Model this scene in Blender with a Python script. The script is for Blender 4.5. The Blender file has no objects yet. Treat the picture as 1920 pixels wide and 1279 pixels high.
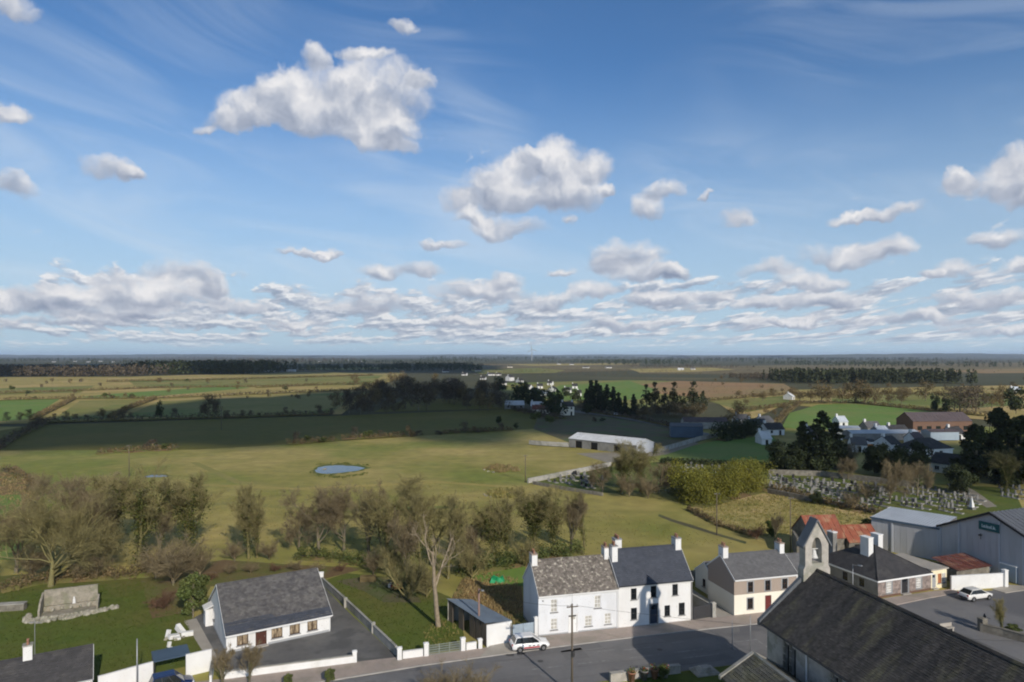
import bpy, bmesh, math, random
from mathutils import Vector, Matrix
import numpy as np
R = math.radians
scn = bpy.context.scene
COL = scn.collection
random.seed(7)

# ------------------------------------------------------------------ camera
CAM_H, FPX, HOR = 34.0, 1280.0, 667.0        # drone height (m), focal length in photo px, horizon row
cam_d = bpy.data.cameras.new('camera')
cam_d.sensor_width = 36.0
cam_d.lens = 24.0
cam_d.shift_y = (HOR - 639.5) / 1920.0
cam_d.clip_start = 0.5
cam_d.clip_end = 40000.0
cam = bpy.data.objects.new('camera', cam_d)
cam.location = (0, 0, CAM_H)
cam.rotation_euler = (R(90), 0, 0)
COL.objects.link(cam)
scn.camera = cam

# ------------------------------------------------------------------ colour management, engine
scn.render.engine = 'CYCLES'
scn.view_settings.view_transform = 'Standard'
scn.view_settings.look = 'None'
scn.view_settings.exposure = 0.0
scn.view_settings.gamma = 1.0
scn.cycles.use_denoising = True
scn.cycles.use_adaptive_sampling = True
scn.cycles.adaptive_threshold = 0.02
scn.cycles.adaptive_min_samples = 12
scn.cycles.filter_width = 2.0
scn.cycles.max_bounces = 6
scn.cycles.diffuse_bounces = 3
scn.cycles.transparent_max_bounces = 8
scn.cycles.volume_bounces = 1
scn.cycles.sample_clamp_indirect = 4.0

# ------------------------------------------------------------------ sun and sky
SUN_AZ, SUN_EL = 154.0, 27.0                 # degrees; azimuth clockwise from +Y
SUN = Vector((math.sin(R(SUN_AZ)) * math.cos(R(SUN_EL)), math.cos(R(SUN_AZ)) * math.cos(R(SUN_EL)), math.sin(R(SUN_EL))))
sd = bpy.data.lights.new('sun', 'SUN')
sd.energy = 4.0
sd.angle = R(0.53)
sd.color = (1.0, 0.91, 0.79)
sun = bpy.data.objects.new('sun', sd)
sun.location = SUN * 300
sun.rotation_euler = (-SUN).to_track_quat('-Z', 'Y').to_euler()
COL.objects.link(sun)

world = bpy.data.worlds.new('World')
scn.world = world
world.use_nodes = True
WT = world.node_tree
WT.nodes.clear()
world.cycles.sampling_method = 'NONE'        # the sky is smooth: sampled by the surfaces themselves

class NB:
    """tiny node-expression builder"""
    def __init__(s, nt): s.nt = nt
    def _set(s, inp, v):
        if isinstance(v, bpy.types.NodeSocket): s.nt.links.new(v, inp)
        elif v is not None: inp.default_value = v
    def m(s, op, a, b=None, c=None, clamp=False):
        n = s.nt.nodes.new('ShaderNodeMath'); n.operation = op; n.use_clamp = clamp
        for i, v in enumerate((a, b, c)): s._set(n.inputs[i], v)
        return n.outputs[0]
    def v(s, op, a, b=None, c=None, out=0):
        n = s.nt.nodes.new('ShaderNodeVectorMath'); n.operation = op
        for i, q in enumerate((a, b, c)):
            if q is not None: s._set(n.inputs[i], q)
        return n.outputs[out]
    def scale(s, a, f):
        n = s.nt.nodes.new('ShaderNodeVectorMath'); n.operation = 'SCALE'
        s._set(n.inputs[0], a); s._set(n.inputs['Scale'], f)
        return n.outputs[0]
    def xyz(s, x, y, z=0.0):
        n = s.nt.nodes.new('ShaderNodeCombineXYZ')
        for i, q in enumerate((x, y, z)): s._set(n.inputs[i], q)
        return n.outputs[0]
    def sep(s, v):
        n = s.nt.nodes.new('ShaderNodeSeparateXYZ'); s._set(n.inputs[0], v); return n.outputs
    def noise(s, vec, scale=1.0, detail=4.0, rough=0.5, lac=2.0, dist=0.0, dim='2D', out=0):
        n = s.nt.nodes.new('ShaderNodeTexNoise'); n.noise_dimensions = dim
        s._set(n.inputs['Vector'], vec); s._set(n.inputs['Scale'], scale); s._set(n.inputs['Detail'], detail)
        s._set(n.inputs['Roughness'], rough); s._set(n.inputs['Lacunarity'], lac); s._set(n.inputs['Distortion'], dist)
        return n.outputs[out]
    def voro(s, vec, scale=1.0, feat='F1', detail=0.0, rough=0.5, smooth=1.0, out=0, rand=1.0):
        n = s.nt.nodes.new('ShaderNodeTexVoronoi'); n.feature = feat
        s._set(n.inputs['Vector'], vec); s._set(n.inputs['Scale'], scale)
        if 'Detail' in n.inputs: s._set(n.inputs['Detail'], detail); s._set(n.inputs['Roughness'], rough)
        if feat == 'SMOOTH_F1': s._set(n.inputs['Smoothness'], smooth)
        s._set(n.inputs['Randomness'], rand)
        return n.outputs[out]
    def ss(s, x, a, b, lo=0.0, hi=1.0, kind='SMOOTHSTEP'):
        n = s.nt.nodes.new('ShaderNodeMapRange'); n.interpolation_type = kind; n.clamp = True
        for i, q in zip((0, 1, 2, 3, 4), (x, a, b, lo, hi)): s._set(n.inputs[i], q)
        return n.outputs[0]
    def mix(s, f, a, b, mode='MIX'):
        n = s.nt.nodes.new('ShaderNodeMix'); n.data_type = 'RGBA'; n.blend_type = mode
        s._set(n.inputs[0], f)
        for i, q in ((6, a), (7, b)):
            if isinstance(q, (tuple, list)) and len(q) == 3: q = (*q, 1.0)
            s._set(n.inputs[i], q)
        return n.outputs[2]

def build_sky():
    b = NB(WT)
    sky = WT.nodes.new('ShaderNodeTexSky')
    sky.sky_type = 'NISHITA'
    sky.sun_disc = False
    sky.sun_elevation = R(SUN_EL)
    sky.sun_rotation = R(SUN_AZ)
    sky.altitude = 60
    sky.air_density = 1.0
    sky.dust_density = 0.6
    sky.ozone_density = 2.6
    K = 1.0 / SKY_STRENGTH                    # cloud colours below are display-linear values
    tc = WT.nodes.new('ShaderNodeTexCoord')
    d = b.v('NORMALIZE', tc.outputs['Generated'])
    X, Y, Z = b.sep(d)
    az = b.m('ARCTAN2', X, Y)
    el = b.m('ARCSINE', b.m('MAXIMUM', Z, -0.2))
    elp = b.m('MAXIMUM', el, 0.0)
    P0 = b.xyz(az, el, 0.0)
    # domain warp gives the ragged cumulus outline
    w1 = b.noise(P0, 13.0, 6.0, 0.60, out=1)
    wv = b.scale(b.v('SUBTRACT', w1, (0.5, 0.5, 0.5)), 0.047)
    P = b.v('MULTIPLY', b.v('ADD', P0, wv), (1, 1, 0))
    acc = None
    for (px, py, rx, ry) in CLOUDS:
        hyp = math.hypot(FPX, px - 960)
        a = math.atan2(px - 960, FPX); e = math.atan2(HOR - py, hyp)
        ra = 1.18 * rx * FPX / hyp ** 2; re = 1.18 * ry / hyp
        L = b.v('MULTIPLY_ADD', P, (1 / ra, 1 / re, 0), (-a / ra, -e / re, 1.0))
        L = b.v('MINIMUM', L, b.v('MULTIPLY', L, (1.0, 1.6, 1.0)))      # flatter undersides
        q = b.v('LENGTH', L, out=1)
        w = b.m('MAXIMUM', b.m('MULTIPLY_ADD', q, -1 / 0.4142, 1.4142 / 0.4142), 0.0)
        LW = b.scale(L, w)
        acc = LW if acc is None else b.v('ADD', acc, LW)
    ax, ay, aw = b.sep(acc)
    vmean = b.m('DIVIDE', ay, b.m('MAXIMUM', aw, 0.02))
    umean = b.m('DIVIDE', ax, b.m('MAXIMUM', aw, 0.02))
    # lumps
    lump = b.noise(P, 19.0, 4.0, 0.46)
    lump2 = b.noise(b.v('ADD', P, (0.006, 0.016, 0.0)), 19.0, 4.0, 0.46)
    fine = b.noise(P, 85.0, 4.0, 0.62)
    D = b.m('MULTIPLY_ADD', b.m('SUBTRACT', lump, 0.5), 1.3, aw)
    D = b.m('MULTIPLY_ADD', b.m('SUBTRACT', fine, 0.5), 0.42, D)
    alpha = b.m('MULTIPLY', b.ss(D, -0.08, 0.88), b.ss(aw, 0.0, 0.30))
    emb = b.m('SUBTRACT', lump, lump2)
    sh = b.m('ADD', b.m('MULTIPLY_ADD', vmean, 0.62, 0.60), b.m('MULTIPLY', emb, 1.15))
    sh = b.m('MULTIPLY_ADD', umean, 0.05, sh)
    sh = b.m('MULTIPLY_ADD', b.m('SUBTRACT', fine, 0.5), 0.12, sh)
    thick = b.ss(D, 0.3, 1.4)
    shade = b.ss(sh, 0.16, 0.94, kind='LINEAR')
    c_base, c_mid, c_top = (0.22, 0.27, 0.39), (0.47, 0.51, 0.60), (0.86, 0.85, 0.86)
    def col(s):
        c = b.mix(b.ss(s, 0.0, 0.5, kind='LINEAR'), tuple(K * x for x in c_base), tuple(K * x for x in c_mid))
        return b.mix(b.ss(s, 0.5, 1.0, kind='LINEAR'), c, tuple(K * x for x in c_top))
    # thin edges take the pale in-between tone
    shade = b.m('ADD', b.m('MULTIPLY', shade, b.m('MULTIPLY_ADD', thick, 0.5, 0.5)), b.m('MULTIPLY', b.m('SUBTRACT', 1.0, thick), 0.30))
    cum = col(shade)

    # the general field of small low clouds, all the way round the horizon
    inv = b.m('DIVIDE', 1.0, b.m('ADD', elp, 0.055))
    U = b.m('MULTIPLY', b.m('ADD', az, 0.35), b.m('MULTIPLY_ADD', inv, 1.25, 18.0))
    V = b.m('MULTIPLY', b.m('LOGARITHM', b.m('ADD', elp, 0.035), math.e), 8.0)
    Q = b.xyz(U, V, 3.7)
    wq = b.scale(b.v('SUBTRACT', b.noise(Q, 1.6, 3.0, 0.6, out=1), (0.5, 0.5, 0.5)), 0.7)
    Qw = b.v('ADD', Q, wq)
    g = b.noise(Qw, 0.72, 4.0, 0.56)
    g2 = b.noise(b.v('ADD', Qw, (0.08, 0.36, 0.0)), 0.72, 4.0, 0.56)
    cov = b.m('MULTIPLY', b.ss(el, 0.004, 0.02), b.ss(el, 0.070, 0.145, 1.0, 0.0))
    side = b.m('MULTIPLY', b.ss(b.m('ABSOLUTE', b.m('ADD', az, 0.03)), 0.80, 1.1), b.ss(el, 0.5, 0.9, 1.0, 0.0))   # sparse cumulus carry on beyond the frame
    cov = b.m('MAXIMUM', cov, b.m('MULTIPLY', side, 0.40))
    thr = b.m('MULTIPLY_ADD', cov, -0.37, 0.755)
    big = b.noise(b.v('MULTIPLY', P0, (3.2, 9.0, 1.0)), 1.0, 2.0, 0.5)      # gaps and banks along the horizon
    thr = b.m('MULTIPLY_ADD', b.m('SUBTRACT', 0.5, big), 0.42, thr)
    ga = b.ss(b.m('SUBTRACT', g, thr), -0.01, 0.16)
    gs = b.m('ADD', b.m('MULTIPLY', b.m('SUBTRACT', g, g2), 3.6), 0.50)
    gs = b.ss(gs, 0.0, 1.0, 0.18, 1.0, kind='LINEAR')
    low = col(gs)
    # high thin streaks
    ca, sa = math.cos(R(-11)), math.sin(R(-11))
    S = b.xyz(b.m('ADD', b.m('MULTIPLY', az, ca), b.m('MULTIPLY', el, sa)),
              b.m('SUBTRACT', b.m('MULTIPLY', el, ca), b.m('MULTIPLY', az, sa)), 0.0)
    S = b.v('MULTIPLY', S, (3.0, 15.0, 1.0))
    ci = b.noise(S, 1.0, 5.0, 0.55, dist=0.7)
    ci2 = b.noise(b.v('MULTIPLY', P0, (2.2, 3.0, 1.0)), 1.3, 2.0, 0.5)
    cirr = b.m('MULTIPLY', b.ss(ci, 0.34, 0.80), b.ss(ci2, 0.28, 0.66))
    cirr = b.m('MULTIPLY', cirr, b.m('MULTIPLY', b.ss(el, 0.02, 0.12, 0.5, 1.0), b.ss(el, 0.24, 0.46, 1.0, 0.5)))
    # the one long condensation trail, upper left
    t0 = b.m('SUBTRACT', el, b.m('MULTIPLY_ADD', az, -0.30, TRAIL))
    tr = b.m('MULTIPLY', b.ss(b.m('ABSOLUTE', t0), 0.0, 0.004, 1.0, 0.0), b.m('MULTIPLY', b.ss(az, -0.62, -0.56), b.ss(az, -0.50, -0.42, 1.0, 0.0)))
    streak = b.m('MAXIMUM', b.m('MULTIPLY', cirr, 0.42), b.m('MULTIPLY', tr, 0.12))

    base = b.v('MULTIPLY', sky.outputs[0], SKY_TINT)
    veil = b.ss(elp, 0.0, 0.42, 0.86, 0.0)     # milky air towards the horizon
    base = b.mix(veil, base, tuple(K * x for x in (0.47, 0.61, 0.75)))
    c = b.mix(streak, base, tuple(K * x for x in (0.66, 0.74, 0.84)))
    c = b.mix(b.m('MULTIPLY', ga, 0.86), c, low)
    c = b.mix(b.m('MULTIPLY', alpha, b.m('MULTIPLY_ADD', thick, 0.14, 0.84)), c, cum)
    hz = b.ss(elp, 0.0, 0.035, 0.6, 0.0)
    c = b.mix(hz, c, tuple(K * x for x in (0.48, 0.66, 0.78)))
    bg = WT.nodes.new('ShaderNodeBackground')
    bg.inputs['Strength'].default_value = SKY_STRENGTH
    WT.links.new(c, bg.inputs['Color'])
    out = WT.nodes.new('ShaderNodeOutputWorld')
    WT.links.new(bg.outputs[0], out.inputs['Surface'])
SKY_STRENGTH = 0.10
SKY_TINT = (0.64, 0.92, 1.17)
TRAIL = math.atan2(HOR - 190, 1500) + 0.30 * math.atan2(180 - 960, FPX)
CLOUDS = [  # (px, py, rx, ry) of cumulus lobes as they stand in the sky
 (600,190,120,52),(480,215,84,40),(710,180,92,66),(620,228,160,46),(715,256,60,46),(748,280,36,24),(425,232,44,24),(385,246,24,12),(592,118,26,30),(790,160,30,18),(680,106,56,14),(530,176,56,40),
 (1000,348,98,60),(1045,302,46,46),(930,370,76,44),(858,384,42,28),(1115,320,36,36),(1065,366,66,54),(950,430,70,28),(885,412,48,18),(1137,362,20,16),(1062,416,18,14),(985,306,44,30),
 (1246,364,36,24),(1212,394,32,26),(1320,368,18,6),(1388,412,40,20),
 (1180,478,68,32),(1210,514,84,28),(1148,500,46,24),(1262,514,38,20),
 (1850,345,90,40),(1900,312,46,36),(1796,338,34,28),(1925,352,66,46),(1890,442,72,28),
 (1655,402,90,16),(1596,408,46,14),(1590,480,110,28),(1655,466,62,28),(1440,510,56,20),(1510,532,76,24),(1800,510,58,23),(1745,518,28,12),(1912,500,42,18),
 (8,352,66,28),(-10,214,70,36),(42,226,36,26),(22,14,56,28),(212,324,58,28),(248,334,34,20),(562,482,52,9),(616,480,34,9),(755,56,28,16),
 (110,560,150,32),(300,556,135,38),(338,512,76,28),(20,572,96,28),(458,582,52,18),(220,588,160,20),(392,540,40,24),(120,605,140,12),
 (715,514,52,22),(802,510,44,22),(690,572,100,24),(900,552,88,27),(940,532,36,20),(1018,568,64,20),(1110,552,54,23),(1050,512,40,13),(828,456,44,11),(560,606,66,10),(880,608,90,10),
 (1560,566,90,20),(1250,572,80,19),(1335,554,52,14),(1700,602,120,16),(1850,566,100,20),(1430,570,60,15),(1480,605,110,12),(1180,612,110,11),(1870,612,110,14)]
build_sky()

# ------------------------------------------------------------------ helpers
def G(px, py, z=0.0):
    """point at height z on the photograph's ray through (px, py)"""
    Y = (CAM_H - z) * FPX / (py - HOR)
    return Vector(((px - 960.0) / FPX * Y, Y, z))

def tag(o, label=None, cat=None, group=None, kind=None):
    for k, v in (('label', label), ('category', cat), ('group', group), ('kind', kind)):
        if v: o[k] = v
    return o

def empty(name, loc=(0, 0, 0), rz=0.0, label=None, cat=None, group=None):
    o = bpy.data.objects.new(name, None)
    o.empty_display_size = 0.5
    o.location = loc; o.rotation_euler = (0, 0, rz)
    COL.objects.link(o)
    return tag(o, label, cat, group)

def link(name, me, parent=None, loc=None, rz=0.0):
    o = bpy.data.objects.new(name, me)
    COL.objects.link(o)
    if parent is not None: o.parent = parent
    if loc is not None: o.location = loc
    if rz: o.rotation_euler = (0, 0, rz)
    return o

def copy_tree(o, parent=None):
    c = o.copy(); COL.objects.link(c); c.parent = parent
    for ch in list(o.children): copy_tree(ch, c)
    return c

class MB:
    """mesh builder: faces with material index; build() makes ONE mesh object"""
    def __init__(s): s.v = []; s.f = []; s.mi = []; s.a = []
    def face(s, pts, mi=0, a=None):
        n = len(s.v); s.v += [tuple(p) for p in pts]; s.f.append(tuple(range(n, n + len(pts)))); s.mi.append(mi)
        if a is not None: s.a += [a] * len(pts)
        return s
    def box(s, x0, x1, y0, y1, z0, z1, mi=0):
        n = len(s.v)
        s.v += [(x0,y0,z0),(x1,y0,z0),(x1,y1,z0),(x0,y1,z0),(x0,y0,z1),(x1,y0,z1),(x1,y1,z1),(x0,y1,z1)]
        for q in ((0,3,2,1),(4,5,6,7),(0,1,5,4),(1,2,6,5),(2,3,7,6),(3,0,4,7)):
            s.f.append(tuple(n + i for i in q)); s.mi.append(mi)
        return s
    def prism(s, pts, d, mi=0):
        """closed polygon pts (3D, planar) extruded by vector d"""
        n = len(pts); k = len(s.v); d = Vector(d)
        s.v += [tuple(p) for p in pts] + [tuple(Vector(p) + d) for p in pts]
        s.f.append(tuple(k + i for i in range(n))[::-1]); s.mi.append(mi)
        s.f.append(tuple(k + n + i for i in range(n))); s.mi.append(mi)
        for i in range(n):
            j = (i + 1) % n
            s.f.append((k + i, k + j, k + n + j, k + n + i)); s.mi.append(mi)
        return s
    def tube(s, p0, p1, r0, r1=None, n=8, mi=0, caps=True):
        r1 = r0 if r1 is None else r1
        p0, p1 = Vector(p0), Vector(p1); d = (p1 - p0).normalized()
        u = d.orthogonal().normalized(); w = d.cross(u); k = len(s.v)
        for p, r in ((p0, r0), (p1, r1)):
            for i in range(n):
                t = 2 * math.pi * i / n
                s.v.append(tuple(p + (u * math.cos(t) + w * math.sin(t)) * r))
        for i in range(n):
            j = (i + 1) % n
            s.f.append((k + i, k + j, k + n + j, k + n + i)); s.mi.append(mi)
        if caps:
            s.f.append(tuple(k + i for i in range(n))[::-1]); s.mi.append(mi)
            s.f.append(tuple(k + n + i for i in range(n))); s.mi.append(mi)
        return s
    def lathe(s, prof, n=12, c=(0, 0, 0), mi=0):
        k = len(s.v)
        for r, z in prof:
            for i in range(n):
                t = 2 * math.pi * i / n
                s.v.append((c[0] + r * math.cos(t), c[1] + r * math.sin(t), c[2] + z))
        for a in range(len(prof) - 1):
            for i in range(n):
                j = (i + 1) % n
                s.f.append((k + a*n + i, k + a*n + j, k + (a+1)*n + j, k + (a+1)*n + i)); s.mi.append(mi)
        return s
    def mesh(s, name, mats, smooth=False):
        me = bpy.data.meshes.new(name)
        me.from_pydata(s.v, [], s.f)
        if not isinstance(mats, (list, tuple)): mats = [mats]
        for m in mats: me.materials.append(M[m] if isinstance(m, str) else m)
        if any(s.mi): me.polygons.foreach_set('material_index', s.mi)
        if s.a:
            at = me.attributes.new('rnd', 'FLOAT', 'POINT'); at.data.foreach_set('value', s.a)
        if smooth: me.polygons.foreach_set('use_smooth', [True] * len(s.f))
        me.update()
        return me
    def build(s, name, mats, parent=None, loc=None, rz=0.0, smooth=False):
        return link(name, s.mesh(name, mats, smooth), parent, loc, rz)

# ------------------------------------------------------------------ materials
M = {}
def mat(name, c1, c2=None, scale=3.0, detail=5.0, rough=0.85, bump=0.0, bscale=None, spec=0.3, metal=0.0,
        c3=None, s3=0.4, amt3=1.0, lo=0.35, hi=0.65, coords='Object', stretch=(1, 1, 1), attr=0.0, attr_c=None,
        trans=0.0, fine=0.0, lo3=0.5, hi3=0.62):
    """Principled material: two colours mixed by noise, an optional third for patches, optional bump and per-piece tone"""
    m = bpy.data.materials.new(name); m.use_nodes = True
    nt = m.node_tree; b = NB(nt)
    bs = nt.nodes['Principled BSDF']
    tc = nt.nodes.new('ShaderNodeTexCoord')
    if coords == 'World':
        g = nt.nodes.new('ShaderNodeNewGeometry'); vec = g.outputs['Position']
    else:
        vec = tc.outputs['Object']
    if stretch != (1, 1, 1): vec = b.v('MULTIPLY', vec, stretch)
    col = (*c1, 1.0)
    if c2 is not None:
        n = b.noise(vec, scale, detail, 0.6, dim='3D')
        col = b.mix(b.ss(n, lo, hi, kind='LINEAR'), (*c1, 1), (*c2, 1))
    if c3 is not None:
        n3 = b.noise(b.v('ADD', vec, (31.7, 12.3, 4.1)), s3, 4.0, 0.55, dim='3D')
        col = b.mix(b.m('MULTIPLY', b.ss(n3, lo3, hi3), amt3), col, (*c3, 1))
    if fine:
        nf = b.noise(vec, scale * 9.0, 2.0, 0.5, dim='3D')
        k = b.m('MULTIPLY_ADD', b.m('SUBTRACT', nf, 0.5), fine * 2, 1.0)
        col = b.scale(col, k)
    if attr:
        at = nt.nodes.new('ShaderNodeAttribute'); at.attribute_name = 'rnd'
        if attr_c is not None:
            col = b.mix(b.m('MULTIPLY', at.outputs['Fac'], attr), col, (*attr_c, 1))
        else:
            k = b.m('MULTIPLY_ADD', b.m('SUBTRACT', at.outputs['Fac'], 0.5), attr, 1.0)
            sc = nt.nodes.new('ShaderNodeVectorMath'); sc.operation = 'SCALE'
            b._set(sc.inputs[0], col); nt.links.new(k, sc.inputs['Scale']); col = sc.outputs[0]
    b._set(bs.inputs['Base Color'], col)
    bs.inputs['Roughness'].default_value = rough
    bs.inputs['Specular IOR Level'].default_value = spec
    bs.inputs['Metallic'].default_value = metal
    if bump:
        bp = nt.nodes.new('ShaderNodeBump'); bp.inputs['Strength'].default_value = bump; bp.inputs['Distance'].default_value = 0.05
        nb = b.noise(vec, bscale or scale * 4, 3.0, 0.6, dim='3D')
        nt.links.new(nb, bp.inputs['Height']); nt.links.new(bp.outputs[0], bs.inputs['Normal'])
    if trans:
        tr = nt.nodes.new('ShaderNodeBsdfTranslucent'); b._set(tr.inputs['Color'], col)
        mx = nt.nodes.new('ShaderNodeMixShader'); mx.inputs[0].default_value = trans
        nt.links.new(bs.outputs[0], mx.inputs[1]); nt.links.new(tr.outputs[0], mx.inputs[2])
        nt.links.new(mx.outputs[0], nt.nodes['Material Output'].inputs['Surface'])
    M[name] = m
    return m

W = dict(coords='World')
# ground
mat('grass_khaki', (0.222,0.215,0.048), (0.395,0.315,0.110), 0.028, 8, 0.95, 0.6, 3.0, c3=(0.168,0.205,0.036), s3=0.014, amt3=0.85, fine=0.34, lo=0.34, hi=0.66, lo3=0.48, hi3=0.63, **W)
mat('grass_lawn', (0.085,0.125,0.018), (0.115,0.125,0.026), 0.09, 7, 0.95, 0.5, 3.0, c3=(0.150,0.125,0.040), s3=0.05, amt3=0.55, fine=0.28, **W)
mat('grass_dark', (0.145,0.128,0.018), (0.120,0.122,0.016), 0.02, 7, 0.95, 0.4, 1.5, c3=(0.165,0.140,0.026), s3=0.012, amt3=0.7, fine=0.2, **W)
mat('grass_bright', (0.128,0.225,0.038), (0.158,0.240,0.051), 0.06, 6, 0.95, 0.4, 2.0, c3=(0.195,0.225,0.060), s3=0.03, amt3=0.6, fine=0.16, **W)
mat('grass_olive', (0.205,0.205,0.050), (0.270,0.240,0.074), 0.02, 7, 0.95, 0.4, 1.0, c3=(0.15,0.19,0.04), s3=0.009, fine=0.18, **W)
mat('grass_tan', (0.400,0.312,0.098), (0.300,0.258,0.076), 0.02, 7, 0.95, 0.4, 1.0, c3=(0.45,0.33,0.13), s3=0.012, fine=0.18, **W)
mat('grass_rough', (0.420,0.330,0.130), (0.270,0.245,0.070), 0.11, 7, 0.95, 0.9, 2.2, c3=(0.48,0.36,0.17), s3=0.06, fine=0.30, **W)
mat('bog_rust', (0.365,0.216,0.101), (0.270,0.176,0.084), 0.012, 6, 0.95, 0.4, 0.5, c3=(0.257,0.203,0.081), s3=0.006, fine=0.12, **W)
mat('bog_brown', (0.185,0.135,0.062), (0.135,0.112,0.046), 0.007, 7, 0.95, c3=(0.205,0.165,0.070), s3=0.003, fine=0.25, **W)
mat('far_land', (0.088,0.084,0.036), (0.062,0.066,0.030), 0.0020, 9, 0.95, c3=(0.150,0.125,0.055), s3=0.0011, amt3=0.8, lo3=0.54, hi3=0.66, stretch=(1,2.5,1), fine=0.3, **W)  # dark woods and bog tone, with distant cloud shade darkened into the colour
mat('bramble_soil', (0.150,0.122,0.046), (0.115,0.130,0.032), 0.25, 7, 0.95, 0.8, 3, c3=(0.155,0.105,0.052), s3=0.14, fine=0.30, **W)
mat('dead_bracken', (0.255,0.160,0.070), (0.165,0.125,0.050), 0.3, 7, 0.95, 0.9, 3, c3=(0.17,0.16,0.05), s3=0.2, fine=0.32, **W)
mat('mud', (0.128,0.108,0.061), (0.101,0.095,0.047), 0.12, 6, 0.95, 0.6, 3, c3=(0.095,0.121,0.041), s3=0.1, fine=0.22, **W)
mat('tarmac', (0.156,0.156,0.162), (0.192,0.188,0.188), 0.25, 6, 0.9, 0.15, 30, c3=(0.124,0.124,0.133), s3=0.10, stretch=(1,1,1), fine=0.10, **W)
mat('tarmac_patch', (0.139,0.139,0.144), (0.166,0.162,0.162), 0.5, 6, 0.9, 0.15, 30, fine=0.1, **W)
mat('yard_tarmac', (0.122,0.120,0.120), (0.170,0.166,0.159), 0.18, 7, 0.9, 0.15, 30, c3=(0.090,0.090,0.090), s3=0.3, amt3=0.7, fine=0.12, **W)
mat('road_paint', (0.36,0.36,0.36), (0.16,0.16,0.16), 2.2, 6, 0.8, lo=0.30, hi=0.62, **W)
mat('paving', (0.393,0.324,0.283), (0.324,0.276,0.241), 0.5, 6, 0.9, 0.1, 20, c3=(0.290,0.255,0.214), s3=0.25, fine=0.12, **W)
mat('concrete_pale', (0.408,0.372,0.324), (0.324,0.300,0.264), 0.5, 6, 0.9, 0.1, 20, fine=0.08, **W)
mat('kerb_stone', (0.396,0.372,0.348), (0.288,0.276,0.252), 0.7, 6, 0.9, 0.1, 10, **W)
mat('track_gravel', (0.29,0.26,0.21), (0.22,0.20,0.16), 0.3, 6, 0.95, 0.3, 6, **W)
# buildings
mat('white_paint', (0.735,0.735,0.725), (0.660,0.655,0.640), 0.6, 8, 0.8, 0.08, 12, c3=(0.56,0.55,0.52), s3=0.5, amt3=0.5, stretch=(1,1,0.45), lo3=0.52, hi3=0.70)
mat('white_blue', (0.715,0.73,0.755), (0.655,0.668,0.69), 0.5, 8, 0.8, 0.08, 12, c3=(0.57,0.58,0.59), s3=0.4, amt3=0.5, stretch=(1,1,0.5))
mat('cream_paint', (0.80,0.755,0.64), (0.74,0.70,0.59), 0.5, 6, 0.8, 0.05, 12)
mat('yellow_paint', (0.82,0.74,0.52), (0.76,0.68,0.48), 0.5, 6, 0.8, 0.05, 12)
mat('pebble_dash', (0.385,0.315,0.262), (0.305,0.250,0.208), 9.0, 5, 0.9, 0.4, 30)
mat('grey_render', (0.27,0.265,0.25), (0.21,0.205,0.195), 0.8, 6, 0.9, 0.1, 15, c3=(0.17,0.165,0.15), s3=0.4, amt3=0.7)
mat('wall_concrete', (0.40,0.385,0.35), (0.28,0.27,0.245), 0.7, 6, 0.9, 0.15, 12, c3=(0.22,0.22,0.18), s3=0.5, amt3=0.7)
mat('stone_wall', (0.20,0.185,0.155), (0.13,0.12,0.10), 1.6, 6, 0.9, 0.5, 5, c3=(0.27,0.25,0.21), s3=0.9, amt3=0.6)
mat('stone_pale', (0.46,0.43,0.385), (0.33,0.31,0.28), 1.3, 7, 0.9, 0.4, 7, c3=(0.24,0.24,0.19), s3=0.7, amt3=0.7)
mat('stone_warm', (0.29,0.235,0.21), (0.20,0.165,0.15), 1.8, 6, 0.9, 0.4, 7, attr=0.5)
mat('rubble', (0.40,0.37,0.30), (0.27,0.25,0.205), 1.5, 6, 0.9, 0.5, 6, c3=(0.22,0.23,0.15), s3=0.9, amt3=0.6, attr=0.5)
mat('grotto_stone', (0.330,0.300,0.245), (0.215,0.195,0.155), 1.9, 8, 0.95, 0.9, 4, c3=(0.17,0.175,0.11), s3=0.8, amt3=0.6)
mat('brick_red', (0.185,0.110,0.080), (0.140,0.085,0.062), 4.0, 5, 0.9, 0.3, 16)
mat('slate_weathered', (0.128,0.122,0.120), (0.082,0.080,0.083), 1.6, 8, 0.78, 0.5, 9, c3=(0.165,0.157,0.146), s3=0.8, amt3=0.5, attr=0.4)
mat('slate_blue', (0.066,0.074,0.094), (0.055,0.062,0.080), 1.0, 6, 0.6, 0.2, 8, attr=0.25)
mat('slate_grey', (0.140,0.140,0.145), (0.115,0.115,0.12), 1.0, 6, 0.7, 0.2, 8, attr=0.25)
mat('slate_dark', (0.062,0.060,0.063), (0.048,0.047,0.050), 1.0, 6, 0.7, 0.2, 8, c3=(0.085,0.082,0.08), s3=0.5, amt3=0.6, attr=0.25)
mat('slate_lichen', (0.210,0.186,0.162), (0.126,0.110,0.098), 2.3, 8, 0.85, 0.7, 9, c3=(0.480,0.444,0.372), s3=2.6, amt3=0.75, lo3=0.54, hi3=0.66, attr=0.5)
mat('slate_church', (0.088,0.081,0.076), (0.046,0.044,0.044), 1.0, 9, 0.8, 0.5, 8, c3=(0.150,0.142,0.085), s3=0.8, amt3=0.6, lo3=0.50, hi3=0.70, attr=0.5, stretch=(1,0.25,0.25))
mat('slate_aisle', (0.115,0.112,0.095), (0.080,0.080,0.072), 0.8, 8, 0.8, 0.5, 8, c3=(0.150,0.145,0.085), s3=0.6, amt3=0.5, attr=0.5)
mat('tin_blue', (0.155,0.195,0.245), (0.125,0.155,0.195), 0.6, 6, 0.5, 0.05, 5, spec=0.4)
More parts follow.
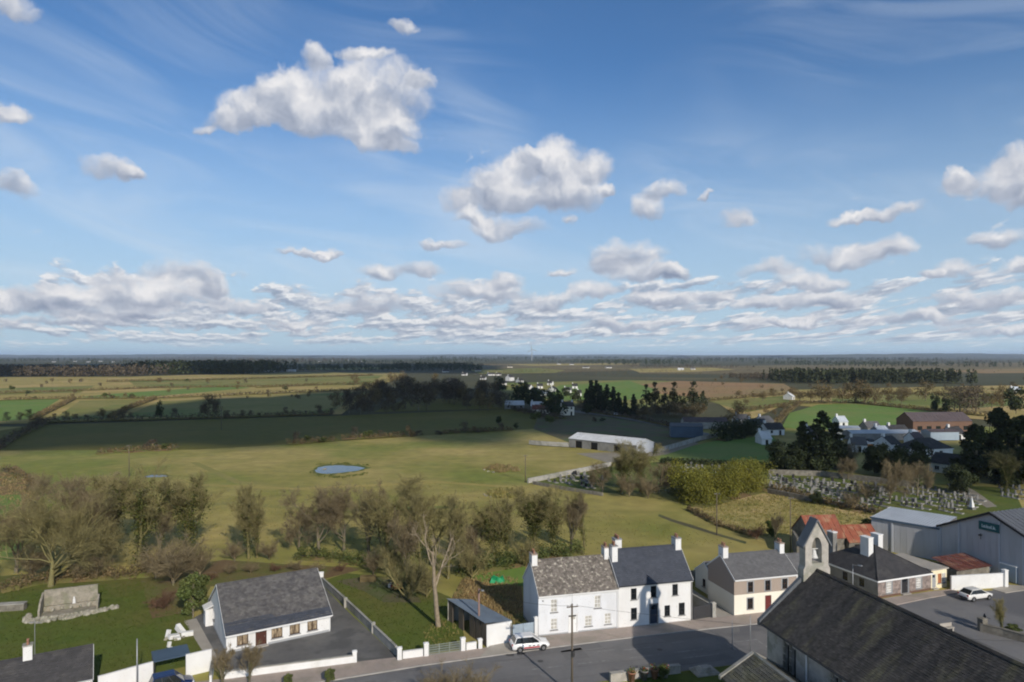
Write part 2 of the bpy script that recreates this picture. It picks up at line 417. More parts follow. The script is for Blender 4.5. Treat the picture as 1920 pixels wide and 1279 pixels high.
mat('tin_white', (0.672,0.684,0.696), (0.576,0.588,0.600), 0.3, 6, 0.5, c3=(0.480,0.480,0.468), s3=0.2, amt3=0.4)
mat('tin_grey', (0.546,0.592,0.650), (0.468,0.507,0.559), 0.3, 6, 0.5, spec=0.4)
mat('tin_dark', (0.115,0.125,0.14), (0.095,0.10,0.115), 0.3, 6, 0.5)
mat('tin_rust', (0.300,0.095,0.055), (0.210,0.070,0.045), 0.6, 7, 0.85, 0.2, 6, c3=(0.33,0.20,0.12), s3=0.6, amt3=0.75, attr=0.0)
mat('tin_maroon', (0.150,0.055,0.045), (0.115,0.045,0.038), 0.6, 6, 0.7, c3=(0.20,0.10,0.07), s3=0.6)
mat('tin_plum', (0.120,0.095,0.100), (0.095,0.078,0.083), 0.3, 6, 0.7)
mat('clad_grey', (0.44,0.445,0.46), (0.39,0.395,0.41), 0.25, 6, 0.55, stretch=(1,1,0.2), c3=(0.33,0.335,0.34), s3=0.5, amt3=0.5)
mat('clad_rib', (0.460,0.483,0.517), (0.414,0.437,0.471), 0.4, 4, 0.5)
mat('clad_blue', (0.075,0.115,0.165), (0.06,0.09,0.13), 0.3, 5, 0.5)
mat('trim_dark', (0.022,0.024,0.028), rough=0.5)
mat('trim_white', (0.78,0.78,0.77), rough=0.5)
mat('trim_grey', (0.33,0.34,0.35), rough=0.5)
mat('sill_grey', (0.30,0.30,0.30), (0.24,0.24,0.24), 2.0)
mat('glass_dark', (0.012,0.015,0.018), rough=0.06, spec=0.6)
mat('glass_pale', (0.34,0.33,0.30), (0.55,0.53,0.48), 1.6, 3, 0.15, spec=0.6)
mat('curtain_warm', (0.42,0.33,0.22), (0.055,0.040,0.030), 2.2, 3, 0.25, spec=0.5, stretch=(2.2,1,0.6))
mat('frame_brown', (0.075,0.038,0.020), (0.055,0.028,0.016), 4)
mat('frame_dark', (0.030,0.030,0.032), rough=0.5)
mat('door_brown', (0.085,0.034,0.024), (0.06,0.024,0.018), 3, rough=0.45)
mat('door_navy', (0.030,0.045,0.072), rough=0.4)
mat('door_red', (0.135,0.030,0.028), rough=0.45)
mat('door_orange', (0.42,0.17,0.075), (0.34,0.13,0.06), 3)
mat('wood_grey', (0.145,0.115,0.085), (0.095,0.078,0.060), 2.0, 6, 0.9, 0.2, 20, stretch=(1,1,0.15))
mat('pole_wood', (0.135,0.110,0.085), (0.095,0.078,0.060), 2.0, 6, 0.9, stretch=(1,1,0.1))
mat('pole_pink', (0.27,0.175,0.145), (0.20,0.135,0.115), 2.0, 6, 0.9, stretch=(1,1,0.1))
mat('metal_grey', (0.33,0.34,0.35), (0.27,0.28,0.29), 2, rough=0.45, metal=0.4)
mat('metal_dark', (0.045,0.045,0.048), rough=0.5)
mat('metal_gate', (0.30,0.33,0.30), (0.22,0.25,0.22), 2, rough=0.5)
mat('gate_blue', (0.33,0.40,0.46), (0.29,0.35,0.41), 0.8, rough=0.5)
mat('sign_teal', (0.012,0.085,0.095), rough=0.4)
mat('letter_white', (0.62,0.70,0.72), rough=0.5)
mat('terracotta', (0.36,0.19,0.12), (0.28,0.15,0.10), 4)
mat('bell_white', (0.62,0.62,0.60), (0.52,0.52,0.50), 3, rough=0.5)
mat('bell_bronze', (0.34,0.30,0.20), rough=0.4, metal=0.6)
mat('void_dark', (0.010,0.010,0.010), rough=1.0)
mat('lead', (0.135,0.150,0.165), (0.105,0.115,0.13), 1.0, 5, 0.5, 0.1, 8)
# vehicles
mat('car_white', (0.80,0.80,0.80), rough=0.18, spec=0.6)
mat('car_silver', (0.70,0.69,0.66), rough=0.2, spec=0.6)
mat('car_blue', (0.012,0.025,0.085), rough=0.2, spec=0.6)
mat('car_black', (0.014,0.016,0.022), rough=0.2, spec=0.6)
mat('car_red', (0.36,0.02,0.03), rough=0.3)
mat('tyre', (0.018,0.018,0.018), rough=0.9)
mat('rim_metal', (0.32,0.32,0.33), rough=0.35, metal=0.7)
mat('plastic_dark', (0.035,0.035,0.037), rough=0.6)
mat('lamp_red', (0.35,0.015,0.012), rough=0.3)
mat('lamp_clear', (0.62,0.64,0.66), rough=0.15)
mat('tarp_green', (0.015,0.26,0.10), rough=0.6)
mat('tarp_blue', (0.06,0.15,0.50), (0.35,0.42,0.6), 2.0, rough=0.5)
mat('plastic_orange', (0.75,0.28,0.03), rough=0.5)
mat('water', (0.050,0.060,0.065), rough=0.16, spec=0.5)
# plants
mat('bark_grey', (0.195,0.165,0.115), (0.130,0.112,0.078), 2.0, 5, 0.95, c3=(0.16,0.155,0.068), s3=0.9, attr=0.5)
mat('bark_moss', (0.185,0.165,0.065), (0.125,0.112,0.055), 2.0, 5, 0.95, attr=0.5)
mat('bark_pale', (0.370,0.300,0.215), (0.260,0.208,0.145), 2.0, 5, 0.95, attr=0.4)
mat('twig_brown', (0.235,0.188,0.108), (0.170,0.136,0.080), 0.5, 4, 0.95, attr=1.0)
mat('twig_olive', (0.265,0.232,0.100), (0.190,0.165,0.074), 0.5, 4, 0.95, attr=1.0)
mat('twig_mauve', (0.175,0.126,0.109), (0.133,0.101,0.087), 0.5, 4, 0.95, attr=0.7)
mat('twig_red', (0.165,0.092,0.058), (0.130,0.080,0.050), 0.5, 4, 0.95, attr=0.7)
mat('ivy_leaf', (0.062,0.076,0.016), (0.092,0.095,0.024), 0.7, 4, 0.7, attr=1.3, trans=0.2)
mat('leaf_dark', (0.034,0.048,0.020), (0.054,0.066,0.026), 0.4, 4, 0.75, attr=1.2, trans=0.2)
mat('leaf_pine', (0.036,0.048,0.024), (0.056,0.064,0.030), 0.25, 4, 0.8, attr=1.2, trans=0.15)
mat('leaf_cypress', (0.205,0.192,0.028), (0.135,0.142,0.026), 0.35, 4, 0.75, attr=0.8, trans=0.2)
mat('leaf_mid', (0.084,0.115,0.031), (0.119,0.129,0.039), 0.4, 4, 0.75, attr=1.0, trans=0.2)
mat('leaf_brown', (0.185,0.135,0.066), (0.135,0.105,0.052), 0.4, 4, 0.85, attr=1.0, trans=0.1)
mat('leaf_mauve', (0.115,0.090,0.062), (0.085,0.070,0.050), 0.4, 4, 0.9, attr=1.0, trans=0.1)
mat('grass_blade', (0.426,0.354,0.143), (0.264,0.264,0.074), 0.3, 4, 0.9, attr=0.9, trans=0.4)
mat('grass_blade_tan', (0.474,0.369,0.176), (0.351,0.264,0.124), 0.3, 4, 0.9, attr=0.9, trans=0.4)
mat('grass_blade_green', (0.088,0.135,0.027), (0.128,0.149,0.035), 0.3, 4, 0.9, attr=0.9, trans=0.4)
mat('cloud_white', (0.85,0.85,0.86), rough=1.0)
# headstones
mat('stone_light', (0.215,0.210,0.196), (0.150,0.148,0.138), 2.0, 5, 0.85)
mat('stone_grey', (0.190,0.188,0.180), (0.130,0.128,0.122), 2.0, 5, 0.85)
mat('stone_black', (0.030,0.030,0.033), rough=0.25)
mat('gravel_white', (0.230,0.222,0.205), (0.170,0.165,0.150), 4.0, 4, 0.9)

# ------------------------------------------------------------------ plants: vectorised builders
def np_mesh(name, V, F, mats, attr=None, mi=None, smooth=False):
    V = np.asarray(V, dtype=np.float32); F = np.asarray(F, dtype=np.int32)
    me = bpy.data.meshes.new(name)
    nf, k = F.shape
    me.vertices.add(len(V)); me.vertices.foreach_set('co', V.ravel())
    me.loops.add(nf * k); me.loops.foreach_set('vertex_index', F.ravel())
    me.polygons.add(nf); me.polygons.foreach_set('loop_start', np.arange(0, nf * k, k, dtype=np.int32))
    me.polygons.foreach_set('loop_total', np.full(nf, k, dtype=np.int32))
    for m in (mats if isinstance(mats, (list, tuple)) else [mats]): me.materials.append(M[m])
    if mi is not None: me.polygons.foreach_set('material_index', np.asarray(mi, dtype=np.int32))
    if attr is not None:
        at = me.attributes.new('rnd', 'FLOAT', 'POINT'); at.data.foreach_set('value', np.asarray(attr, dtype=np.float32))
    if smooth: me.polygons.foreach_set('use_smooth', np.ones(nf, dtype=bool))
    me.update(calc_edges=True)
    return me

def np_tubes(P, Rr, n):
    """P (B,K,3) polylines, Rr (B,K) radii -> verts, quads, attr"""
    B, K, _ = P.shape
    T = np.gradient(P, axis=1); T /= np.linalg.norm(T, axis=2, keepdims=True) + 1e-9
    ref = np.where(np.abs(T[..., 2:3]) < 0.8, np.array([0, 0, 1.0]), np.array([1.0, 0, 0]))
    U = np.cross(T, ref); U /= np.linalg.norm(U, axis=2, keepdims=True) + 1e-9
    Wv = np.cross(T, U)
    ang = np.arange(n) * 2 * np.pi / n
    V = P[:, :, None, :] + Rr[:, :, None, None] * (U[:, :, None, :] * np.cos(ang)[None, None, :, None] + Wv[:, :, None, :] * np.sin(ang)[None, None, :, None])
    idx = np.arange(B * K * n).reshape(B, K, n)
    a = idx[:, :-1, :]; b2 = np.roll(a, -1, 2); d = idx[:, 1:, :]; c = np.roll(d, -1, 2)
    F = np.stack([a, b2, c, d], -1).reshape(-1, 4)
    return V.reshape(-1, 3), F, B, K * n

def np_cards(rng, C, size, flat=0.0, out=None, outw=0.0, aspect=0.7):
    """leaf-sized quads at centres C"""
    n = len(C)
    N = rng.normal(size=(n, 3)); N /= np.linalg.norm(N, axis=1, keepdims=True)
    if out is not None: N = N + out * outw
    N[:, 2] += flat
    N /= np.linalg.norm(N, axis=1, keepdims=True) + 1e-9
    A = np.cross(N, rng.normal(size=(n, 3))); A /= np.linalg.norm(A, axis=1, keepdims=True) + 1e-9
    Bv = np.cross(N, A)
    s = (size * rng.uniform(0.6, 1.35, n))[:, None]
    A = A * s; Bv = Bv * s * aspect
    V = np.stack([C - A, C - Bv, C + A, C + Bv], 1).reshape(-1, 3)
    return V, np.arange(4 * n).reshape(n, 4)

def grow(seed, trunk, r0, specs, lean=0.05, K0=6, wob0=0.06):
    rng = np.random.default_rng(seed)
    d = np.array([rng.normal() * lean, rng.normal() * lean, 1.0]); p = np.zeros(3); pts = [p]
    for k in range(K0 - 1):
        d = d + rng.normal(size=3) * wob0; d /= np.linalg.norm(d)
        p = p + d * trunk / (K0 - 1); pts.append(p)
    P = np.array([pts]); Rr = np.linspace(r0, r0 * 0.45, K0)[None, :]
    Ln = np.array([trunk]); levels = [(P, Rr)]
    for sp in specs:
        P, Rr = levels[-1]; B, K, _ = P.shape; n = sp['n']; N = B * n
        par = np.repeat(np.arange(B), n)
        t = rng.uniform(sp.get('t0', 0.25), 1.0, N)
        f = t * (K - 1); i = np.minimum(f.astype(int), K - 2); fr = (f - i)[:, None]
        base = P[par, i] * (1 - fr) + P[par, i + 1] * fr
        tan = P[par, i + 1] - P[par, i]; tan /= np.linalg.norm(tan, axis=1, keepdims=True) + 1e-9
        rad = Rr[par, i] * (1 - fr[:, 0]) + Rr[par, i + 1] * fr[:, 0]
        o = np.cross(tan, rng.normal(size=(N, 3))); o /= np.linalg.norm(o, axis=1, keepdims=True) + 1e-9
        a = np.radians(rng.uniform(*sp['ang'], N))[:, None]
        d = np.cos(a) * tan + np.sin(a) * o; d[:, 2] += sp.get('up', 0.1)
        d /= np.linalg.norm(d, axis=1, keepdims=True)
        L = Ln[par] * rng.uniform(*sp['len'], N) * (1.2 - sp.get('fall', 0.5) * t)
        k = sp.get('K', 4); Q = np.zeros((N, k, 3)); Q[:, 0] = base
        for j in range(1, k):
            Q[:, j] = Q[:, j - 1] + d * (L / (k - 1))[:, None]
            d = d + rng.normal(size=(N, 3)) * sp.get('wob', 0.15); d[:, 2] += sp.get('trop', 0.05)
            d /= np.linalg.norm(d, axis=1, keepdims=True)
        rb = np.minimum(rad * sp.get('r', 0.65), sp.get('rmax', 9))
        rb = np.maximum(rb, sp.get('rmin', 0.012))
        tip = np.maximum(rb * sp.get('tip', 0.4), 0.007)
        RR = rb[:, None] + (tip - rb)[:, None] * np.linspace(0, 1, k)[None, :]
        levels.append((Q, RR)); Ln = L
    return levels, rng

def bare_proto(seed, h, w, trunk, r0, specs, wood='bark_grey', twig='twig_brown', ivy=0, ivy_top=0.7, ivy_r=0.5,
               lean=0.05, split=2, ivy_mat='ivy_leaf', ivy_size=0.13, fat=1.0):
    """leafless tree: [('trunk', mesh), ('crown', mesh), ('ivy', mesh)] normalised to height h, width w"""
    levels, rng = grow(seed, trunk, r0, specs, lean)
    allp = np.concatenate([P.reshape(-1, 3) for P, _ in levels])
    zmax = np.percentile(allp[:, 2], 99.7); wx = np.percentile(np.abs(allp[:, 0]), 99) + np.percentile(np.abs(allp[:, 1]), 99)
    S = np.array([w / wx, w / wx, h / zmax])
    lv = [(P * S, Rr * fat) for P, Rr in levels]
    out = []
    def merge(ls, name, m, sides):
        V0, F0, A0 = [], [], []; off = 0
        for (P, Rr), n in zip(ls, sides):
            V, F, B, per = np_tubes(P, Rr, n)
            V0.append(V); F0.append(F + off); off += len(V)
            A0.append(np.repeat(rng.uniform(0, 1, B), per))
        return name, np_mesh(name, np.concatenate(V0), np.concatenate(F0), m, np.concatenate(A0))
    out.append(merge(lv[:split], 'trunk', wood, [8, 6, 5][:split]))
    out.append(merge(lv[split:], 'crown', twig, [4, 3, 3, 3, 3][:len(lv) - split]))
    if ivy:
        C = []
        for P, Rr in lv[:3]:
            B, K, _ = P.shape
            m = int(ivy * {0: 0.16, 1: 0.5, 2: 0.34}[len(C)])
            bi = rng.integers(0, B, m); f = rng.uniform(0, K - 1.001, m); i = f.astype(int); fr = (f - i)[:, None]
            c = P[bi, i] * (1 - fr) + P[bi, i + 1] * fr
            c = c + rng.normal(size=(m, 3)) * ivy_r * np.clip(1.2 - c[:, 2:3] / h, 0.3, 1)
            C.append(c)
        C = np.concatenate(C); C = C[(C[:, 2] > 0.2) & (C[:, 2] < h * ivy_top + rng.normal(size=len(C)) * 0.08 * h)]
        V, F = np_cards(rng, C, ivy_size, flat=0.3)
        out.append(('ivy', np_mesh('ivy', V, F, ivy_mat, np.repeat(rng.uniform(0, 1, len(C)), 4))))
    return out

def clump_points(rng, centres, radii, n, shell=0.55, squash=0.8):
    c = np.asarray(centres); r = np.asarray(radii)
    p = r ** 2 / (r ** 2).sum()
    k = rng.choice(len(c), n, p=p)
    d = rng.normal(size=(n, 3)); d /= np.linalg.norm(d, axis=1, keepdims=True)
    rr = r[k] * (shell + (1 - shell) * rng.uniform(0, 1, n) ** 0.6) * rng.uniform(0.75, 1.12, n)
    return c[k] + d * rr[:, None] * np.array([1, 1, squash]), d, k

def leafy_proto(seed, h, w, n, size, leaf, wood='bark_grey', trunk=0.25, nclump=18, form='round', cr=0.22, shell=0.55, aspect=0.7):
    """leafy tree or shrub: trunk with limbs + crown of leaf clumps"""
    rng = np.random.default_rng(seed)
    C, Rr = [], []
    for i in range(nclump):
        if form == 'round':
            z = rng.uniform(trunk + 0.1, 0.92); a = rng.uniform(0, 2 * np.pi)
            env = math.sqrt(max(0.02, 1 - ((z - 0.52) / 0.50) ** 2)); r = env * rng.uniform(0.25, 0.80) * 0.5
        elif form == 'cone':
            z = (i + 0.5) / nclump * (0.97 - trunk) + trunk; a = i * 2.4 + rng.uniform(0, 1)
            env = max(0.05, 1 - (z - trunk) / (1.02 - trunk)); r = env * rng.uniform(0.2, 0.75) * 0.5
        elif form == 'column':
            z = rng.uniform(trunk, 0.95); a = rng.uniform(0, 2 * np.pi); r = rng.uniform(0, 0.3) * min(1, (1.02 - z) * 3)
            env = min(1, (1.05 - z) * 3)
        elif form == 'ragged':
            z = trunk + (0.95 - trunk) * rng.uniform(0, 1) ** 0.8; a = rng.uniform(0, 2 * np.pi)
            env = max(0.12, 1 - ((z - trunk) / (1.0 - trunk)) ** 1.6); r = env * rng.uniform(0.2, 0.9) * 0.5
        else:   # low shrub
            z = rng.uniform(0.18, 0.85); a = rng.uniform(0, 2 * np.pi)
            env = math.sqrt(max(0.05, 1 - (z * 0.98) ** 2)); r = env * rng.uniform(0.1, 0.8) * 0.5
        C.append((math.cos(a) * r * w, math.sin(a) * r * w, z * h))
        Rr.append(cr * w * rng.uniform(0.6, 1.2) * (0.45 + 0.55 * env))
    C = np.array(C); Rr = np.array(Rr)
    pts, d, k = clump_points(rng, C, Rr, n, shell)
    pts[:, 2] = np.maximum(pts[:, 2], 0.05)
    V, F = np_cards(rng, pts, size, flat=0.35, out=d, outw=0.7, aspect=aspect)
    tone = rng.uniform(0, 1, len(C))[k] * 0.55 + rng.uniform(0, 1, n) * 0.45
    crown = np_mesh('crown', V, F, leaf, np.repeat(tone, 4))
    # trunk with a limb to each clump
    K = 4; segs = [np.linspace((0, 0, -0.1), (0.02 * w, 0.0, h * 0.8), K)]; rad = [np.linspace(0.022 * h, 0.006 * h, K)]
    for c in C[:: max(1, len(C) // 12)]:
        z0 = c[2] * 0.55; b = np.array((0, 0, z0)); mid = (b + c) / 2 + rng.normal(size=3) * 0.04 * w
        segs.append(np.array([b, (b + mid) / 2, mid, c])); rad.append(np.linspace(0.009 * h, 0.003 * h, K))
    V, F, B, per = np_tubes(np.array(segs), np.array(rad), 6)
    return [('trunk', np_mesh('trunk', V, F, wood, np.full(len(V), 0.5))), ('crown', crown)]

def joined(parts, name):
    """one mesh out of a prototype's parts, for copies too small to show them"""
    V, F, A, MI, mats, off = [], [], [], [], [], 0
    for i, (n, me) in enumerate(parts):
        v = np.zeros(len(me.vertices) * 3, dtype=np.float32); me.vertices.foreach_get('co', v)
        f = np.zeros(len(me.loops), dtype=np.int32); me.loops.foreach_get('vertex_index', f)
        a = np.zeros(len(me.vertices), dtype=np.float32); me.attributes['rnd'].data.foreach_get('value', a)
        V.append(v.reshape(-1, 3)); F.append(f.reshape(-1, 4) + off); off += len(me.vertices); A.append(a)
        MI.append(np.full(len(me.polygons), i)); mats.append(me.materials[0].name)
    return np_mesh(name, np.concatenate(V), np.concatenate(F), mats, np.concatenate(A), np.concatenate(MI))

def plant(parts, name, loc, label, cat, group=None, s=1.0, sz=None, rz=0.0):
    """a tree or shrub as a thing with its parts"""
    o = empty(name, loc, rz, label, cat, group)
    o.scale = (s, s, s if sz is None else sz)
    for n, me in parts: link(n, me, o)
    return o

def plant1(me, name, loc, label, cat, group=None, s=1.0, sz=None, rz=0.0):
    o = link(name, me, None, loc, rz)
    o.scale = (s, s, s if sz is None else sz)
    return tag(o, label, cat, group)

SP_BROAD = [dict(n=8, len=(0.9,1.4), ang=(25,65), t0=0.35, up=0.15, K=5, wob=0.16, trop=0.03, r=0.55, fall=0.3),
            dict(n=8, len=(0.35,0.6), ang=(30,60), t0=0.25, up=0.05, K=4, wob=0.2, r=0.55, rmin=0.03),
            dict(n=7, len=(0.4,0.65), ang=(25,60), t0=0.2, up=0.04, K=3, wob=0.22, r=0.5, rmin=0.017),
            dict(n=16, len=(0.45,0.9), ang=(20,60), t0=0.1, up=0.05, K=3, wob=0.2, r=0.6, rmin=0.012)]
SP_WIDE = [dict(n=13, len=(1.7,2.8), ang=(20,85), t0=0.25, up=0.12, K=6, wob=0.14, trop=0.02, r=0.55, fall=0.2)] + SP_BROAD[1:]
SP_UP = [dict(n=7, len=(0.8,1.3), ang=(12,40), t0=0.25, up=0.3, K=5, wob=0.12, trop=0.10, r=0.55, fall=0.4),
         dict(n=8, len=(0.3,0.55), ang=(25,50), t0=0.2, up=0.15, K=4, wob=0.18, trop=0.06, r=0.5, rmin=0.028),
         dict(n=7, len=(0.4,0.65), ang=(20,55), t0=0.2, up=0.1, K=3, wob=0.2, r=0.5, rmin=0.016),
         dict(n=15, len=(0.45,0.9), ang=(20,55), t0=0.1, up=0.1, K=3, wob=0.2, r=0.6, rmin=0.012)]
SP_BUSH = [dict(n=16, len=(1.6,3.2), ang=(10,70), t0=0.0, up=0.3, K=5, wob=0.15, trop=0.04, r=0.6, fall=0.1, rmin=0.03),
           dict(n=9, len=(0.3,0.5), ang=(20,55), t0=0.25, up=0.1, K=3, wob=0.2, r=0.5, rmin=0.016),
           dict(n=15, len=(0.45,0.8), ang=(20,60), t0=0.15, up=0.05, K=3, wob=0.2, r=0.6, rmin=0.012)]
SP_DEAD = [dict(n=5, len=(0.35,0.75), ang=(25,60), t0=0.4, up=0.25, K=5, wob=0.22, trop=0.05, r=0.5, fall=0.5),
           dict(n=6, len=(0.3,0.6), ang=(25,60), t0=0.3, up=0.1, K=4, wob=0.25, r=0.5, rmin=0.03),
           dict(n=5, len=(0.4,0.7), ang=(25,60), t0=0.2, up=0.05, K=3, wob=0.25, r=0.5, rmin=0.016)]
PR = {
 'spread':  bare_proto(11, 13.0, 20.0, 3.0, 0.40, SP_WIDE, 'bark_moss', 'twig_olive'),
 'broadA':  bare_proto(12, 12.0, 11.5, 4.0, 0.32, SP_BROAD, 'bark_grey', 'twig_brown'),
 'broadB':  bare_proto(13, 14.5, 11.0, 5.0, 0.36, SP_UP, 'bark_moss', 'twig_olive', ivy=1500, ivy_top=0.55, ivy_r=0.45),
 'ivyA':    bare_proto(14, 15.0, 10.5, 6.0, 0.36, SP_UP, 'bark_moss', 'twig_olive', ivy=4200, ivy_top=0.82, ivy_r=0.55),
 'ivyB':    bare_proto(15, 12.0, 8.5, 5.0, 0.32, SP_UP, 'bark_moss', 'twig_olive', ivy=5000, ivy_top=0.92, ivy_r=0.7),
 'upA':     bare_proto(16, 12.5, 6.0, 6.5, 0.26, SP_UP, 'bark_moss', 'twig_olive', ivy=1300, ivy_top=0.7, ivy_r=0.3),
 'upB':     bare_proto(17, 13.0, 7.0, 6.0, 0.28, SP_UP, 'bark_grey', 'twig_brown', ivy=700, ivy_top=0.5, ivy_r=0.3),
 'dead':    bare_proto(21, 15.0, 8.5, 12.0, 0.36, SP_DEAD, 'bark_pale', 'bark_pale', split=3, lean=0.04),
 'bush':    bare_proto(18, 5.0, 6.0, 0.9, 0.16, SP_BUSH, 'bark_grey', 'twig_brown', split=1),
 'bushR':   bare_proto(19, 4.0, 5.5, 0.8, 0.14, SP_BUSH, 'bark_grey', 'twig_red', split=1),
 'bushO':   bare_proto(20, 5.0, 5.5, 0.9, 0.15, SP_BUSH, 'bark_moss', 'twig_olive', split=1),
 'cypress': leafy_proto(31, 5.2, 4.2, 3600, 0.16, 'leaf_mid', form='round', trunk=0.05, nclump=16),
 'pineA':   leafy_proto(32, 17.5, 10.5, 12000, 0.27, 'leaf_dark', form='ragged', trunk=0.05, nclump=64, cr=0.16, shell=0.2),
 'pineB':   leafy_proto(33, 20.0, 14.0, 14000, 0.32, 'leaf_dark', form='ragged', trunk=0.03, nclump=70, cr=0.16, shell=0.2),
 'pineC':   leafy_proto(34, 9.0, 9.0, 7000, 0.22, 'leaf_dark', form='round', trunk=0.04, nclump=34, cr=0.20, shell=0.3),
 'spruce':  leafy_proto(35, 17.0, 7.0, 5200, 0.34, 'leaf_pine', form='cone', trunk=0.06, nclump=46, cr=0.15),
 'willow':  bare_proto(22, 9.0, 8.5, 2.6, 0.24, SP_BROAD, 'bark_grey', 'twig_brown'),
}
# far kinds, one mesh each (a few hundred faces)
def far_bare(seed, h, w, leaf, n=420, form='round'):
    return joined(leafy_proto(seed, h, w, int(n*1.9), 0.36, leaf, form=form, trunk=0.12, nclump=24, cr=0.27, aspect=0.30, shell=0.1), 'tree')
FAR = {
 'mauve': [far_bare(40 + i, 9.0, 8.5, 'leaf_mauve', 560) for i in range(3)],
 'brown': [far_bare(50 + i, 8.0, 7.5, 'leaf_brown', 480) for i in range(3)],
 'dark':  [joined(leafy_proto(60 + i, 7.5, 7.5, 1000, 0.40, 'leaf_dark', form='round', trunk=0.08, nclump=20, cr=0.25, shell=0.25), 'tree') for i in range(2)],
 'conifer': [joined(leafy_proto(65 + i, 17.0, 10.5, 1500, 0.55, 'leaf_pine', form='cone', trunk=0.03, nclump=40, cr=0.19, shell=0.2), 'tree') for i in range(2)],
 'column': [joined(leafy_proto(70 + i, 17.0, 10.5, 1300, 0.55, 'leaf_pine', form='ragged', trunk=0.04, nclump=34, cr=0.22, aspect=0.4, shell=0.1), 'tree') for i in range(2)],
 'bush':  [joined(leafy_proto(75 + i, 3.2, 4.6, 340, 0.30, ['leaf_mauve', 'leaf_brown', 'leaf_dark', 'leaf_mid'][i], form='low', nclump=9, cr=0.24), 'bush') for i in range(4)],
}

# ------------------------------------------------------------------ street frame: a along the house fronts (to the right), b towards the camera
ST_O = G(1159, 1179)
ST_A = math.atan2(0.25, 0.968)
ST_S = Vector((math.cos(ST_A), math.sin(ST_A), 0)); ST_N = Vector((math.sin(ST_A), -math.cos(ST_A), 0))
def S(a, b, z=0.0):
    p = ST_O + ST_S * a + ST_N * b
    return Vector((p.x, p.y, z))

def sheet(name, pts, m, z=0.0, thick=0.0):
    """flat polygon of ground as part of the setting"""
    mb = MB(); P = [Vector((p[0], p[1], z)) for p in pts]
    ar = sum(P[i].x * P[(i + 1) % len(P)].y - P[(i + 1) % len(P)].x * P[i].y for i in range(len(P)))
    if ar < 0: P = P[::-1]
    if thick: mb.prism([(p.x, p.y, z - thick) for p in P], (0, 0, thick))
    else: mb.face(P)
    o = mb.build(name, m); o['kind'] = 'structure'
    return o
def psheet(name, px, m, z=0.0, thick=0.0): return sheet(name, [G(*p) for p in px], m, z, thick)

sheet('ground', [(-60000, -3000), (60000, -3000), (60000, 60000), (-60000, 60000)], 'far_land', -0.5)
sheet('meadow', [(-420, -60), (420, -60), (420, 330), (-420, 330)], 'grass_khaki', -0.30)
Z0 = -0.30
def flat(name, px, m, dz): return psheet(name, px, m, Z0 + dz)
# the near meadow stands at 0; far sheets sink a little so that each clears the next
sheet('near_meadow', [(-300, -40), (300, -40), (300, 262), (-300, 240)], 'grass_khaki', 0.0)
# fields, far to near (pixel outlines projected on the ground)
FIELDS = [
 ('field', [(-260,708),(240,706),(560,698),(760,698),(700,732),(640,776),(400,783),(85,792),(-260,800)], 'grass_tan', 0.02),
 ('field', [(-200,752),(112,748),(50,786),(-200,800)], 'grass_bright', 0.06),
 ('field', [(150,744),(210,738),(430,723),(470,727),(300,742),(200,748)], 'grass_bright', 0.05),
 ('field', [(95,788),(150,751),(262,748),(210,784)], 'grass_olive', 0.04),
 ('field', [(230,782),(300,751),(560,742),(640,750),(600,776),(400,781)], 'grass_olive', 0.045),
 ('field', [(0,728),(180,722),(150,736),(-60,742)], 'grass_olive', 0.05),
 ('field', [(240,714),(560,704),(720,702),(690,722),(480,724),(260,727)], 'grass_olive', 0.06),
 ('field', [(500,744),(640,735),(700,732),(660,752),(610,776)], 'grass_olive', 0.07),
 ('field', [(-200,870),(-60,815),(60,797),(400,785),(620,779),(960,766),(1010,778),(1000,803),(800,815),(560,831),(330,844)], 'grass_dark', 0.03),
 ('field', [(700,772),(760,748),(960,745),(975,765)], 'grass_dark', 0.05),
 ('field', [(930,748),(940,718),(1180,712),(1330,716),(1330,745),(1180,768)], 'grass_olive', 0.03),
 ('field', [(1000,745),(1050,722),(1180,714),(1230,730),(1200,748),(1090,752)], 'grass_bright', 0.05),
 ('bog', [(1180,722),(1270,714),(1470,719),(1490,731),(1400,741),(1320,746),(1240,738)], 'bog_rust', 0.045),
 ('bog', [(1180,688),(1920,680),(2400,684),(2400,692),(1900,700),(1480,702),(1200,700)], 'bog_brown', 0.02),
 ('bog', [(900,682),(1200,680),(1200,694),(960,700),(880,694)], 'bog_brown', 0.025),
 ('field', [(880,693),(1010,690),(1060,694),(1040,699),(900,701)], 'grass_olive', 0.05),
 ('field', [(1180,692),(1330,689),(1380,693),(1300,697),(1200,698)], 'grass_tan', 0.05),
 ('field', [(1440,696),(1700,693),(1760,697),(1500,701)], 'grass_olive', 0.05),
 ('field', [(560,691),(700,688),(760,691),(640,694)], 'grass_olive', 0.05),
 ('field', [(1750,694),(1950,691),(2050,697),(1850,700)], 'bog_rust', 0.05),
 ('field', [(250,684),(500,681),(560,683),(300,687)], 'grass_olive', 0.05),
 ('field', [(950,683),(1150,681),(1200,683),(1000,686)], 'grass_tan', 0.05),
 ('field', [(1330,745),(1500,730),(1900,722),(2400,725),(2400,800),(1900,790),(1470,758),(1400,790)], 'grass_tan', 0.035),
 ('field', [(1560,742),(1700,735),(1900,740),(1900,760),(1745,768),(1560,757)], 'grass_olive', 0.06),
 ('field', [(1330,752),(1470,742),(1490,757),(1400,772)], 'grass_olive', 0.06),
 ('playing_field', [(1466,800),(1480,774),(1535,758),(1600,757),(1740,768),(1800,775),(1700,800),(1600,806),(1500,804)], 'grass_bright', 0.08),
 ('paddock', [(1000,803),(1010,778),(1080,772),(1260,800),(1340,818),(1240,850),(1150,860)], 'mud', 0.035),
]
for n, px, m, dz in FIELDS: flat(n, px, m, dz)
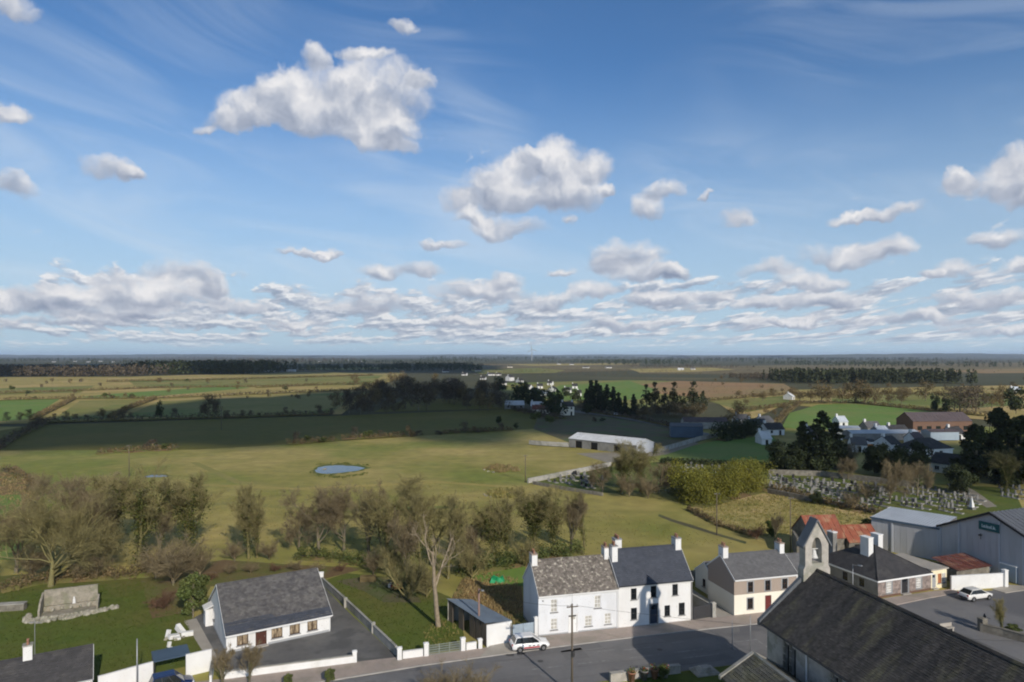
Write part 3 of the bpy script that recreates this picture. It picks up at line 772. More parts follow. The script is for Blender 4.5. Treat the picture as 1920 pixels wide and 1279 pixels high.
psheet('green_field', [(1236,864),(1240,850),(1345,826),(1420,815),(1450,818),(1470,850),(1440,868)], 'grass_bright', 0.01)
psheet('rough_field', [(1290,953),(1435,925),(1500,930),(1640,962),(1660,1000),(1475,1005),(1420,1012),(1345,990)], 'grass_rough', 0.02)
psheet('graveyard_ground', [(1000,905),(1140,876),(1236,866),(1440,872),(1700,905),(1900,915),(1920,960),(1800,975),(1640,962),(1500,930),(1430,890),(1290,885),(1240,922),(1120,925)], 'grass_lawn', 0.015)
psheet('bracken_patch', [(-60,905),(30,872),(75,905),(70,950),(60,985),(-60,1000)], 'dead_bracken', 0.015)
psheet('bright_strip', [(-60,980),(-60,930),(40,928),(45,970)], 'grass_bright', 0.03)
psheet('bright_strip', [(-60,1050),(-60,1002),(60,995),(30,1050)], 'grass_bright', 0.03)
psheet('garden_lawn', [(-200,1100),(60,1075),(300,1080),(352,1130),(375,1190),(398,1240),(290,1262),(180,1290),(-200,1330)], 'grass_lawn', 0.02)
psheet('bramble_bed', [(260,1075),(420,1050),(560,1060),(690,1065),(600,1088),(395,1100),(380,1130),(345,1150),(285,1160)], 'bramble_soil', 0.032)
psheet('side_lawn', [(598,1092),(650,1075),(760,1085),(845,1120),(870,1190),(866,1216),(748,1232)], 'grass_lawn', 0.02)
psheet('worn_earth', [(630,1090),(690,1080),(770,1095),(790,1130),(720,1130),(680,1108)], 'mud', 0.036)
psheet('back_garden', [(845,1125),(880,1060),(975,1080),(985,1160),(960,1185),(915,1180)], 'dead_bracken', 0.025)
psheet('back_lawn', [(850,1070),(960,1040),(985,1060),(985,1100),(905,1092)], 'grass_bright', 0.03)
psheet('yard', [(604,1098),(640,1135),(748,1236),(664,1248),(421,1277),(400,1240),(365,1180),(352,1165),(380,1150)], 'yard_tarmac', 0.035)
psheet('side_path', [(345,1165),(368,1160),(412,1240),(396,1248)], 'concrete_pale', 0.045)
# pond
def pond(cx, cy, rx, ry, seed, name='pond'):
    rng = random.Random(seed); c = G(cx, cy); k = c.y / FPX; kk = c.y * c.y / (CAM_H * FPX)
    pts = []
    for i in range(40):
        t = 2 * math.pi * i / 40; r = 1 + 0.10 * math.sin(3 * t + seed) + 0.05 * rng.uniform(-1, 1)
        pts.append((c.x + rx * k * math.cos(t) * r, c.y + ry * kk * math.sin(t) * r))
    sheet('pond_margin', [(c.x + (p[0] - c.x) * (1.15 + 0.10 * math.sin(i * 1.7)), c.y + (p[1] - c.y) * (1.35 + 0.22 * math.sin(i * 2.3)) + 0.8) for i, p in enumerate(pts)], 'grass_lawn', 0.02)
    return sheet(name, pts, 'water', 0.03)
pond(633, 880, 44, 7.6, 1)
pond(292, 893, 20, 2.4, 2)
# farm track up to the long barn and the graveyard wall line
psheet('farm_track', [(1080,850),(1240,846),(1300,828),(1310,832),(1250,852),(1140,868)], 'track_gravel', 0.02)
psheet('worn_track', [(355,867),(372,867),(452,902),(520,908),(520,911),(440,906)], 'grass_olive', 0.012)

psheet('ditch', [(1236,964),(1262,974),(1300,985),(1345,1000),(1400,1016),(1398,1020),(1343,1004),(1296,990),(1258,978),(1234,968)], 'mud', 0.018)
psheet('worn_strip', [(200,960),(420,940),(640,955),(860,948),(860,953),(640,961),(420,947),(200,967)], 'grass_olive', 0.014)
psheet('worn_strip', [(330,905),(560,915),(820,902),(1010,915),(1010,918),(820,906),(560,919),(330,909)], 'grass_tan', 0.012)
# street
RZ = 0.03
kerb = [(-75, 8.2), (-60, 7.4), (-45, 6.2), (-33.4, 5.2), (-24.4, 4.2), (-12, 3.5), (0, 3.1), (11, 3.05), (19, 3.2), (30, 3.2), (38, 3.0)]
sheet('road', [S(a, b) for a, b in kerb] + [S(60, 3), S(60, 12.4), S(-80, 12.4)], 'tarmac', RZ)
psheet('square', [(1500,1175),(1640,1136),(1700,1128),(1790,1112),(1920,1104),(2300,1110),(2300,1500),(1500,1500)], 'tarmac', RZ + 0.006)
def pavement(name, inner, outer, m='paving'):
    sheet(name, [S(*p) for p in inner] + [S(*p) for p in outer[::-1]], m, 0.13, 0.2)
    mb = MB()
    for (p, q) in zip(outer[:-1], outer[1:]):
        p0, q0 = S(*p), S(*q); p1, q1 = S(p[0], p[1] + 0.16), S(q[0], q[1] + 0.16)
        mb.prism([(p0.x,p0.y,-0.05),(q0.x,q0.y,-0.05),(q1.x,q1.y,-0.05),(p1.x,p1.y,-0.05)], (0,0,0.185))
    o = mb.build('kerb', 'kerb_stone'); o['kind'] = 'structure'
kl = [(-75,8.0),(-60,7.2),(-45,6.0),(-33.4,5.0),(-24.4,4.0),(-16,3.55)]
pavement('pavement', [(-75,2.2),(-45.3,2.1),(-32,1.5),(-16,1.5)], kl)
kr = [(-16,3.52),(-11.9,3.3),(0,2.95),(11,2.9),(19,3.05),(30,3.05),(36,2.9)]
pavement('pavement', [(-16,1.5),(-10.35,0.0),(0,0.0),(10.2,0.0),(16.3,0.0),(25.8,0.0),(36,0.0)], kr)
sheet('driveway_apron', [S(-16.6,1.2), S(-10.6,-0.2), S(-11.2,3.3), S(-18.3,3.7)], 'concrete_pale', 0.138)
psheet('pavement', [(1640,1126),(1748,1110),(1785,1106),(1800,1112),(1745,1122),(1650,1142)], 'paving', 0.13, 0.2)
psheet('pavement', [(1860,1106),(1890,1098),(1925,1100),(1920,1108),(1885,1113)], 'concrete_pale', 0.13, 0.2)
sheet('alley_floor', [S(10.3,0.1), S(16.2,0.1), S(16.2,-14), S(10.3,-14)], 'concrete_pale', 0.06)
# markings: worn centre dashes, a bay and hatch ends
def dash(a0, a1, b, w=0.14, slope=0.0):
    sheet('road_marking', [S(a0,b-w/2), S(a1,b-w/2+slope), S(a1,b+w/2+slope), S(a0,b+w/2)], 'road_paint', RZ + 0.010)
for a0 in (-41,-34.5,-28,-21.5,-13.5,-8.2,-2.0,3.5,20.0,26.0): dash(a0, a0 + 3.6, 8.0)
dash(10.5, 14.6, 7.2); dash(10.6,10.75,8.2,1.9); dash(14.6,14.75,8.3,2.1); dash(3.6,8.2,9.6); dash(-2,1.5,6.0,0.12)
for a0 in (-36,-30,-17,-5,4): dash(a0, a0 + 2.2, 5.6 if a0 > -25 else 7.0, 0.10)
sheet('tarmac_patch', [S(-14,3.4), S(-4,3.2), S(-4,4.6), S(-14,4.9)], 'tarmac_patch', RZ + 0.004)
sheet('tarmac_patch', [S(3.5,3.15), S(15,3.15), S(14,4.8), S(4,5.0)], 'tarmac_patch', RZ + 0.004)
rs = random.Random(3)
for k, (a0, a1, b0, b1) in enumerate(((-38,-30,6.4,7.4),(-24,-13,9.2,10.6),(-9,-6.5,4.4,6.8),(-3,9,9.9,11.2),(17,24,4.0,6.2),(27,34,7,9.5),(-20,-17,5.2,6.4),(12,14,10,11.6))):
    sheet('tarmac_patch', [S(a0,b0), S(a1,b0+rs.uniform(-.3,.3)), S(a1+rs.uniform(-.3,.3),b1), S(a0+rs.uniform(-.3,.3),b1)], 'tarmac_patch', RZ + 0.004)
for b0, w in ((5.0,0.10),(8.6,0.07),(10.9,0.09)):
    pts = [(a, b0 + 0.10*math.sin(a*0.7+b0) + rs.uniform(-.04,.04)) for a in range(-44, 30, 3)]
    sheet('road_seam', [S(a,b) for a,b in pts] + [S(a,b+w) for a,b in pts[::-1]], 'yard_tarmac', RZ + 0.007)
for a0, b0 in ((-31,8.9),(-12,6.3),(2.2,6.9),(18.5,8.8)):
    c = S(a0,b0); sheet('manhole', [(c.x+0.33*math.cos(t*math.pi/8), c.y+0.33*math.sin(t*math.pi/8)) for t in range(16)], 'metal_dark', RZ + 0.012)
sheet('churchyard_lawn', [S(-4,12.6), S(22,12.6), S(22,30), S(-4,30)], 'grass_lawn', 0.10, 0.15)
sheet('churchyard_path', [S(24.5,9.5), S(40,10), S(40,44), S(24.5,44)], 'yard_tarmac', 0.05)
# drain covers by the kerb
dr = MB()
for a in (-14.9, -13.6): 
    p = S(a, 3.95); dr.box(p.x-0.45, p.x+0.45, p.y-0.22, p.y+0.22, RZ+0.004, RZ+0.02)

# ------------------------------------------------------------------ buildings
def rect_wall(mb, f, u0, u1, v0, v1, holes, mi=0, t=0.18, split=None, mi2=0):
    """wall face with real openings; f(u, v, d) maps to 3D (d = depth inwards)"""
    us = sorted({u0, u1, *[h[0] for h in holes], *[h[0] + h[2] for h in holes]})
    vs = sorted({v0, v1, *[h[1] for h in holes], *[h[1] + h[3] for h in holes], *([split] if split else [])})
    us = [u for u in us if u0 <= u <= u1]; vs = [v for v in vs if v0 <= v <= v1]
    for a, b in zip(us, us[1:]):
        for c, d in zip(vs, vs[1:]):
            cu, cv = (a + b) / 2, (c + d) / 2
            if any(h[0] < cu < h[0] + h[2] and h[1] < cv < h[1] + h[3] for h in holes): continue
            mb.face([f(a,c,0), f(b,c,0), f(b,d,0), f(a,d,0)], mi2 if (split and cv > split) else mi)
    for (u, v, w, h) in holes:
        for q in ([f(u,v,0), f(u,v,t), f(u,v+h,t), f(u,v+h,0)], [f(u+w,v,t), f(u+w,v,0), f(u+w,v+h,0), f(u+w,v+h,t)],
                  [f(u,v,t), f(u,v,0), f(u+w,v,0), f(u+w,v,t)], [f(u,v+h,0), f(u,v+h,t), f(u+w,v+h,t), f(u+w,v+h,0)]):
            mb.face(q, mi)

def fbox(mb, f, u0, u1, v0, v1, d0, d1, mi=0):
    P = [f(u,v,d) for d in (d0, d1) for (u, v) in ((u0,v0),(u1,v0),(u1,v1),(u0,v1))]
    n = len(mb.v); mb.v += [tuple(p) for p in P]
    for q in ((0,1,2,3),(7,6,5,4),(0,4,5,1),(1,5,6,2),(2,6,7,3),(3,7,4,0)):
        mb.f.append(tuple(n + i for i in q)); mb.mi.append(mi)

def opening(parent, f, u, v, w, h, kind='window', frame='trim_white', pane='glass_dark', bars=(1, 1), sill='sill_grey', surround=None, panel=None, step=True, t=0.12):
    if kind == 'window':
        mb = MB(); fw = 0.07
        fbox(mb,f,u,u+fw,v,v+h,t-0.06,t); fbox(mb,f,u+w-fw,u+w,v,v+h,t-0.06,t)
        fbox(mb,f,u+fw,u+w-fw,v,v+fw,t-0.06,t); fbox(mb,f,u+fw,u+w-fw,v+h-fw,v+h,t-0.06,t)
        for i in range(bars[0]):
            x = u + w*(i+1)/(bars[0]+1); fbox(mb,f,x-0.022,x+0.022,v+fw,v+h-fw,t-0.05,t)
        for i in range(bars[1]):
            y = v + h*(i+1)/(bars[1]+1); fbox(mb,f,u+fw,u+w-fw,y-0.028,y+0.028,t-0.055,t-0.004)
        o = mb.build('window', frame, parent)
        p = MB(); p.face([f(u+0.02,v+0.02,t-0.012), f(u+w-0.02,v+0.02,t-0.012), f(u+w-0.02,v+h-0.02,t-0.012), f(u+0.02,v+h-0.02,t-0.012)]); p.build('pane', pane, o)
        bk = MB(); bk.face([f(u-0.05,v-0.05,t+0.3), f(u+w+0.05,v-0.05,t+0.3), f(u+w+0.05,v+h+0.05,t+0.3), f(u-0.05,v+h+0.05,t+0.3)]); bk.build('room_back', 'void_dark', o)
        if sill:
            s = MB(); fbox(s,f,u-0.10,u+w+0.10,v-0.11,v,-0.10,t-0.06); s.build('sill', sill, o)
    else:
        mb = MB(); fbox(mb,f,u+0.06,u+w-0.06,v+0.03,v+h-0.06,t-0.05,t)
        o = mb.build('door', panel or 'door_brown', parent)
        pm = MB()
        for (x0,x1,y0,y1) in ((0.14,0.46,0.08,0.42),(0.54,0.86,0.08,0.42),(0.14,0.46,0.50,0.70),(0.54,0.86,0.50,0.70)):
            fbox(pm,f,u+w*x0,u+w*x1,v+h*y0,v+h*y1,t-0.066,t-0.052)
        pm.build('door_panel', panel or 'door_brown', o)
        k = MB(); fbox(k,f,u+w*0.80,u+w*0.86,v+h*0.45,v+h*0.48,t-0.10,t-0.05); k.build('handle', 'metal_grey', o)
        fr = MB(); fbox(fr,f,u,u+0.06,v,v+h,t-0.08,t+0.02); fbox(fr,f,u+w-0.06,u+w,v,v+h,t-0.08,t+0.02); fbox(fr,f,u+0.06,u+w-0.06,v+h-0.06,v+h,t-0.08,t+0.02)
        fr.build('frame', frame, o)
        if pane:
            g = MB(); g.face([f(u+w*0.2,v+h*0.74,t-0.056), f(u+w*0.8,v+h*0.74,t-0.056), f(u+w*0.8,v+h*0.93,t-0.056), f(u+w*0.2,v+h*0.93,t-0.056)]); g.build('pane', pane, o)
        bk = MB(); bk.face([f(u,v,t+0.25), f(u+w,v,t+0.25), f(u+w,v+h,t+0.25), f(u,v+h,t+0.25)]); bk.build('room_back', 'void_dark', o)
        if step:
            s = MB(); fbox(s,f,u-0.15,u+w+0.15,v-0.16,v-0.0,-0.42,0.0); s.build('doorstep', 'concrete_pale', o)
    if surround:
        s = MB(); sw = 0.13
        fbox(s,f,u-sw,u,v,v+h+sw,-0.03,0.02); fbox(s,f,u+w,u+w+sw,v,v+h+sw,-0.03,0.02); fbox(s,f,u,u+w,v+h,v+h+sw,-0.03,0.02)
        s.build('surround', surround, o)
    return o

def slates(eL, eR, rR, rL, m, parent, sw=0.36, sh=0.26, seed=1, lift=0.018, jit=0.012, name='slates'):
    """rows of single slates laid on a roof plane: real lapped geometry, joined"""
    eL, eR, rR, rL = map(Vector, (eL, eR, rR, rL))
    rng = np.random.default_rng(seed)
    hgt = ((rL + rR) / 2 - (eL + eR) / 2).length; rows = max(2, int(hgt / sh))
    nrm = (eR - eL).cross(rL - eL).normalized()
    if nrm.z < 0: nrm = -nrm
    V, A = [], []
    for r in range(rows):
        t0, t1 = r / rows, min(1.0, (r + 1.12) / rows)
        a0, b0 = eL.lerp(rL, t0), eR.lerp(rR, t0); a1, b1 = eL.lerp(rL, t1), eR.lerp(rR, t1)
        n = max(1, int(round((b0 - a0).length / sw)))
        off = 0.5 if r % 2 else 0.0
        for i in range(n + (1 if off else 0)):
            u0, u1 = max(0, (i - off) / n), min(1, (i + 1 - off) / n)
            if u1 - u0 < 0.02 / max(1, n): continue
            g = 0.006 / max(0.1, (b0 - a0).length)
            l = lift + float(rng.uniform(0, jit)); dn = (a0 - a1).normalized() * float(rng.uniform(-0.006, 0.012))
            p = [a0.lerp(b0, u0 + g) + dn, a0.lerp(b0, u1 - g) + dn, a1.lerp(b1, u1 - g), a1.lerp(b1, u0 + g)]
            q = [p[0] + nrm * (l + 0.012), p[1] + nrm * (l + 0.012), p[2] + nrm * 0.006, p[3] + nrm * 0.006]
            V += q + [p[0], p[1], q[1], q[0]]
            A += [float(rng.uniform(0, 1))] * 8
    F = np.arange(len(V)).reshape(-1, 4)
    o = link(name, np_mesh(name, [tuple(v) for v in V], F, m, A), parent)
    o['kind'] = 'stuff'
    return o

def chimney(parent, x, y, w, d, z0, z1, m='white_paint', pots=2, cap='sill_grey'):
    mb = MB(); mb.box(x-w/2,x+w/2,y-d/2,y+d/2,z0,z1); o = mb.build('chimney', m, parent)
    c = MB(); c.box(x-w/2-0.06,x+w/2+0.06,y-d/2-0.06,y+d/2+0.06,z1,z1+0.12); c.build('chimney_cap', cap, o)
    for i in range(pots):
        yy = y + (i - (pots-1)/2) * d * 0.42
        p = MB(); p.lathe([(0.0,0),(0.13,0),(0.11,0.1),(0.10,0.38),(0.13,0.40),(0.13,0.46),(0.08,0.46),(0.08,0.2)], 10, (x,yy,z1+0.12)); p.build('chimney_pot', 'terracotta', o, smooth=True)
    return o

def fmap(side, L, D):
    if side == 'front': return lambda u, v, d: (u, d, v)
    if side == 'left':  return lambda u, v, d: (d, D - u, v)           # u runs from back to front
    if side == 'right': return lambda u, v, d: (L - d, u, v)
    return lambda u, v, d: (L - u, D - d, v)

def house(name, label, loc, rz, L, D, he, hr, wall='white_paint', upper=None, split=None, roof='slate_grey', cover=(0.36,0.26),
          front=(), left=(), right=(), back=(), eave=0.22, verge=0.06, fascia='trim_white', chimneys=(), hip=0.0, plinth=None,
          gutter='trim_dark', cat='house', group=None, slate=True, seed=1, wall_left=None):
    root = empty(name, loc, rz, label, cat, group)
    mats = [wall, upper or wall]
    def kw(o): return {k: v for k, v in o.items() if k not in ('u','z','w','h')}
    for side, ops, ln in (('front',front,L),('left',left,D),('right',right,D),('back',back,L)):
        f = fmap(side, L, D); mb = MB()
        rect_wall(mb, f, 0, ln, 0, he, [(o['u'],o['z'],o['w'],o['h']) for o in ops], 0, split=split, mi2=1 if upper else 0)
        if side in ('left','right') and not hip:
            mb.face([f(0,he,0), f(ln,he,0), f(ln/2,hr,0)], 1 if upper else 0)
        mb.build('wall', [wall_left or wall, upper or wall_left or wall] if side == 'left' else mats, root)
        for o in ops: opening(root, f, o['u'], o['z'], o['w'], o['h'], **kw(o))
        if plinth and side in ('front','left'):
            p = MB(); segs = []; x = 0.0
            for o in sorted([q for q in ops if q.get('kind') == 'door'], key=lambda q: q['u']): segs.append((x, o['u']-0.16)); x = o['u']+o['w']+0.16
            segs.append((x, ln))
            for a, b2 in segs: fbox(p, f, a, b2, 0.0, 0.28, -0.025, 0.0)
            p.build('plinth', plinth, root)
    sl = (hr - he) / (D / 2); ze = he - eave * sl
    rf = MB(); t = 0.10
    if not hip:
        x0, x1 = -verge, L + verge
        rf.prism([(x0,-eave,ze),(x0,D/2,hr),(x0,D/2,hr+t),(x0,-eave,ze+t)], (x1-x0,0,0))
        rf.prism([(x0,D+eave,ze),(x0,D+eave,ze+t),(x0,D/2,hr+t),(x0,D/2,hr)], (x1-x0,0,0))
        ro = rf.build('roof', roof, root)
        if slate:
            slates((x0,-eave,ze+t),(x1,-eave,ze+t),(x1,D/2,hr+t),(x0,D/2,hr+t), roof, ro, *cover, seed=seed)
            slates((x1,D+eave,ze+t),(x0,D+eave,ze+t),(x0,D/2,hr+t),(x1,D/2,hr+t), roof, ro, 0.6, 0.5, seed=seed+1)
        rd = MB()
        n = int((x1-x0)/0.45)
        for i in range(n):
            xa = x0 + (x1-x0)*i/n; xb = x0 + (x1-x0)*(i+1)/n - 0.01
            rd.prism([(xa,D/2-0.16,hr+t-0.01),(xa,D/2,hr+t+0.10),(xa,D/2+0.16,hr+t-0.01)], (xb-xa,0,0))
        rd.build('ridge_tiles', roof, ro)
        fa = MB(); fa.box(0,L,-eave-0.005,-eave+0.03,ze-0.14,ze+0.02); fa.box(0,L,-eave+0.03,0,ze-0.05,ze-0.03); fa.build('fascia', fascia, root)
        gt = MB(); gt.tube((x0,-eave-0.07,ze+0.02),(x1,-eave-0.07,ze+0.02),0.06,n=6); gt.tube((L-0.12,-0.06,0.1),(L-0.12,-0.06,ze),0.045,n=6); gt.build('gutter', gutter, root)
        for s, x in ((-1, x0), (1, x1)):
            bg = MB(); xx = x + (0.0 if s > 0 else -0.03)
            bg.prism([(xx,-eave,ze-0.08),(xx,D/2,hr-0.08),(xx,D/2,hr+t+0.03),(xx,-eave,ze+t+0.03)], (0.03,0,0))
            bg.prism([(xx,D+eave,ze-0.08),(xx,D+eave,ze+t+0.03),(xx,D/2,hr+t+0.03),(xx,D/2,hr-0.08)], (0.03,0,0))
            bg.build('bargeboard', fascia, root)
    else:
        e = eave; c = [(-e,-e,ze),(L+e,-e,ze),(L+e,D+e,ze),(-e,D+e,ze)]
        k = min(L, D)/2
        if D >= L: r0, r1 = (L/2, k, hr), (L/2, D-k, hr)
        else: r0, r1 = (k, D/2, hr), (L-k, D/2, hr)
        if D >= L: fs = ([c[0],c[1],r0],[c[1],c[2],r1,r0],[c[2],c[3],r1],[c[3],c[0],r0,r1])
        else: fs = ([c[0],c[1],r1,r0],[c[1],c[2],r1],[c[2],c[3],r0,r1],[c[3],c[0],r0])
        for q in fs: rf.face(q)
        rf.box(-e,L+e,-e,D+e,ze-0.16,ze-0.002)
        ro = rf.build('roof', [roof], root)
        for i, q in enumerate(fs):
            slates(q[0], q[1], q[2], q[3] if len(q) == 4 else q[2], roof, ro, *cover, seed=seed+i)
        fa = MB()
        fa.box(-e-0.02,L+e+0.02,-e-0.04,-e-0.005,ze-0.20,ze+0.02); fa.box(-e-0.04,-e-0.005,-e-0.02,D+e,ze-0.20,ze+0.02); fa.build('fascia', fascia, root)
        rt = MB()
        for p, q in ((c[0],r0),(c[1],r0 if D>=L else r1),(r0,r1)): rt.tube(Vector(p)+Vector((0,0,.03)), Vector(q)+Vector((0,0,.03)), 0.09, n=6)
        rt.build('ridge_tiles', roof, ro)
    for ch in chimneys: chimney(root, *ch)
    return root

def win(u, z, w, h, **k): return dict(u=u, z=z, w=w, h=h, **k)
def door(u, w, h, **k): return dict(u=u, z=0.14, w=w, h=h, kind='door', **k)

# the terrace on the far side of the street
WP = dict(frame='trim_white', pane='glass_pale', bars=(1, 2))
house('terraced_house', 'pale two-storey house with lichen-speckled brown slate roof beside the navy-roofed one', S(-10.35, 0), ST_A, 10.33, 6.8, 5.1, 8.2,
      'white_blue', roof='slate_lichen', cover=(0.32,0.24), plinth='trim_grey', gutter='trim_white', fascia='trim_white', seed=3, cat='house', wall_left='white_blue',
      front=[win(1.55,2.85,0.85,1.55,**WP), win(7.2,2.85,0.85,1.55,**WP), win(1.55,0.72,0.85,1.35,**WP), win(5.95,0.72,0.95,1.30,**WP), win(8.55,0.72,0.85,1.35,**WP),
             door(3.95,0.95,2.15,panel='trim_white',frame='trim_white',pane='glass_pale',surround='white_paint'), win(0.45,4.2,0.22,0.22,bars=(0,0),sill=None,pane='glass_dark',frame='trim_grey')],
      chimneys=[(0.35,3.4,0.7,1.25,7.2,9.1,'white_paint',2,'pebble_dash'), (10.0,3.4,0.62,1.1,7.4,9.3,'white_paint',2,'pebble_dash')])
WD = dict(frame='frame_dark', pane='glass_dark', bars=(0, 1))
house('terraced_house', 'bright white two-storey house with smooth navy slate roof and navy door', S(0.02, 0), ST_A, 10.18, 6.8, 5.45, 8.8,
      'white_paint', roof='slate_blue', cover=(0.36,0.26), gutter='trim_dark', fascia='trim_white', seed=5,
      front=[win(1.7,3.45,0.78,1.4,**WD), win(4.4,3.5,0.8,1.42,**WD), win(7.4,3.5,0.78,1.4,**WD), win(1.7,0.95,0.82,1.45,**WD), win(6.3,0.95,0.78,1.35,**WD), win(8.3,0.9,0.85,1.55,**WD),
             door(4.32,1.0,2.45,panel='door_navy',frame='frame_dark',pane='glass_dark',surround='grey_render')],
      chimneys=[(0.45,2.6,0.75,1.0,7.4,9.6,'white_paint',2,'sill_grey'), (1.6,4.2,0.9,1.1,7.6,10.0,'white_paint',3,'sill_grey'), (9.75,3.4,0.8,1.2,7.6,9.8,'white_paint',2,'sill_grey')])
WB = dict(frame='frame_brown', pane='glass_dark', bars=(1, 1), surround='trim_grey')
house('detached_house', 'two-storey house with brown pebbledash above cream walls and a red door', S(16.3, 0), ST_A, 9.5, 6.5, 4.85, 7.05,
      'cream_paint', upper='pebble_dash', split=2.72, roof='slate_grey', cover=(0.36,0.26), gutter='trim_white', fascia='trim_white', seed=8,
      front=[win(2.0,2.95,0.8,1.35,**WB), win(4.6,2.95,0.8,1.35,**WB), win(7.2,2.95,0.8,1.35,**WB), win(1.95,0.75,0.82,1.4,**WB), win(7.2,0.75,0.82,1.4,**WB),
             door(4.6,0.95,2.15,panel='door_red',frame='frame_brown',pane=None)],
      chimneys=[(0.4,3.25,0.75,1.2,6.3,8.2,'white_paint',2,'pebble_dash'), (9.1,3.25,0.7,1.2,6.3,8.1,'white_paint',2,'pebble_dash')])
house('back_annexe', 'low cream annexe in the alley behind the pebbledashed house', S(17.2, -6.52), ST_A, 5.5, 5.0, 2.6, 4.3, 'cream_paint', roof='slate_grey', cover=(0.5,0.4), seed=9,
      left=[win(2.0,0.8,0.8,1.1,frame='frame_brown',pane='glass_dark')], cat='annexe')
house('back_annexe', 'small slate-roofed annexe behind the navy-roofed white house', S(7.6, -6.85), ST_A, 2.6, 4.0, 3.4, 4.9, 'pebble_dash', roof='slate_grey', cover=(0.5,0.4), seed=10,
      chimneys=[(2.2,3.2,0.5,0.6,4.2,5.9,'brick_red',1)], cat='annexe')
# bungalow
BG_A = math.atan2(6.25, 10.1)
BGW = dict(frame='frame_brown', pane='curtain_warm', bars=(1, 0))
bung = house('bungalow', 'white bungalow with a large weathered grey slate roof and five front openings', G(424, 1226), BG_A, 12.0, 12.4, 2.35, 6.05,
      'white_paint', roof='slate_weathered', cover=(0.34,0.26), gutter='trim_white', fascia='trim_white', plinth='trim_grey', eave=0.45, seed=12, verge=0.15,
      front=[win(1.15,0.62,1.25,1.35,**BGW), win(5.0,0.62,1.25,1.35,**BGW), win(7.1,0.62,1.2,1.35,**BGW), win(9.2,0.62,1.2,1.35,**BGW), door(3.2,1.25,2.05,panel='door_brown',frame='frame_brown',pane='glass_dark')],
      left=[win(3.0,0.9,1.0,1.1,frame='trim_white',pane='glass_dark')])
# newer, darker slates along its eaves
ro = [c for c in bung.children if c.name.startswith('roof')][0]
slB = (6.05-2.35)/6.2
def bp(x, y): return (x, y, 2.35 + y*slB + 0.10 + 0.016)
slates(bp(-0.15,-0.45), bp(12.15,-0.45), bp(12.15,0.75), bp(-0.15,0.75), 'slate_blue', ro, 0.62, 0.32, seed=77, lift=0.02, jit=0.03)
slates(bp(-0.15,0.75), bp(5.5,0.75), bp(5.2,1.25), bp(-0.15,1.05), 'slate_blue', ro, 0.62, 0.3, seed=78, lift=0.02, jit=0.03)
gp = MB(); gp.box(-0.9,-0.02,9.6,11.2,0.0,2.1); gp.prism([(-1.05,9.45,2.1),(0.0,9.45,2.5),(0.0,11.35,2.5),(-1.05,11.35,2.1)], (0,0,0.1)); gp.build('side_porch', 'white_paint', bung)
# hipped stone house by the square
B4_A = R(20)
W4 = dict(frame='trim_white', pane='glass_pale', bars=(1, 3), surround='trim_grey')
b4 = house('hipped_house', 'single-storey stone-fronted house with dark hipped slate roof by the square', G(1646, 1122), B4_A, 10.2, 11.6, 2.55, 5.6,
      'grey_render', roof='slate_dark', cover=(0.36,0.26), hip=1.0, fascia='trim_white', seed=14, eave=0.18,
      front=[win(1.6,0.55,1.0,1.45,**W4), win(7.3,0.55,1.0,1.45,**W4), door(4.45,1.3,2.1,panel='frame_dark',frame='trim_grey',pane='glass_dark',surround='trim_grey')],
      left=[win(2.0,0.8,0.9,1.2,frame='frame_dark',pane='glass_dark'), win(5.4,0.8,0.9,1.2,frame='frame_dark',pane='glass_dark'), win(8.4,0.8,0.9,1.2,frame='frame_dark',pane='glass_dark')],
      chimneys=[(3.4,5.0,0.9,1.5,3.8,7.0,'white_paint',0,'trim_white'), (7.6,7.0,0.9,1.4,3.8,6.6,'white_paint',0,'trim_white'), (2.2,10.4,0.8,1.2,2.4,6.6,'grey_render',1,'trim_white')])
# its stone facing: coursed blocks in front of the render
rngS = random.Random(4); sf = MB(); z = 0.30
holes4 = [(1.45,0.42,1.3,1.75),(7.15,0.42,1.3,1.75),(4.28,0.0,1.64,2.42)]
while z < 2.38:
    hgt = rngS.uniform(0.20,0.30); x = 0.02
    while x < 10.1:
        w = rngS.uniform(0.3,0.65); x1 = min(x + w, 10.18)
        segs = [(x, x1)]
        for hx, hz, hw, hh in holes4:
            if z + hgt > hz and z < hz + hh:
                segs = [s for (p, q) in segs for s in ((p, min(q, hx)), (max(p, hx + hw), q)) if s[1] - s[0] > 0.03]
        for p, q in segs:
            d = rngS.uniform(0.03,0.06); k = len(sf.v); sf.box(p+0.008,q-0.008,-d,-0.001,z+0.008,min(z+hgt,2.38)-0.008); sf.a += [rngS.random()]*8
        x = x1
    z += hgt
o = sf.build('stone_facing', 'stone_warm', b4); o['kind'] = 'stuff'
for xa, xb in ((0.0, 4.25), (5.95, 10.2)):
    bk = MB(); n = int((xb-xa)/0.268)
    for i in range(n):
        x = xa + i*(xb-xa)/n; bk.box(x,x+0.25,-0.07,-0.001,0.02,0.15); bk.box(x,x+0.25,-0.068,-0.001,0.16,0.29)
    o = bk.build('brick_plinth', 'brick_red', b4); o['kind'] = 'stuff'
def W4(u, v, z=0.0):
    p = G(1646,1122); c, s = math.cos(B4_A), math.sin(B4_A)
    return Vector((p.x + u*c - v*s, p.y + u*s + v*c, z))
sh = empty('flat_roofed_shop', W4(10.25,0.15), B4_A, 'small cream flat-roofed building with orange panel beside the hipped house', 'building')
mb = MB(); rect_wall(mb, fmap('front',3.3,7.5), 0,3.3,0,2.75,[(0.35,0.14,0.8,2.0),(1.5,0.7,0.75,1.4),(2.35,0.7,0.7,1.4)]); mb.build('wall','yellow_paint',sh)
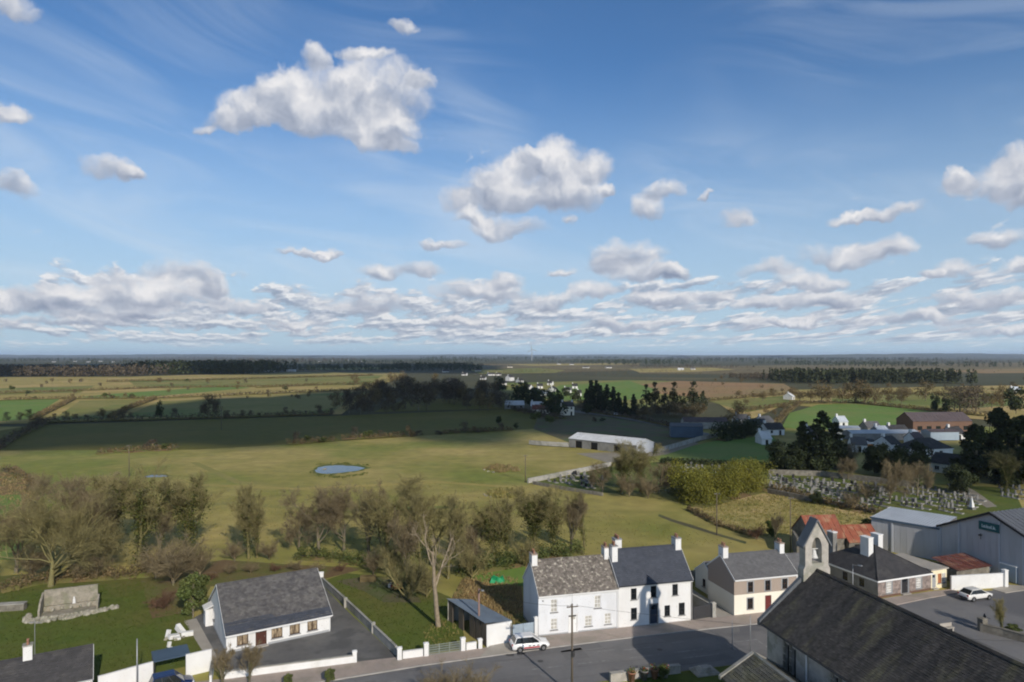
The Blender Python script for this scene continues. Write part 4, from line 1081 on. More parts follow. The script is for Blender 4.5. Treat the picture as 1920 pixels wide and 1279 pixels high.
mb = MB(); rect_wall(mb, fmap('right',3.3,7.5), 0,7.5,0,2.75,[]); rect_wall(mb, fmap('left',3.3,7.5), 0,7.5,0,2.75,[]); rect_wall(mb, fmap('back',3.3,7.5), 0,3.3,0,2.75,[]); mb.build('wall','yellow_paint',sh)
f3 = fmap('front',3.3,7.5)
opening(sh,f3,0.35,0.14,0.8,2.0,'door',panel='trim_grey',frame='trim_white',pane='glass_dark'); opening(sh,f3,1.5,0.7,0.75,1.4,pane='door_orange',frame='door_orange',bars=(0,0)); opening(sh,f3,2.35,0.7,0.7,1.4,pane='glass_pale',bars=(1,1))
mb = MB(); mb.box(-0.1,3.45,-0.25,7.6,2.75,2.92); mb.build('roof','concrete_pale',sh)
# church ---------------------------------------------------------------
CH_A = G(1527,1069,14.0)      # ridge end at the street gable
ch_d = Vector((0.22,-0.9755,0)).normalized()      # along the ridge, towards the camera
ch = empty('stone_church', (CH_A.x, CH_A.y, 0), math.atan2(ch_d.y, ch_d.x), 'grey stone church with long mossy slate roof and street-end bellcote', 'church')
# local x runs along the ridge from the street gable, y to the right of the nave seen from the street = towards +s
CL, CW, CE, CR = 34.0, 5.35, 9.8, 14.0
f_near = lambda u, v, d: (u, -CW + d, v)
mb = MB(); hl = [(3.0+6.2*i+0.9*j, 5.0, 0.55, 3.9) for i in range(5) for j in range(2)]
rect_wall(mb, lambda u,v,d: (u,-CW+0.25+d,v), 0.25, CL, 0, CE, hl, t=0.3)
rect_wall(mb, lambda u,v,d: (CL-u,CW-0.25-d,v), 0, CL-0.25, 0, CE, [])
mb.face([(0.25,-CW+0.25,0),(0.25,-CW+0.25,CE),(0.25,0,CR-0.3),(0.25,CW-0.25,CE),(0.25,CW-0.25,0)][::-1]); mb.face([(CL,-CW+0.25,0),(CL,-CW+0.25,CE),(CL,0,CR-0.3),(CL,CW-0.25,CE),(CL,CW-0.25,0)])
mb.build('nave_wall','stone_pale',ch)
for (u,v,w,h) in hl:
    o = MB(); o.face([(u,-CW+0.5,v),(u+w,-CW+0.5,v),(u+w,-CW+0.5,v+h),(u,-CW+0.5,v+h)]); wn = o.build('lancet_window','glass_dark',ch)
    s = MB()
    for i in range(7): 
        zz = v - 0.1 + i*0.62
        s.box(u-0.28,u-0.005,-CW+0.17,-CW+0.249,zz,zz+0.5); 
    s.box(u+w*0.47,u+w*0.53,-CW+0.42,-CW+0.49,v,v+h)
    s.build('window_surround','stone_wall',wn)
for i in range(5):
    b2 = MB(); x = 1.2 + 6.2*i; b2.prism([(x,-CW+0.249,0),(x,-CW-0.55,0),(x,-CW-0.5,4.6),(x,-CW+0.249,6.2)], (0.6,0,0)); b2.build('buttress','stone_pale',ch)
dp = MB(); dp.tube((6.0,-CW+0.14,5.0),(6.0,-CW+0.14,CE-0.3),0.07,n=8); dp.tube((18.4,-CW+0.14,5.0),(18.4,-CW+0.14,CE-0.3),0.07,n=8); dp.build('downpipe','trim_white',ch)
rf = MB(); t = 0.16
for s in (-1, 1):
    q = [(0.1,s*(CW+0.35),CE-0.3),(0.1,0,CR),(0.1,0,CR+t),(0.1,s*(CW+0.35),CE-0.3+t)]
    rf.prism(q if s > 0 else q[::-1], (CL,0,0))
ro = rf.build('nave_roof','slate_church',ch)
slates((CL,-CW-0.35,CE-0.3+t),(0.1,-CW-0.35,CE-0.3+t),(0.1,0,CR+t),(CL,0,CR+t),'slate_church',ro,0.28,0.20,seed=21,lift=0.010,jit=0.024)
slates((0.1,CW+0.35,CE-0.3+t),(CL,CW+0.35,CE-0.3+t),(CL,0,CR+t),(0.1,0,CR+t),'slate_church',ro,0.30,0.22,seed=22)
rd = MB()
for i in range(74): 
    x = 0.1 + i*0.457; rd.prism([(x,-0.17,CR+t-0.02),(x,0,CR+t+0.13),(x,0.17,CR+t-0.02)], (0.445,0,0))
rd.build('ridge_tiles','slate_church',ro)
gc = MB()
for s in (-1,1):
    q = [(-0.28,s*(CW+0.42),CE-0.45),(-0.28,s*0.3,CR-0.05),(-0.28,s*0.3,CR+0.42),(-0.28,s*(CW+0.42),CE+0.02)]
    gc.prism(q if s > 0 else q[::-1], (0.38,0,0))
gc.build('gable_coping','lead',ch)
gt = MB(); gt.tube((0.1,-CW-0.42,CE-0.22),(CL,-CW-0.42,CE-0.22),0.08,n=6); gt.build('gutter','metal_dark',ch)
# bellcote: gabled stone slab with a pointed opening and a hanging bell
bc = []
zb, zs, zt = CR-1.6, CR+2.5, CR+4.55; hw = 1.22; x0, x1 = -0.50, 0.36
outer = [(-hw-0.18,zb),(-hw-0.18,CR+0.2),(-hw,CR+0.55),(-hw,zs),(0,zt),(hw,zs),(hw,CR+0.55),(hw+0.18,CR+0.2),(hw+0.18,zb)]
arch = [(-0.52,CR+0.75),(-0.52,CR+2.2)] + [(-0.52*math.cos(a)*1.0, CR+2.2+0.95*math.sin(a)**1.15) for a in [R(12*i) for i in range(1,15)]] + [(0.52,CR+2.2),(0.52,CR+0.75)]
bm = bmesh.new()
def ring(pts, x): return [bm.verts.new((x, p[0], p[1])) for p in pts]
for x, flip in ((x0, False), (x1, True)):
    ro_, ra = ring(outer, x), ring(arch, x)
    es = []
    for lp in (ro_, ra):
        for i in range(len(lp)): es.append(bm.edges.new((lp[i], lp[(i+1) % len(lp)])))
    bmesh.ops.triangle_fill(bm, use_beauty=True, use_dissolve=False, edges=es, normal=(1 if flip else -1,0,0))
    if x == x0: A_o, A_a = ro_, ra
    else: B_o, B_a = ro_, ra
for P, Q in ((A_o, B_o), (A_a, B_a)):
    for i in range(len(P)):
        j = (i+1) % len(P); bm.faces.new((P[i], P[j], Q[j], Q[i]))
bmesh.ops.recalc_face_normals(bm, faces=bm.faces)
me = bpy.data.meshes.new('bellcote'); bm.to_mesh(me); bm.free(); me.materials.append(M['stone_pale'])
bo = link('bellcote', me, ch)
cp = MB()
for s in (-1,1):
    q = [(x0-0.12,s*(hw+0.28),zs-0.30),(x0-0.12,0,zt+0.10),(x0-0.12,0,zt+0.32),(x0-0.12,s*(hw+0.28),zs-0.06)]
    cp.prism(q if s > 0 else q[::-1], (x1-x0+0.24,0,0))
cp.build('coping','lead',bo)
bl = MB(); bl.lathe([(0.0,0.72),(0.14,0.70),(0.20,0.60),(0.24,0.35),(0.34,0.10),(0.40,0.0),(0.36,0.0),(0.0,0.30)],16,(-0.1,0,CR+1.15)); bl.tube((-0.1,-0.5,CR+1.95),(-0.1,0.5,CR+1.95),0.05,n=6); bl.tube((-0.1,0,CR+1.85),(-0.1,0,CR+1.97),0.05,n=6); bl.build('bell','bell_white',bo,smooth=True)
# side aisle: lower gabled roof parallel to the nave
ai = G(1412,1226,8.0); la = (Vector((ai.x,ai.y,0)) - Vector((CH_A.x,CH_A.y,0)))
ax0 = la.dot(ch_d); ay0 = la.dot(Vector((-ch_d.y, ch_d.x, 0))); AW = 2.95; AE, AR_ = 6.35, 8.0; AL = 20.0
am = MB(); am.box(ax0+0.2,ax0+AL,ay0-AW+0.2,ay0+AW-0.05,0,AE); am.prism([(ax0+0.2,ay0-AW+0.2,AE),(ax0+0.2,ay0+AW-0.05,AE),(ax0+0.2,ay0,AR_-0.1)], (AL-0.2,0,0)); am.build('aisle_wall','stone_pale',ch)
ar = MB()
for s in (-1,1):
    q = [(ax0,ay0+s*(AW+0.2),AE-0.12),(ax0,ay0,AR_),(ax0,ay0,AR_+0.12),(ax0,ay0+s*(AW+0.2),AE)]
    ar.prism(q if s > 0 else q[::-1], (AL,0,0))
ao = ar.build('aisle_roof','slate_aisle',ch)
slates((ax0+AL,ay0-AW-0.2,AE),(ax0,ay0-AW-0.2,AE),(ax0,ay0,AR_+0.12),(ax0+AL,ay0,AR_+0.12),'slate_aisle',ao,0.4,0.3,seed=31,jit=0.02)
slates((ax0,ay0+AW+0.2,AE),(ax0+AL,ay0+AW+0.2,AE),(ax0+AL,ay0,AR_+0.12),(ax0,ay0,AR_+0.12),'slate_aisle',ao,0.4,0.3,seed=32,jit=0.02)
ac = MB()
for s in (-1,1):
    q = [(ax0-0.12,ay0+s*(AW+0.3),AE-0.2),(ax0-0.12,ay0,AR_-0.05),(ax0-0.12,ay0,AR_+0.24),(ax0-0.12,ay0+s*(AW+0.3),AE+0.10)]
    ac.prism(q if s > 0 else q[::-1], (0.34,0,0))
ac.prism([(ax0,ay0-0.13,AR_+0.10),(ax0,ay0,AR_+0.27),(ax0,ay0+0.13,AR_+0.10)], (AL,0,0))
ac.build('aisle_coping','wall_concrete',ch)

# ------------------------------------------------------------------ walls, sheds, gates along the street
def wall_run(name, pts, h, t, m, label, cat='wall', cap=None, group=None, z=0.0, panel=None):
    """free-standing wall along ground points; one body part per straight run, coping as a part"""
    r = empty(name, pts[0], 0, label, cat, group); o0 = Vector((pts[0].x, pts[0].y, 0))
    for p, q in zip(pts, pts[1:]):
        d = (q - p); d.z = 0; L = d.length; d.normalize(); n = Vector((-d.y, d.x, 0)) * t / 2
        k = max(1, int(L / panel)) if panel else 1
        for i in range(k):
            a = p + d * (L * i / k) - o0; b2 = p + d * (L * (i + 1) / k - (0.012 if panel else 0)) - o0
            mb = MB(); mb.prism([(a-n).to_3d(), (b2-n).to_3d(), (b2+n).to_3d(), (a+n).to_3d()], (0,0,h)); ob = mb.build('wall_body', m, r)
            ob.location.z = z
        if cap:
            a = p - o0; b2 = q - o0; n2 = n * 1.35
            c = MB(); c.prism([tuple(v) for v in ((a-n2), (b2-n2), (b2+n2), (a+n2))], (0,0,0.09)); oc = c.build('coping', cap, r); oc.location.z = h + z
    return r

def pillar(loc, w, h, m, label, group=None, cap='trim_white'):
    r = empty('gate_pillar', loc, ST_A, label, 'pillar', group)
    mb = MB(); mb.box(-w/2,w/2,-w/2,w/2,0,h); mb.build('shaft', m, r)
    c = MB(); k = w/2+0.05; c.prism([(-k,-k,h),(k,-k,h),(k,k,h),(-k,k,h)],(0,0,0.07)); n = len(c.v)
    c.v += [(-k,-k,h+0.07),(k,-k,h+0.07),(k,k,h+0.07),(-k,k,h+0.07),(0,0,h+0.2)]
    for i in range(4): c.f.append((n+i, n+(i+1)%4, n+4)); c.mi.append(0)
    c.build('cap', cap, r)
    return r

wall_run('garden_wall', [G(421,1275), G(662,1244)], 0.85, 0.22, 'white_paint', 'low white wall along the front of the bungalow forecourt', cap='wall_concrete')
pillar(G(665,1243), 0.45, 1.25, 'white_paint', 'white pillar ending the bungalow front wall beside its driveway')
wall_run('garden_wall', [G(604,1096), G(665,1153), G(706,1193), G(743,1229)], 1.0, 0.22, 'wall_concrete', 'long pale concrete wall between the bungalow yard and the lawn', cap='wall_concrete')
pillar(G(602,1093), 0.7, 1.5, 'white_paint', 'white pillar at the far end of the wall between yard and lawn')
for px, py, t in ((648,1139,'upper'), (700,1187,'lower')):
    pillar(G(px,py), 0.42, 1.2, 'wall_concrete', f'{t} of the two small piers along the concrete yard wall', 'piers along the yard wall', 'wall_concrete')
pillar(G(749,1238), 0.5, 1.35, 'white_paint', 'white pillar at the street corner of the lawn, beside the driveway')
wall_run('garden_wall', [G(755,1237), G(793,1232)], 0.85, 0.22, 'white_paint', 'short white wall between the lawn corner pillar and the field gate', cap='white_paint')
pillar(G(799,1231), 0.5, 1.45, 'white_paint', 'white pillar on the left of the metal field gate')
pillar(G(868,1221), 0.5, 1.45, 'white_paint', 'white pillar on the right of the metal field gate')
wall_run('garden_wall', [G(874,1221), G(893,1218)], 0.85, 0.22, 'white_paint', 'short white wall between the gate pillar and the lamp pole', cap='white_paint')
pillar(G(900,1217), 0.45, 1.1, 'white_paint', 'white pillar nearest the blue-roofed shed')
def bar_gate(p, q, h, m, label):
    r = empty('metal_gate', p, math.atan2(q.y-p.y, q.x-p.x), label, 'gate'); L = (q-p).length
    for i in range(5):
        mb = MB(); z = 0.18 + i*(h-0.2)/4; mb.tube((0,0,z),(L,0,z),0.03,n=6); mb.build('rail', m, r)
    for x in (0.03, L*0.33, L*0.66, L-0.03):
        mb = MB(); mb.tube((x,0.03,0.1),(x,0.03,h+0.05),0.032,n=6); mb.build('upright', m, r)
    mb = MB(); w = 0.012
    for i in range(int(L/0.12)): mb.box(i*0.12+0.06-w,i*0.12+0.06+w,0.0,0.01,0.18,h-0.05)
    o = mb.build('mesh_bars', m, r); o['kind'] = 'stuff'
    return r
bar_gate(G(804,1231), G(863,1222.5), 1.25, 'metal_gate', 'galvanised metal field gate between two white pillars')

# blue-roofed shed
p0, p1, p2, p3 = S(-17.0,1.2), S(-13.85,0.7), S(-17.1,-7.5), S(-20.1,-8.0)
shd = empty('shed', p0, 0, 'long lean-to shed with blue-grey tin roof and white front wall', 'shed')
def rel(p, z): return (p.x-p0.x, p.y-p0.y, z)
def wq(mb, a, b2, za, zb, t=0.18):
    d = (b2-a).normalized(); n = Vector((-d.y, d.x, 0))*t
    mb.prism([rel(a,0), rel(b2,0), rel(b2+n,0), rel(a+n,0)], (0,0,0.01)); k = len(mb.v)
    mb.v += [rel(a,0.01),rel(b2,0.01),rel(b2+n,0.01),rel(a+n,0.01),rel(a,za),rel(b2,zb),rel(b2+n,zb),rel(a+n,za)]
    for q in ((0,3,2,1),(4,5,6,7),(0,1,5,4),(1,2,6,5),(2,3,7,6),(3,0,4,7)): mb.f.append(tuple(k+i for i in q)); mb.mi.append(0)
mb = MB(); wq(mb, p0, p1, 2.55, 2.55, 0.22); mb.build('front_wall','white_paint',shd)
mb = MB(); wq(mb, p1, p2, 2.35, 2.45); mb.build('side_wall','wall_concrete',shd)
mb = MB(); wq(mb, p2, p3, 2.5, 2.8); mb.build('back_wall','wall_concrete',shd)
for i in range(7):
    a = p3.lerp(p0, i/7+0.012); b2 = p3.lerp(p0, (i+1)/7-0.012)
    if i in (1, 3): continue
    mb = MB(); wq(mb, a, b2, 2.72, 2.70, 0.12); mb.build('side_board','wood_grey',shd)
mb = MB(); n = 26
dL = (p3-p0)*0.985; e0, e1 = p0 + (p3-p0)*0.02, p1 + (p2-p1)*0.02; e3, e2 = p3 + (p3-p0).normalized()*0.2, p2 + (p2-p1).normalized()*0.2
ov = (p0-p1).normalized()*0.15
for i in range(n):
    u0, u1 = i/n, (i+1)/n; um = (u0+u1)/2
    def rp(u, v, dz): 
        p = (e0+ov).lerp(e1-ov, v); q = (e3+ov).lerp(e2-ov, v); r = p.lerp(q, u); return rel(r, 2.78 - 0.25*v + dz)
    for (a, b2, za, zb) in ((u0,um,0.0,0.035),(um,u1,0.035,0.0)):
        mb.face([rp(a,0,za), rp(b2,0,zb), rp(b2,1,zb), rp(a,1,za)])
        mb.face([rp(a,0,za-0.03), rp(b2,0,zb-0.03), rp(b2,1,zb-0.03), rp(a,1,za-0.03)][::-1])
mb.build('roof','tin_blue',shd)
g0, g1 = S(-13.7,0.5), S(-11.0,0.25)
gt = empty('solid_gate', g0, math.atan2(g1.y-g0.y, g1.x-g0.x), 'pale blue sheeted double gate between the shed and the pale house', 'gate'); Lg = (g1-g0).length
for k in range(2):
    mb = MB(); mb.box(k*Lg/2+0.02,(k+1)*Lg/2-0.02,0,0.05,0.1,2.0); lf = mb.build('gate_leaf','gate_blue',gt)
    fr = MB(); x0_, x1_ = k*Lg/2+0.02, (k+1)*Lg/2-0.02
    for z in (0.1,1.05,1.92): fr.box(x0_,x1_,-0.03,-0.001,z,z+0.08)
    fr.build('gate_rail','gate_blue',lf)
pillar(S(-10.75,0.25), 0.42, 2.5, 'white_paint', 'tall white pier joining the blue gate to the pale house', cap='white_paint')

# alley gate: dark slatted
ag0, ag1 = S(10.35,0.05), S(13.1,-0.25)
ag = empty('slatted_gate', ag0, math.atan2(ag1.y-ag0.y, ag1.x-ag0.x), 'dark slatted gate across the alley beside the white house', 'gate'); La = (ag1-ag0).length
for i in range(9):
    mb = MB(); z = 0.15+i*0.185; mb.box(0.04,La-0.04,0,0.035,z,z+0.15); mb.build('slat','metal_dark',ag)
for x in (0.0, La-0.08):
    mb = MB(); mb.box(x,x+0.08,0.036,0.11,0.05,1.85); mb.build('gate_post','metal_dark',ag)
pillar(S(13.4,-0.25), 0.5, 1.9, 'wall_concrete', 'grey pier at the right end of the dark alley gate', cap='wall_concrete')
wall_run('yard_wall', [S(13.4,-0.5), S(12.6,-9.5)], 1.5, 0.2, 'wall_concrete', 'concrete wall running back up the alley from its gate pier', cap='wall_concrete')
wall_run('yard_wall', [S(10.4,-13.5), S(17.0,-14.0)], 1.6, 0.4, 'stone_wall', 'old stone wall closing the yard behind the alley', cap=None)
wall_run('yard_wall', [S(17.0,-14.0), S(27.5,-14.6)], 1.5, 0.4, 'stone_wall', 'old stone wall behind the pebbledashed house')

# bottom-left house and its walls
rzL = R(31); cL = Vector((-41.3, 67.2, 0)); oL = cL - Vector((math.cos(rzL), math.sin(rzL), 0))*14
house('cottage', 'dark-roofed cottage with a white chimney in the near left corner', oL, rzL, 14.0, 5.4, 2.4, 4.5, 'white_paint', roof='slate_dark', cover=(0.4,0.28), fascia='trim_white', seed=41, gutter='trim_grey',
      front=[win(11.6,0.9,0.9,1.2,frame='trim_white',pane='glass_dark')], chimneys=[(8.6,2.7,0.75,0.75,3.6,5.7,'white_paint',2,'wall_concrete')])
ae = empty('television_aerial', oL + Matrix.Rotation(rzL,3,'Z') @ Vector((9.15,2.7,0)) + Vector((0,0,4.4)), 0, 'thin aerial mast beside the white chimney of the dark-roofed cottage', 'aerial')
mb = MB(); mb.tube((0,0,0),(0,0,3.6),0.03,n=6); mb.build('mast','metal_grey',ae)
mb = MB(); mb.tube((-0.6,0,3.4),(0.6,0,3.4),0.015,n=5); mb.build('boom','metal_grey',ae)
for i in range(7):
    mb = MB(); x = -0.55+i*0.18; mb.tube((x,-0.28,3.42),(x,0.28,3.42),0.010,n=4); mb.build('element','metal_grey',ae)
wall_run('boundary_wall', [Vector((-41.0,67.6,0)), Vector((-37.3,70.9,0))], 2.25, 0.25, 'white_paint', 'high white wall joining the dark-roofed cottage on its right')
wall_run('boundary_wall', [Vector((-34.6,72.4,0)), Vector((-32.5,73.8,0))], 2.3, 0.25, 'white_paint', 'square white wall section beside the bungalow side path')
wall_run('boundary_wall', [Vector((-32.3,73.7,0)), Vector((-31.0,70.2,0))], 1.1, 0.22, 'white_paint', 'low white wall running to the street from the square wall section', cap='wall_concrete')
cp_ = empty('car_port', Vector((-37.4,71.2,0)), R(33), 'dark blue flat car port roof between two white walls', 'car port')
mb = MB(); mb.prism([(0,-0.2,2.05),(3.5,-0.2,2.05),(3.5,2.4,2.2),(0,2.4,2.2)],(0,0,0.08)); mb.build('roof','clad_blue',cp_)
for x in (0.1,3.4):
    for y in (0.0,2.3):
        mb = MB(); mb.box(x-0.05,x+0.05,y-0.05,y+0.05,0,2.05); mb.build('post','metal_dark',cp_)
# grotto shelter with stone rim
gr_o = Vector((-61.3, 89.6, 0)); gr_a = R(24)
gro = empty('grotto', gr_o, gr_a, 'small open stone grotto ringed with pale stones on the lawn', 'grotto')
mb = MB(); mb.box(-0.2,5.9,0.6,0.95,0,3.0); mb.build('back_wall','grotto_stone',gro)
mb = MB(); mb.prism([(-0.2,0.6,0),(-0.2,-2.1,0),(-0.2,-2.1,1.1),(-0.2,-1.3,2.0),(-0.2,0.6,2.8)],(-0.22,0,0)); mb.build('side_wall','grotto_stone',gro)
mb = MB(); mb.prism([(5.9,0.6,0),(5.9,-0.9,0),(5.9,-0.9,0.9),(5.9,0.6,1.7)],(0.22,0,0)); mb.build('side_wall','grotto_stone',gro)
mb = MB(); mb.box(-0.2,5.9,-2.2,0.6,0,0.35); mb.build('floor_slab','grotto_stone',gro)
mb = MB(); mb.box(-0.19,5.88,0.2,0.599,0.35,0.95); mb.build('altar_step','grotto_stone',gro)
def stone_mesh(seed):
    rg = random.Random(seed); bm = bmesh.new(); bmesh.ops.create_icosphere(bm, subdivisions=1, radius=0.5)
    for v in bm.verts: v.co *= rg.uniform(0.75,1.2)
    for v in bm.verts: v.co.z *= 0.75
    me = bpy.data.meshes.new('stone'); bm.to_mesh(me); bm.free(); me.materials.append(M['rubble'])
    at = me.attributes.new('rnd','FLOAT','POINT'); at.data.foreach_set('value',[rg.random()]*len(me.vertices))
    return me
STN = [stone_mesh(i) for i in range(8)]
rg = random.Random(5)
rim = [(-1.6,-0.9),(-1.9,-1.9),(-1.3,-2.8),(0.0,-3.1),(1.4,-3.0),(2.8,-2.9),(4.2,-2.75),(5.4,-2.4),(6.5,-1.9),(7.6,-1.5),(8.3,-1.1)]
for k in range(3):
    for (a, b2) in zip(rim, rim[1:]):
        for t in (0.12,0.45,0.78):
            x = a[0]+(b2[0]-a[0])*t + rg.uniform(-.12,.12); y = a[1]+(b2[1]-a[1])*t + k*0.36 + rg.uniform(-.1,.1)
            if k == 2 and x > 5.5: continue
            o = link('stone', rg.choice(STN), gro, (x,y,0.12+0.10*k+rg.uniform(-.03,.06)), rg.uniform(0,6)); s = rg.uniform(0.45,0.85); o.scale = (s,s,s)
for i in range(5):
    o = link('stone', rg.choice(STN), gro, (0.8+i*1.05, 0.05+rg.uniform(-.1,.1), 0.6), rg.uniform(0,6)); s = rg.uniform(0.4,0.7); o.scale = (s,s,s*1.3)
fg = MB(); fg.lathe([(0.0,0.85),(0.09,0.82),(0.11,0.72),(0.07,0.62),(0.15,0.55),(0.17,0.3),(0.20,0.0)],10,(3.2,0.4,0.95)); fg.build('white_statue','white_paint',gro,smooth=True)
# old mossy trough left of the grotto
tr = empty('stone_trough', G(-6,1148), R(10), 'long low stone wall stub at the left edge of the lawn', 'wall stub')
mb = MB(); mb.box(0,3.2,0,0.9,0,0.85); mb.build('body','stone_wall',tr); mb = MB(); mb.box(-0.05,3.25,-0.05,0.95,0.851,0.97); mb.build('coping','wall_concrete',tr)
# white block heap by the bungalow path
hp = empty('block_heap', G(333,1192), R(20), 'jumbled heap of broken white garden blocks near the bungalow path', 'heap')
for (x,y,z,sx,sy,sz,r,ry) in ((0.2,0.6,0.1,1.7,0.5,0.7,-0.9,0.5),(1.1,-0.5,0,1.3,0.5,0.55,0.15,0.05),(-1.1,-0.2,0,0.4,0.35,0.9,0.9,0.3),(-0.4,-0.7,0,1.2,0.7,0.45,0.5,0.15),(0.1,-1.3,0,0.7,0.5,0.3,0.2,0.1),(-0.6,-3.2,0,0.35,0.25,0.6,0.6,0.2),(-0.3,-4.0,0,0.3,0.25,0.3,1.1,0)):
    mb = MB(); mb.box(-sx/2,sx/2,-sy/2,sy/2,0,sz); o = mb.build('block','white_paint',hp); o.location = (x,y,z); o.rotation_euler = (0,ry,r)
for k in range(9):
    o = link('stone', rg.choice(STN), hp, (rg.uniform(-1.4,1.2), rg.uniform(-1.8,0.4), 0.15), rg.uniform(0,6)); o.scale = (0.5,0.5,0.5)

# small garden things
tb = empty('trough', G(690,1090), R(8), 'pale straw-coloured trough on the worn lawn behind the bungalow wall', 'trough')
mb = MB(); mb.box(-1.15,1.15,-0.45,-0.36,0,0.85); mb.box(-1.15,1.15,0.36,0.45,0,0.85); mb.build('long_side','grass_blade_tan',tb); mb = MB(); mb.box(-1.15,-1.06,-0.36,0.36,0,0.85); mb.box(1.06,1.15,-0.36,0.36,0,0.85); mb.build('end','grass_blade_tan',tb); mb = MB(); mb.box(-1.06,1.06,-0.36,0.36,0.1,0.78); mb.build('fill','grass_blade_tan',tb)
rw = empty('ride_on_mower', G(744,1106), R(-20), 'small red ride-on mower parked under the trees behind the lawn', 'mower')
mb = MB(); mb.box(-0.8,0.75,-0.35,0.35,0.28,0.62); mb.prism([(0.1,-0.3,0.62),(0.75,-0.3,0.62),(0.72,-0.25,0.95),(0.15,-0.25,1.0)],(0,0.58,0)); mb.build('body','car_red',rw)
mb = MB(); mb.box(-0.65,-0.15,-0.25,0.25,0.63,0.75); mb.box(-0.7,-0.6,-0.25,0.25,0.75,1.15); mb.build('seat','plastic_dark',rw)
for x, r in ((-0.5,0.28),(0.55,0.2)):
    for s in (-1,1):
        mb = MB(); mb.tube((x,s*0.36,r),(x,s*0.56,r),r,n=14); mb.build('wheel','tyre',rw)
mb = MB(); mb.box(-1.2,-0.82,-0.4,0.4,0.3,0.85); mb.build('grass_box','trim_grey',rw)
gtp = MB(); 
for i in range(8):
    for j in range(6):
        def hh(i,j): return 0.0 if i in (0,8) or j in (0,6) else 0.55+0.25*math.sin(i*1.3+j)
        gtp.face([(i*0.28,j*0.28,hh(i,j)),((i+1)*0.28,j*0.28,hh(i+1,j)),((i+1)*0.28,(j+1)*0.28,hh(i+1,j+1)),(i*0.28,(j+1)*0.28,hh(i,j+1))])
o = gtp.build('tarpaulin','tarp_green',None,G(918,1094)); tag(o,'bright green tarpaulin over a heap behind the pale house','tarpaulin')

# ------------------------------------------------------------------ poles, lamps, wires
def pole(loc, h, r, m, label, cat='pole', name='utility_pole', group=None, arms=0, lamp=None, insul=True, box=False):
    o = empty(name, loc, ST_A, label, cat, group)
    mb = MB(); mb.tube((0,0,-0.2),(0,0,h),r,r*0.7,n=10); mb.build('shaft',m,o,smooth=True)
    for i in range(arms):
        z = h-0.25-0.55*i
        mb = MB(); mb.box(-0.6,0.6,-0.04-r,0.04-r,z-0.045,z+0.045); a = mb.build('crossarm','wood_grey',o)
        for x in (-0.5,0.0 if i else -0.2,0.5):
            q = MB(); q.lathe([(0.03,0),(0.05,0.03),(0.03,0.06),(0.06,0.10),(0.03,0.16)],8,(x,-r,z+0.06)); q.build('insulator','trim_grey',a)
    if box:
        mb = MB(); mb.tube((0.0,-r-0.17,h*0.44),(0.0,-r-0.17,h*0.44+0.55),0.16,n=10); mb.build('transformer','metal_dark',o)
        mb = MB(); mb.box(-0.35,0.42,-0.06,0.06,h-1.25,h-1.15); mb.build('bracket','metal_dark',o)
    if lamp:
        mb = MB(); mb.tube((0,0,h-0.15),(0.15,-0.9,h+0.1),0.03,n=6); mb.build('lamp_arm','metal_grey',o)
        mb = MB(); mb.prism([(0.02,-0.8,h+0.02),(0.28,-0.8,h+0.02),(0.33,-1.4,h+0.10),(0.05,-1.4,h+0.10)],(0,0,0.12)); mb.build('lamp_head','metal_grey',o)
    return o
P_main = Vector((6.0,68.2,0)); pole(P_main, 9.2, 0.125, 'pole_wood', 'tall wooden utility pole in front of the pale house', arms=1, box=True)
P_lamp = G(898,1197); pole(P_lamp, 6.0, 0.15, 'pole_pink', 'wooden pole with a street lamp beside the blue-roofed shed', 'street lamp', 'street_lamp', lamp=True)
pole(G(1407,1222), 4.2, 0.05, 'metal_grey', 'taller of two slim grey posts at the kerb near the church', 'post', 'sign_post', 'slim posts by the church')
pole(G(1373,1218), 3.4, 0.045, 'metal_grey', 'shorter of two slim grey posts at the kerb near the church', 'post', 'sign_post', 'slim posts by the church')
pole(G(1599,1140), 5.9, 0.06, 'metal_grey', 'slim lamp post standing before the hipped house side wall', 'street lamp', 'street_lamp', lamp=True)
pole(G(1344,1003), 8.0, 0.11, 'pole_wood', 'pole with a small pale transformer at the corner of the rough field', arms=1)
pole(G(1482,1035), 9.5, 0.10, 'pole_wood', 'thin pole left of the red-roofed barn', arms=1)
pole(G(985,905), 7.4, 0.12, 'pole_wood', 'field pole at the corner of the graveyard wall', arms=1)
pole(G(242,895), 9.0, 0.13, 'pole_wood', 'field pole standing left of the pond', arms=1)
pole(G(415,805), 9.0, 0.14, 'pole_wood', 'field pole in the dark green field', arms=1)
pole(G(257,1300), 5.5, 0.08, 'metal_grey', 'slim grey post in front of the high white wall by the cottage', 'post', 'sign_post')
pole(G(1522,1060), 8.0, 0.10, 'pole_wood', 'pole rising behind the church bellcote', arms=1)
def wire(a, b2, label, sag=0.5, r=0.014):
    pts = [a.lerp(b2, t/14) - Vector((0,0,sag*4*(t/14)*(1-t/14))) for t in range(15)]
    P = np.array([[tuple(p) for p in pts]]); V, F, _, _ = np_tubes(P, np.full((1,15), r), 4)
    o = link('overhead_wire', np_mesh('overhead_wire', V, F, 'metal_dark')); return tag(o, label, 'wire')
top = P_main + Vector((0,0,9.0))
wire(top, S(-6.0,-0.1,4.95), 'wire from the tall utility pole down to the pale house front', 0.3)
wire(top, P_lamp + Vector((0,0,5.8)), 'wire from the tall utility pole to the lamp pole by the shed', 0.5)
wire(top + Vector((0.6,0,0)), Vector((60,58,9.5)), 'wire from the tall utility pole running right past the church', 1.0)

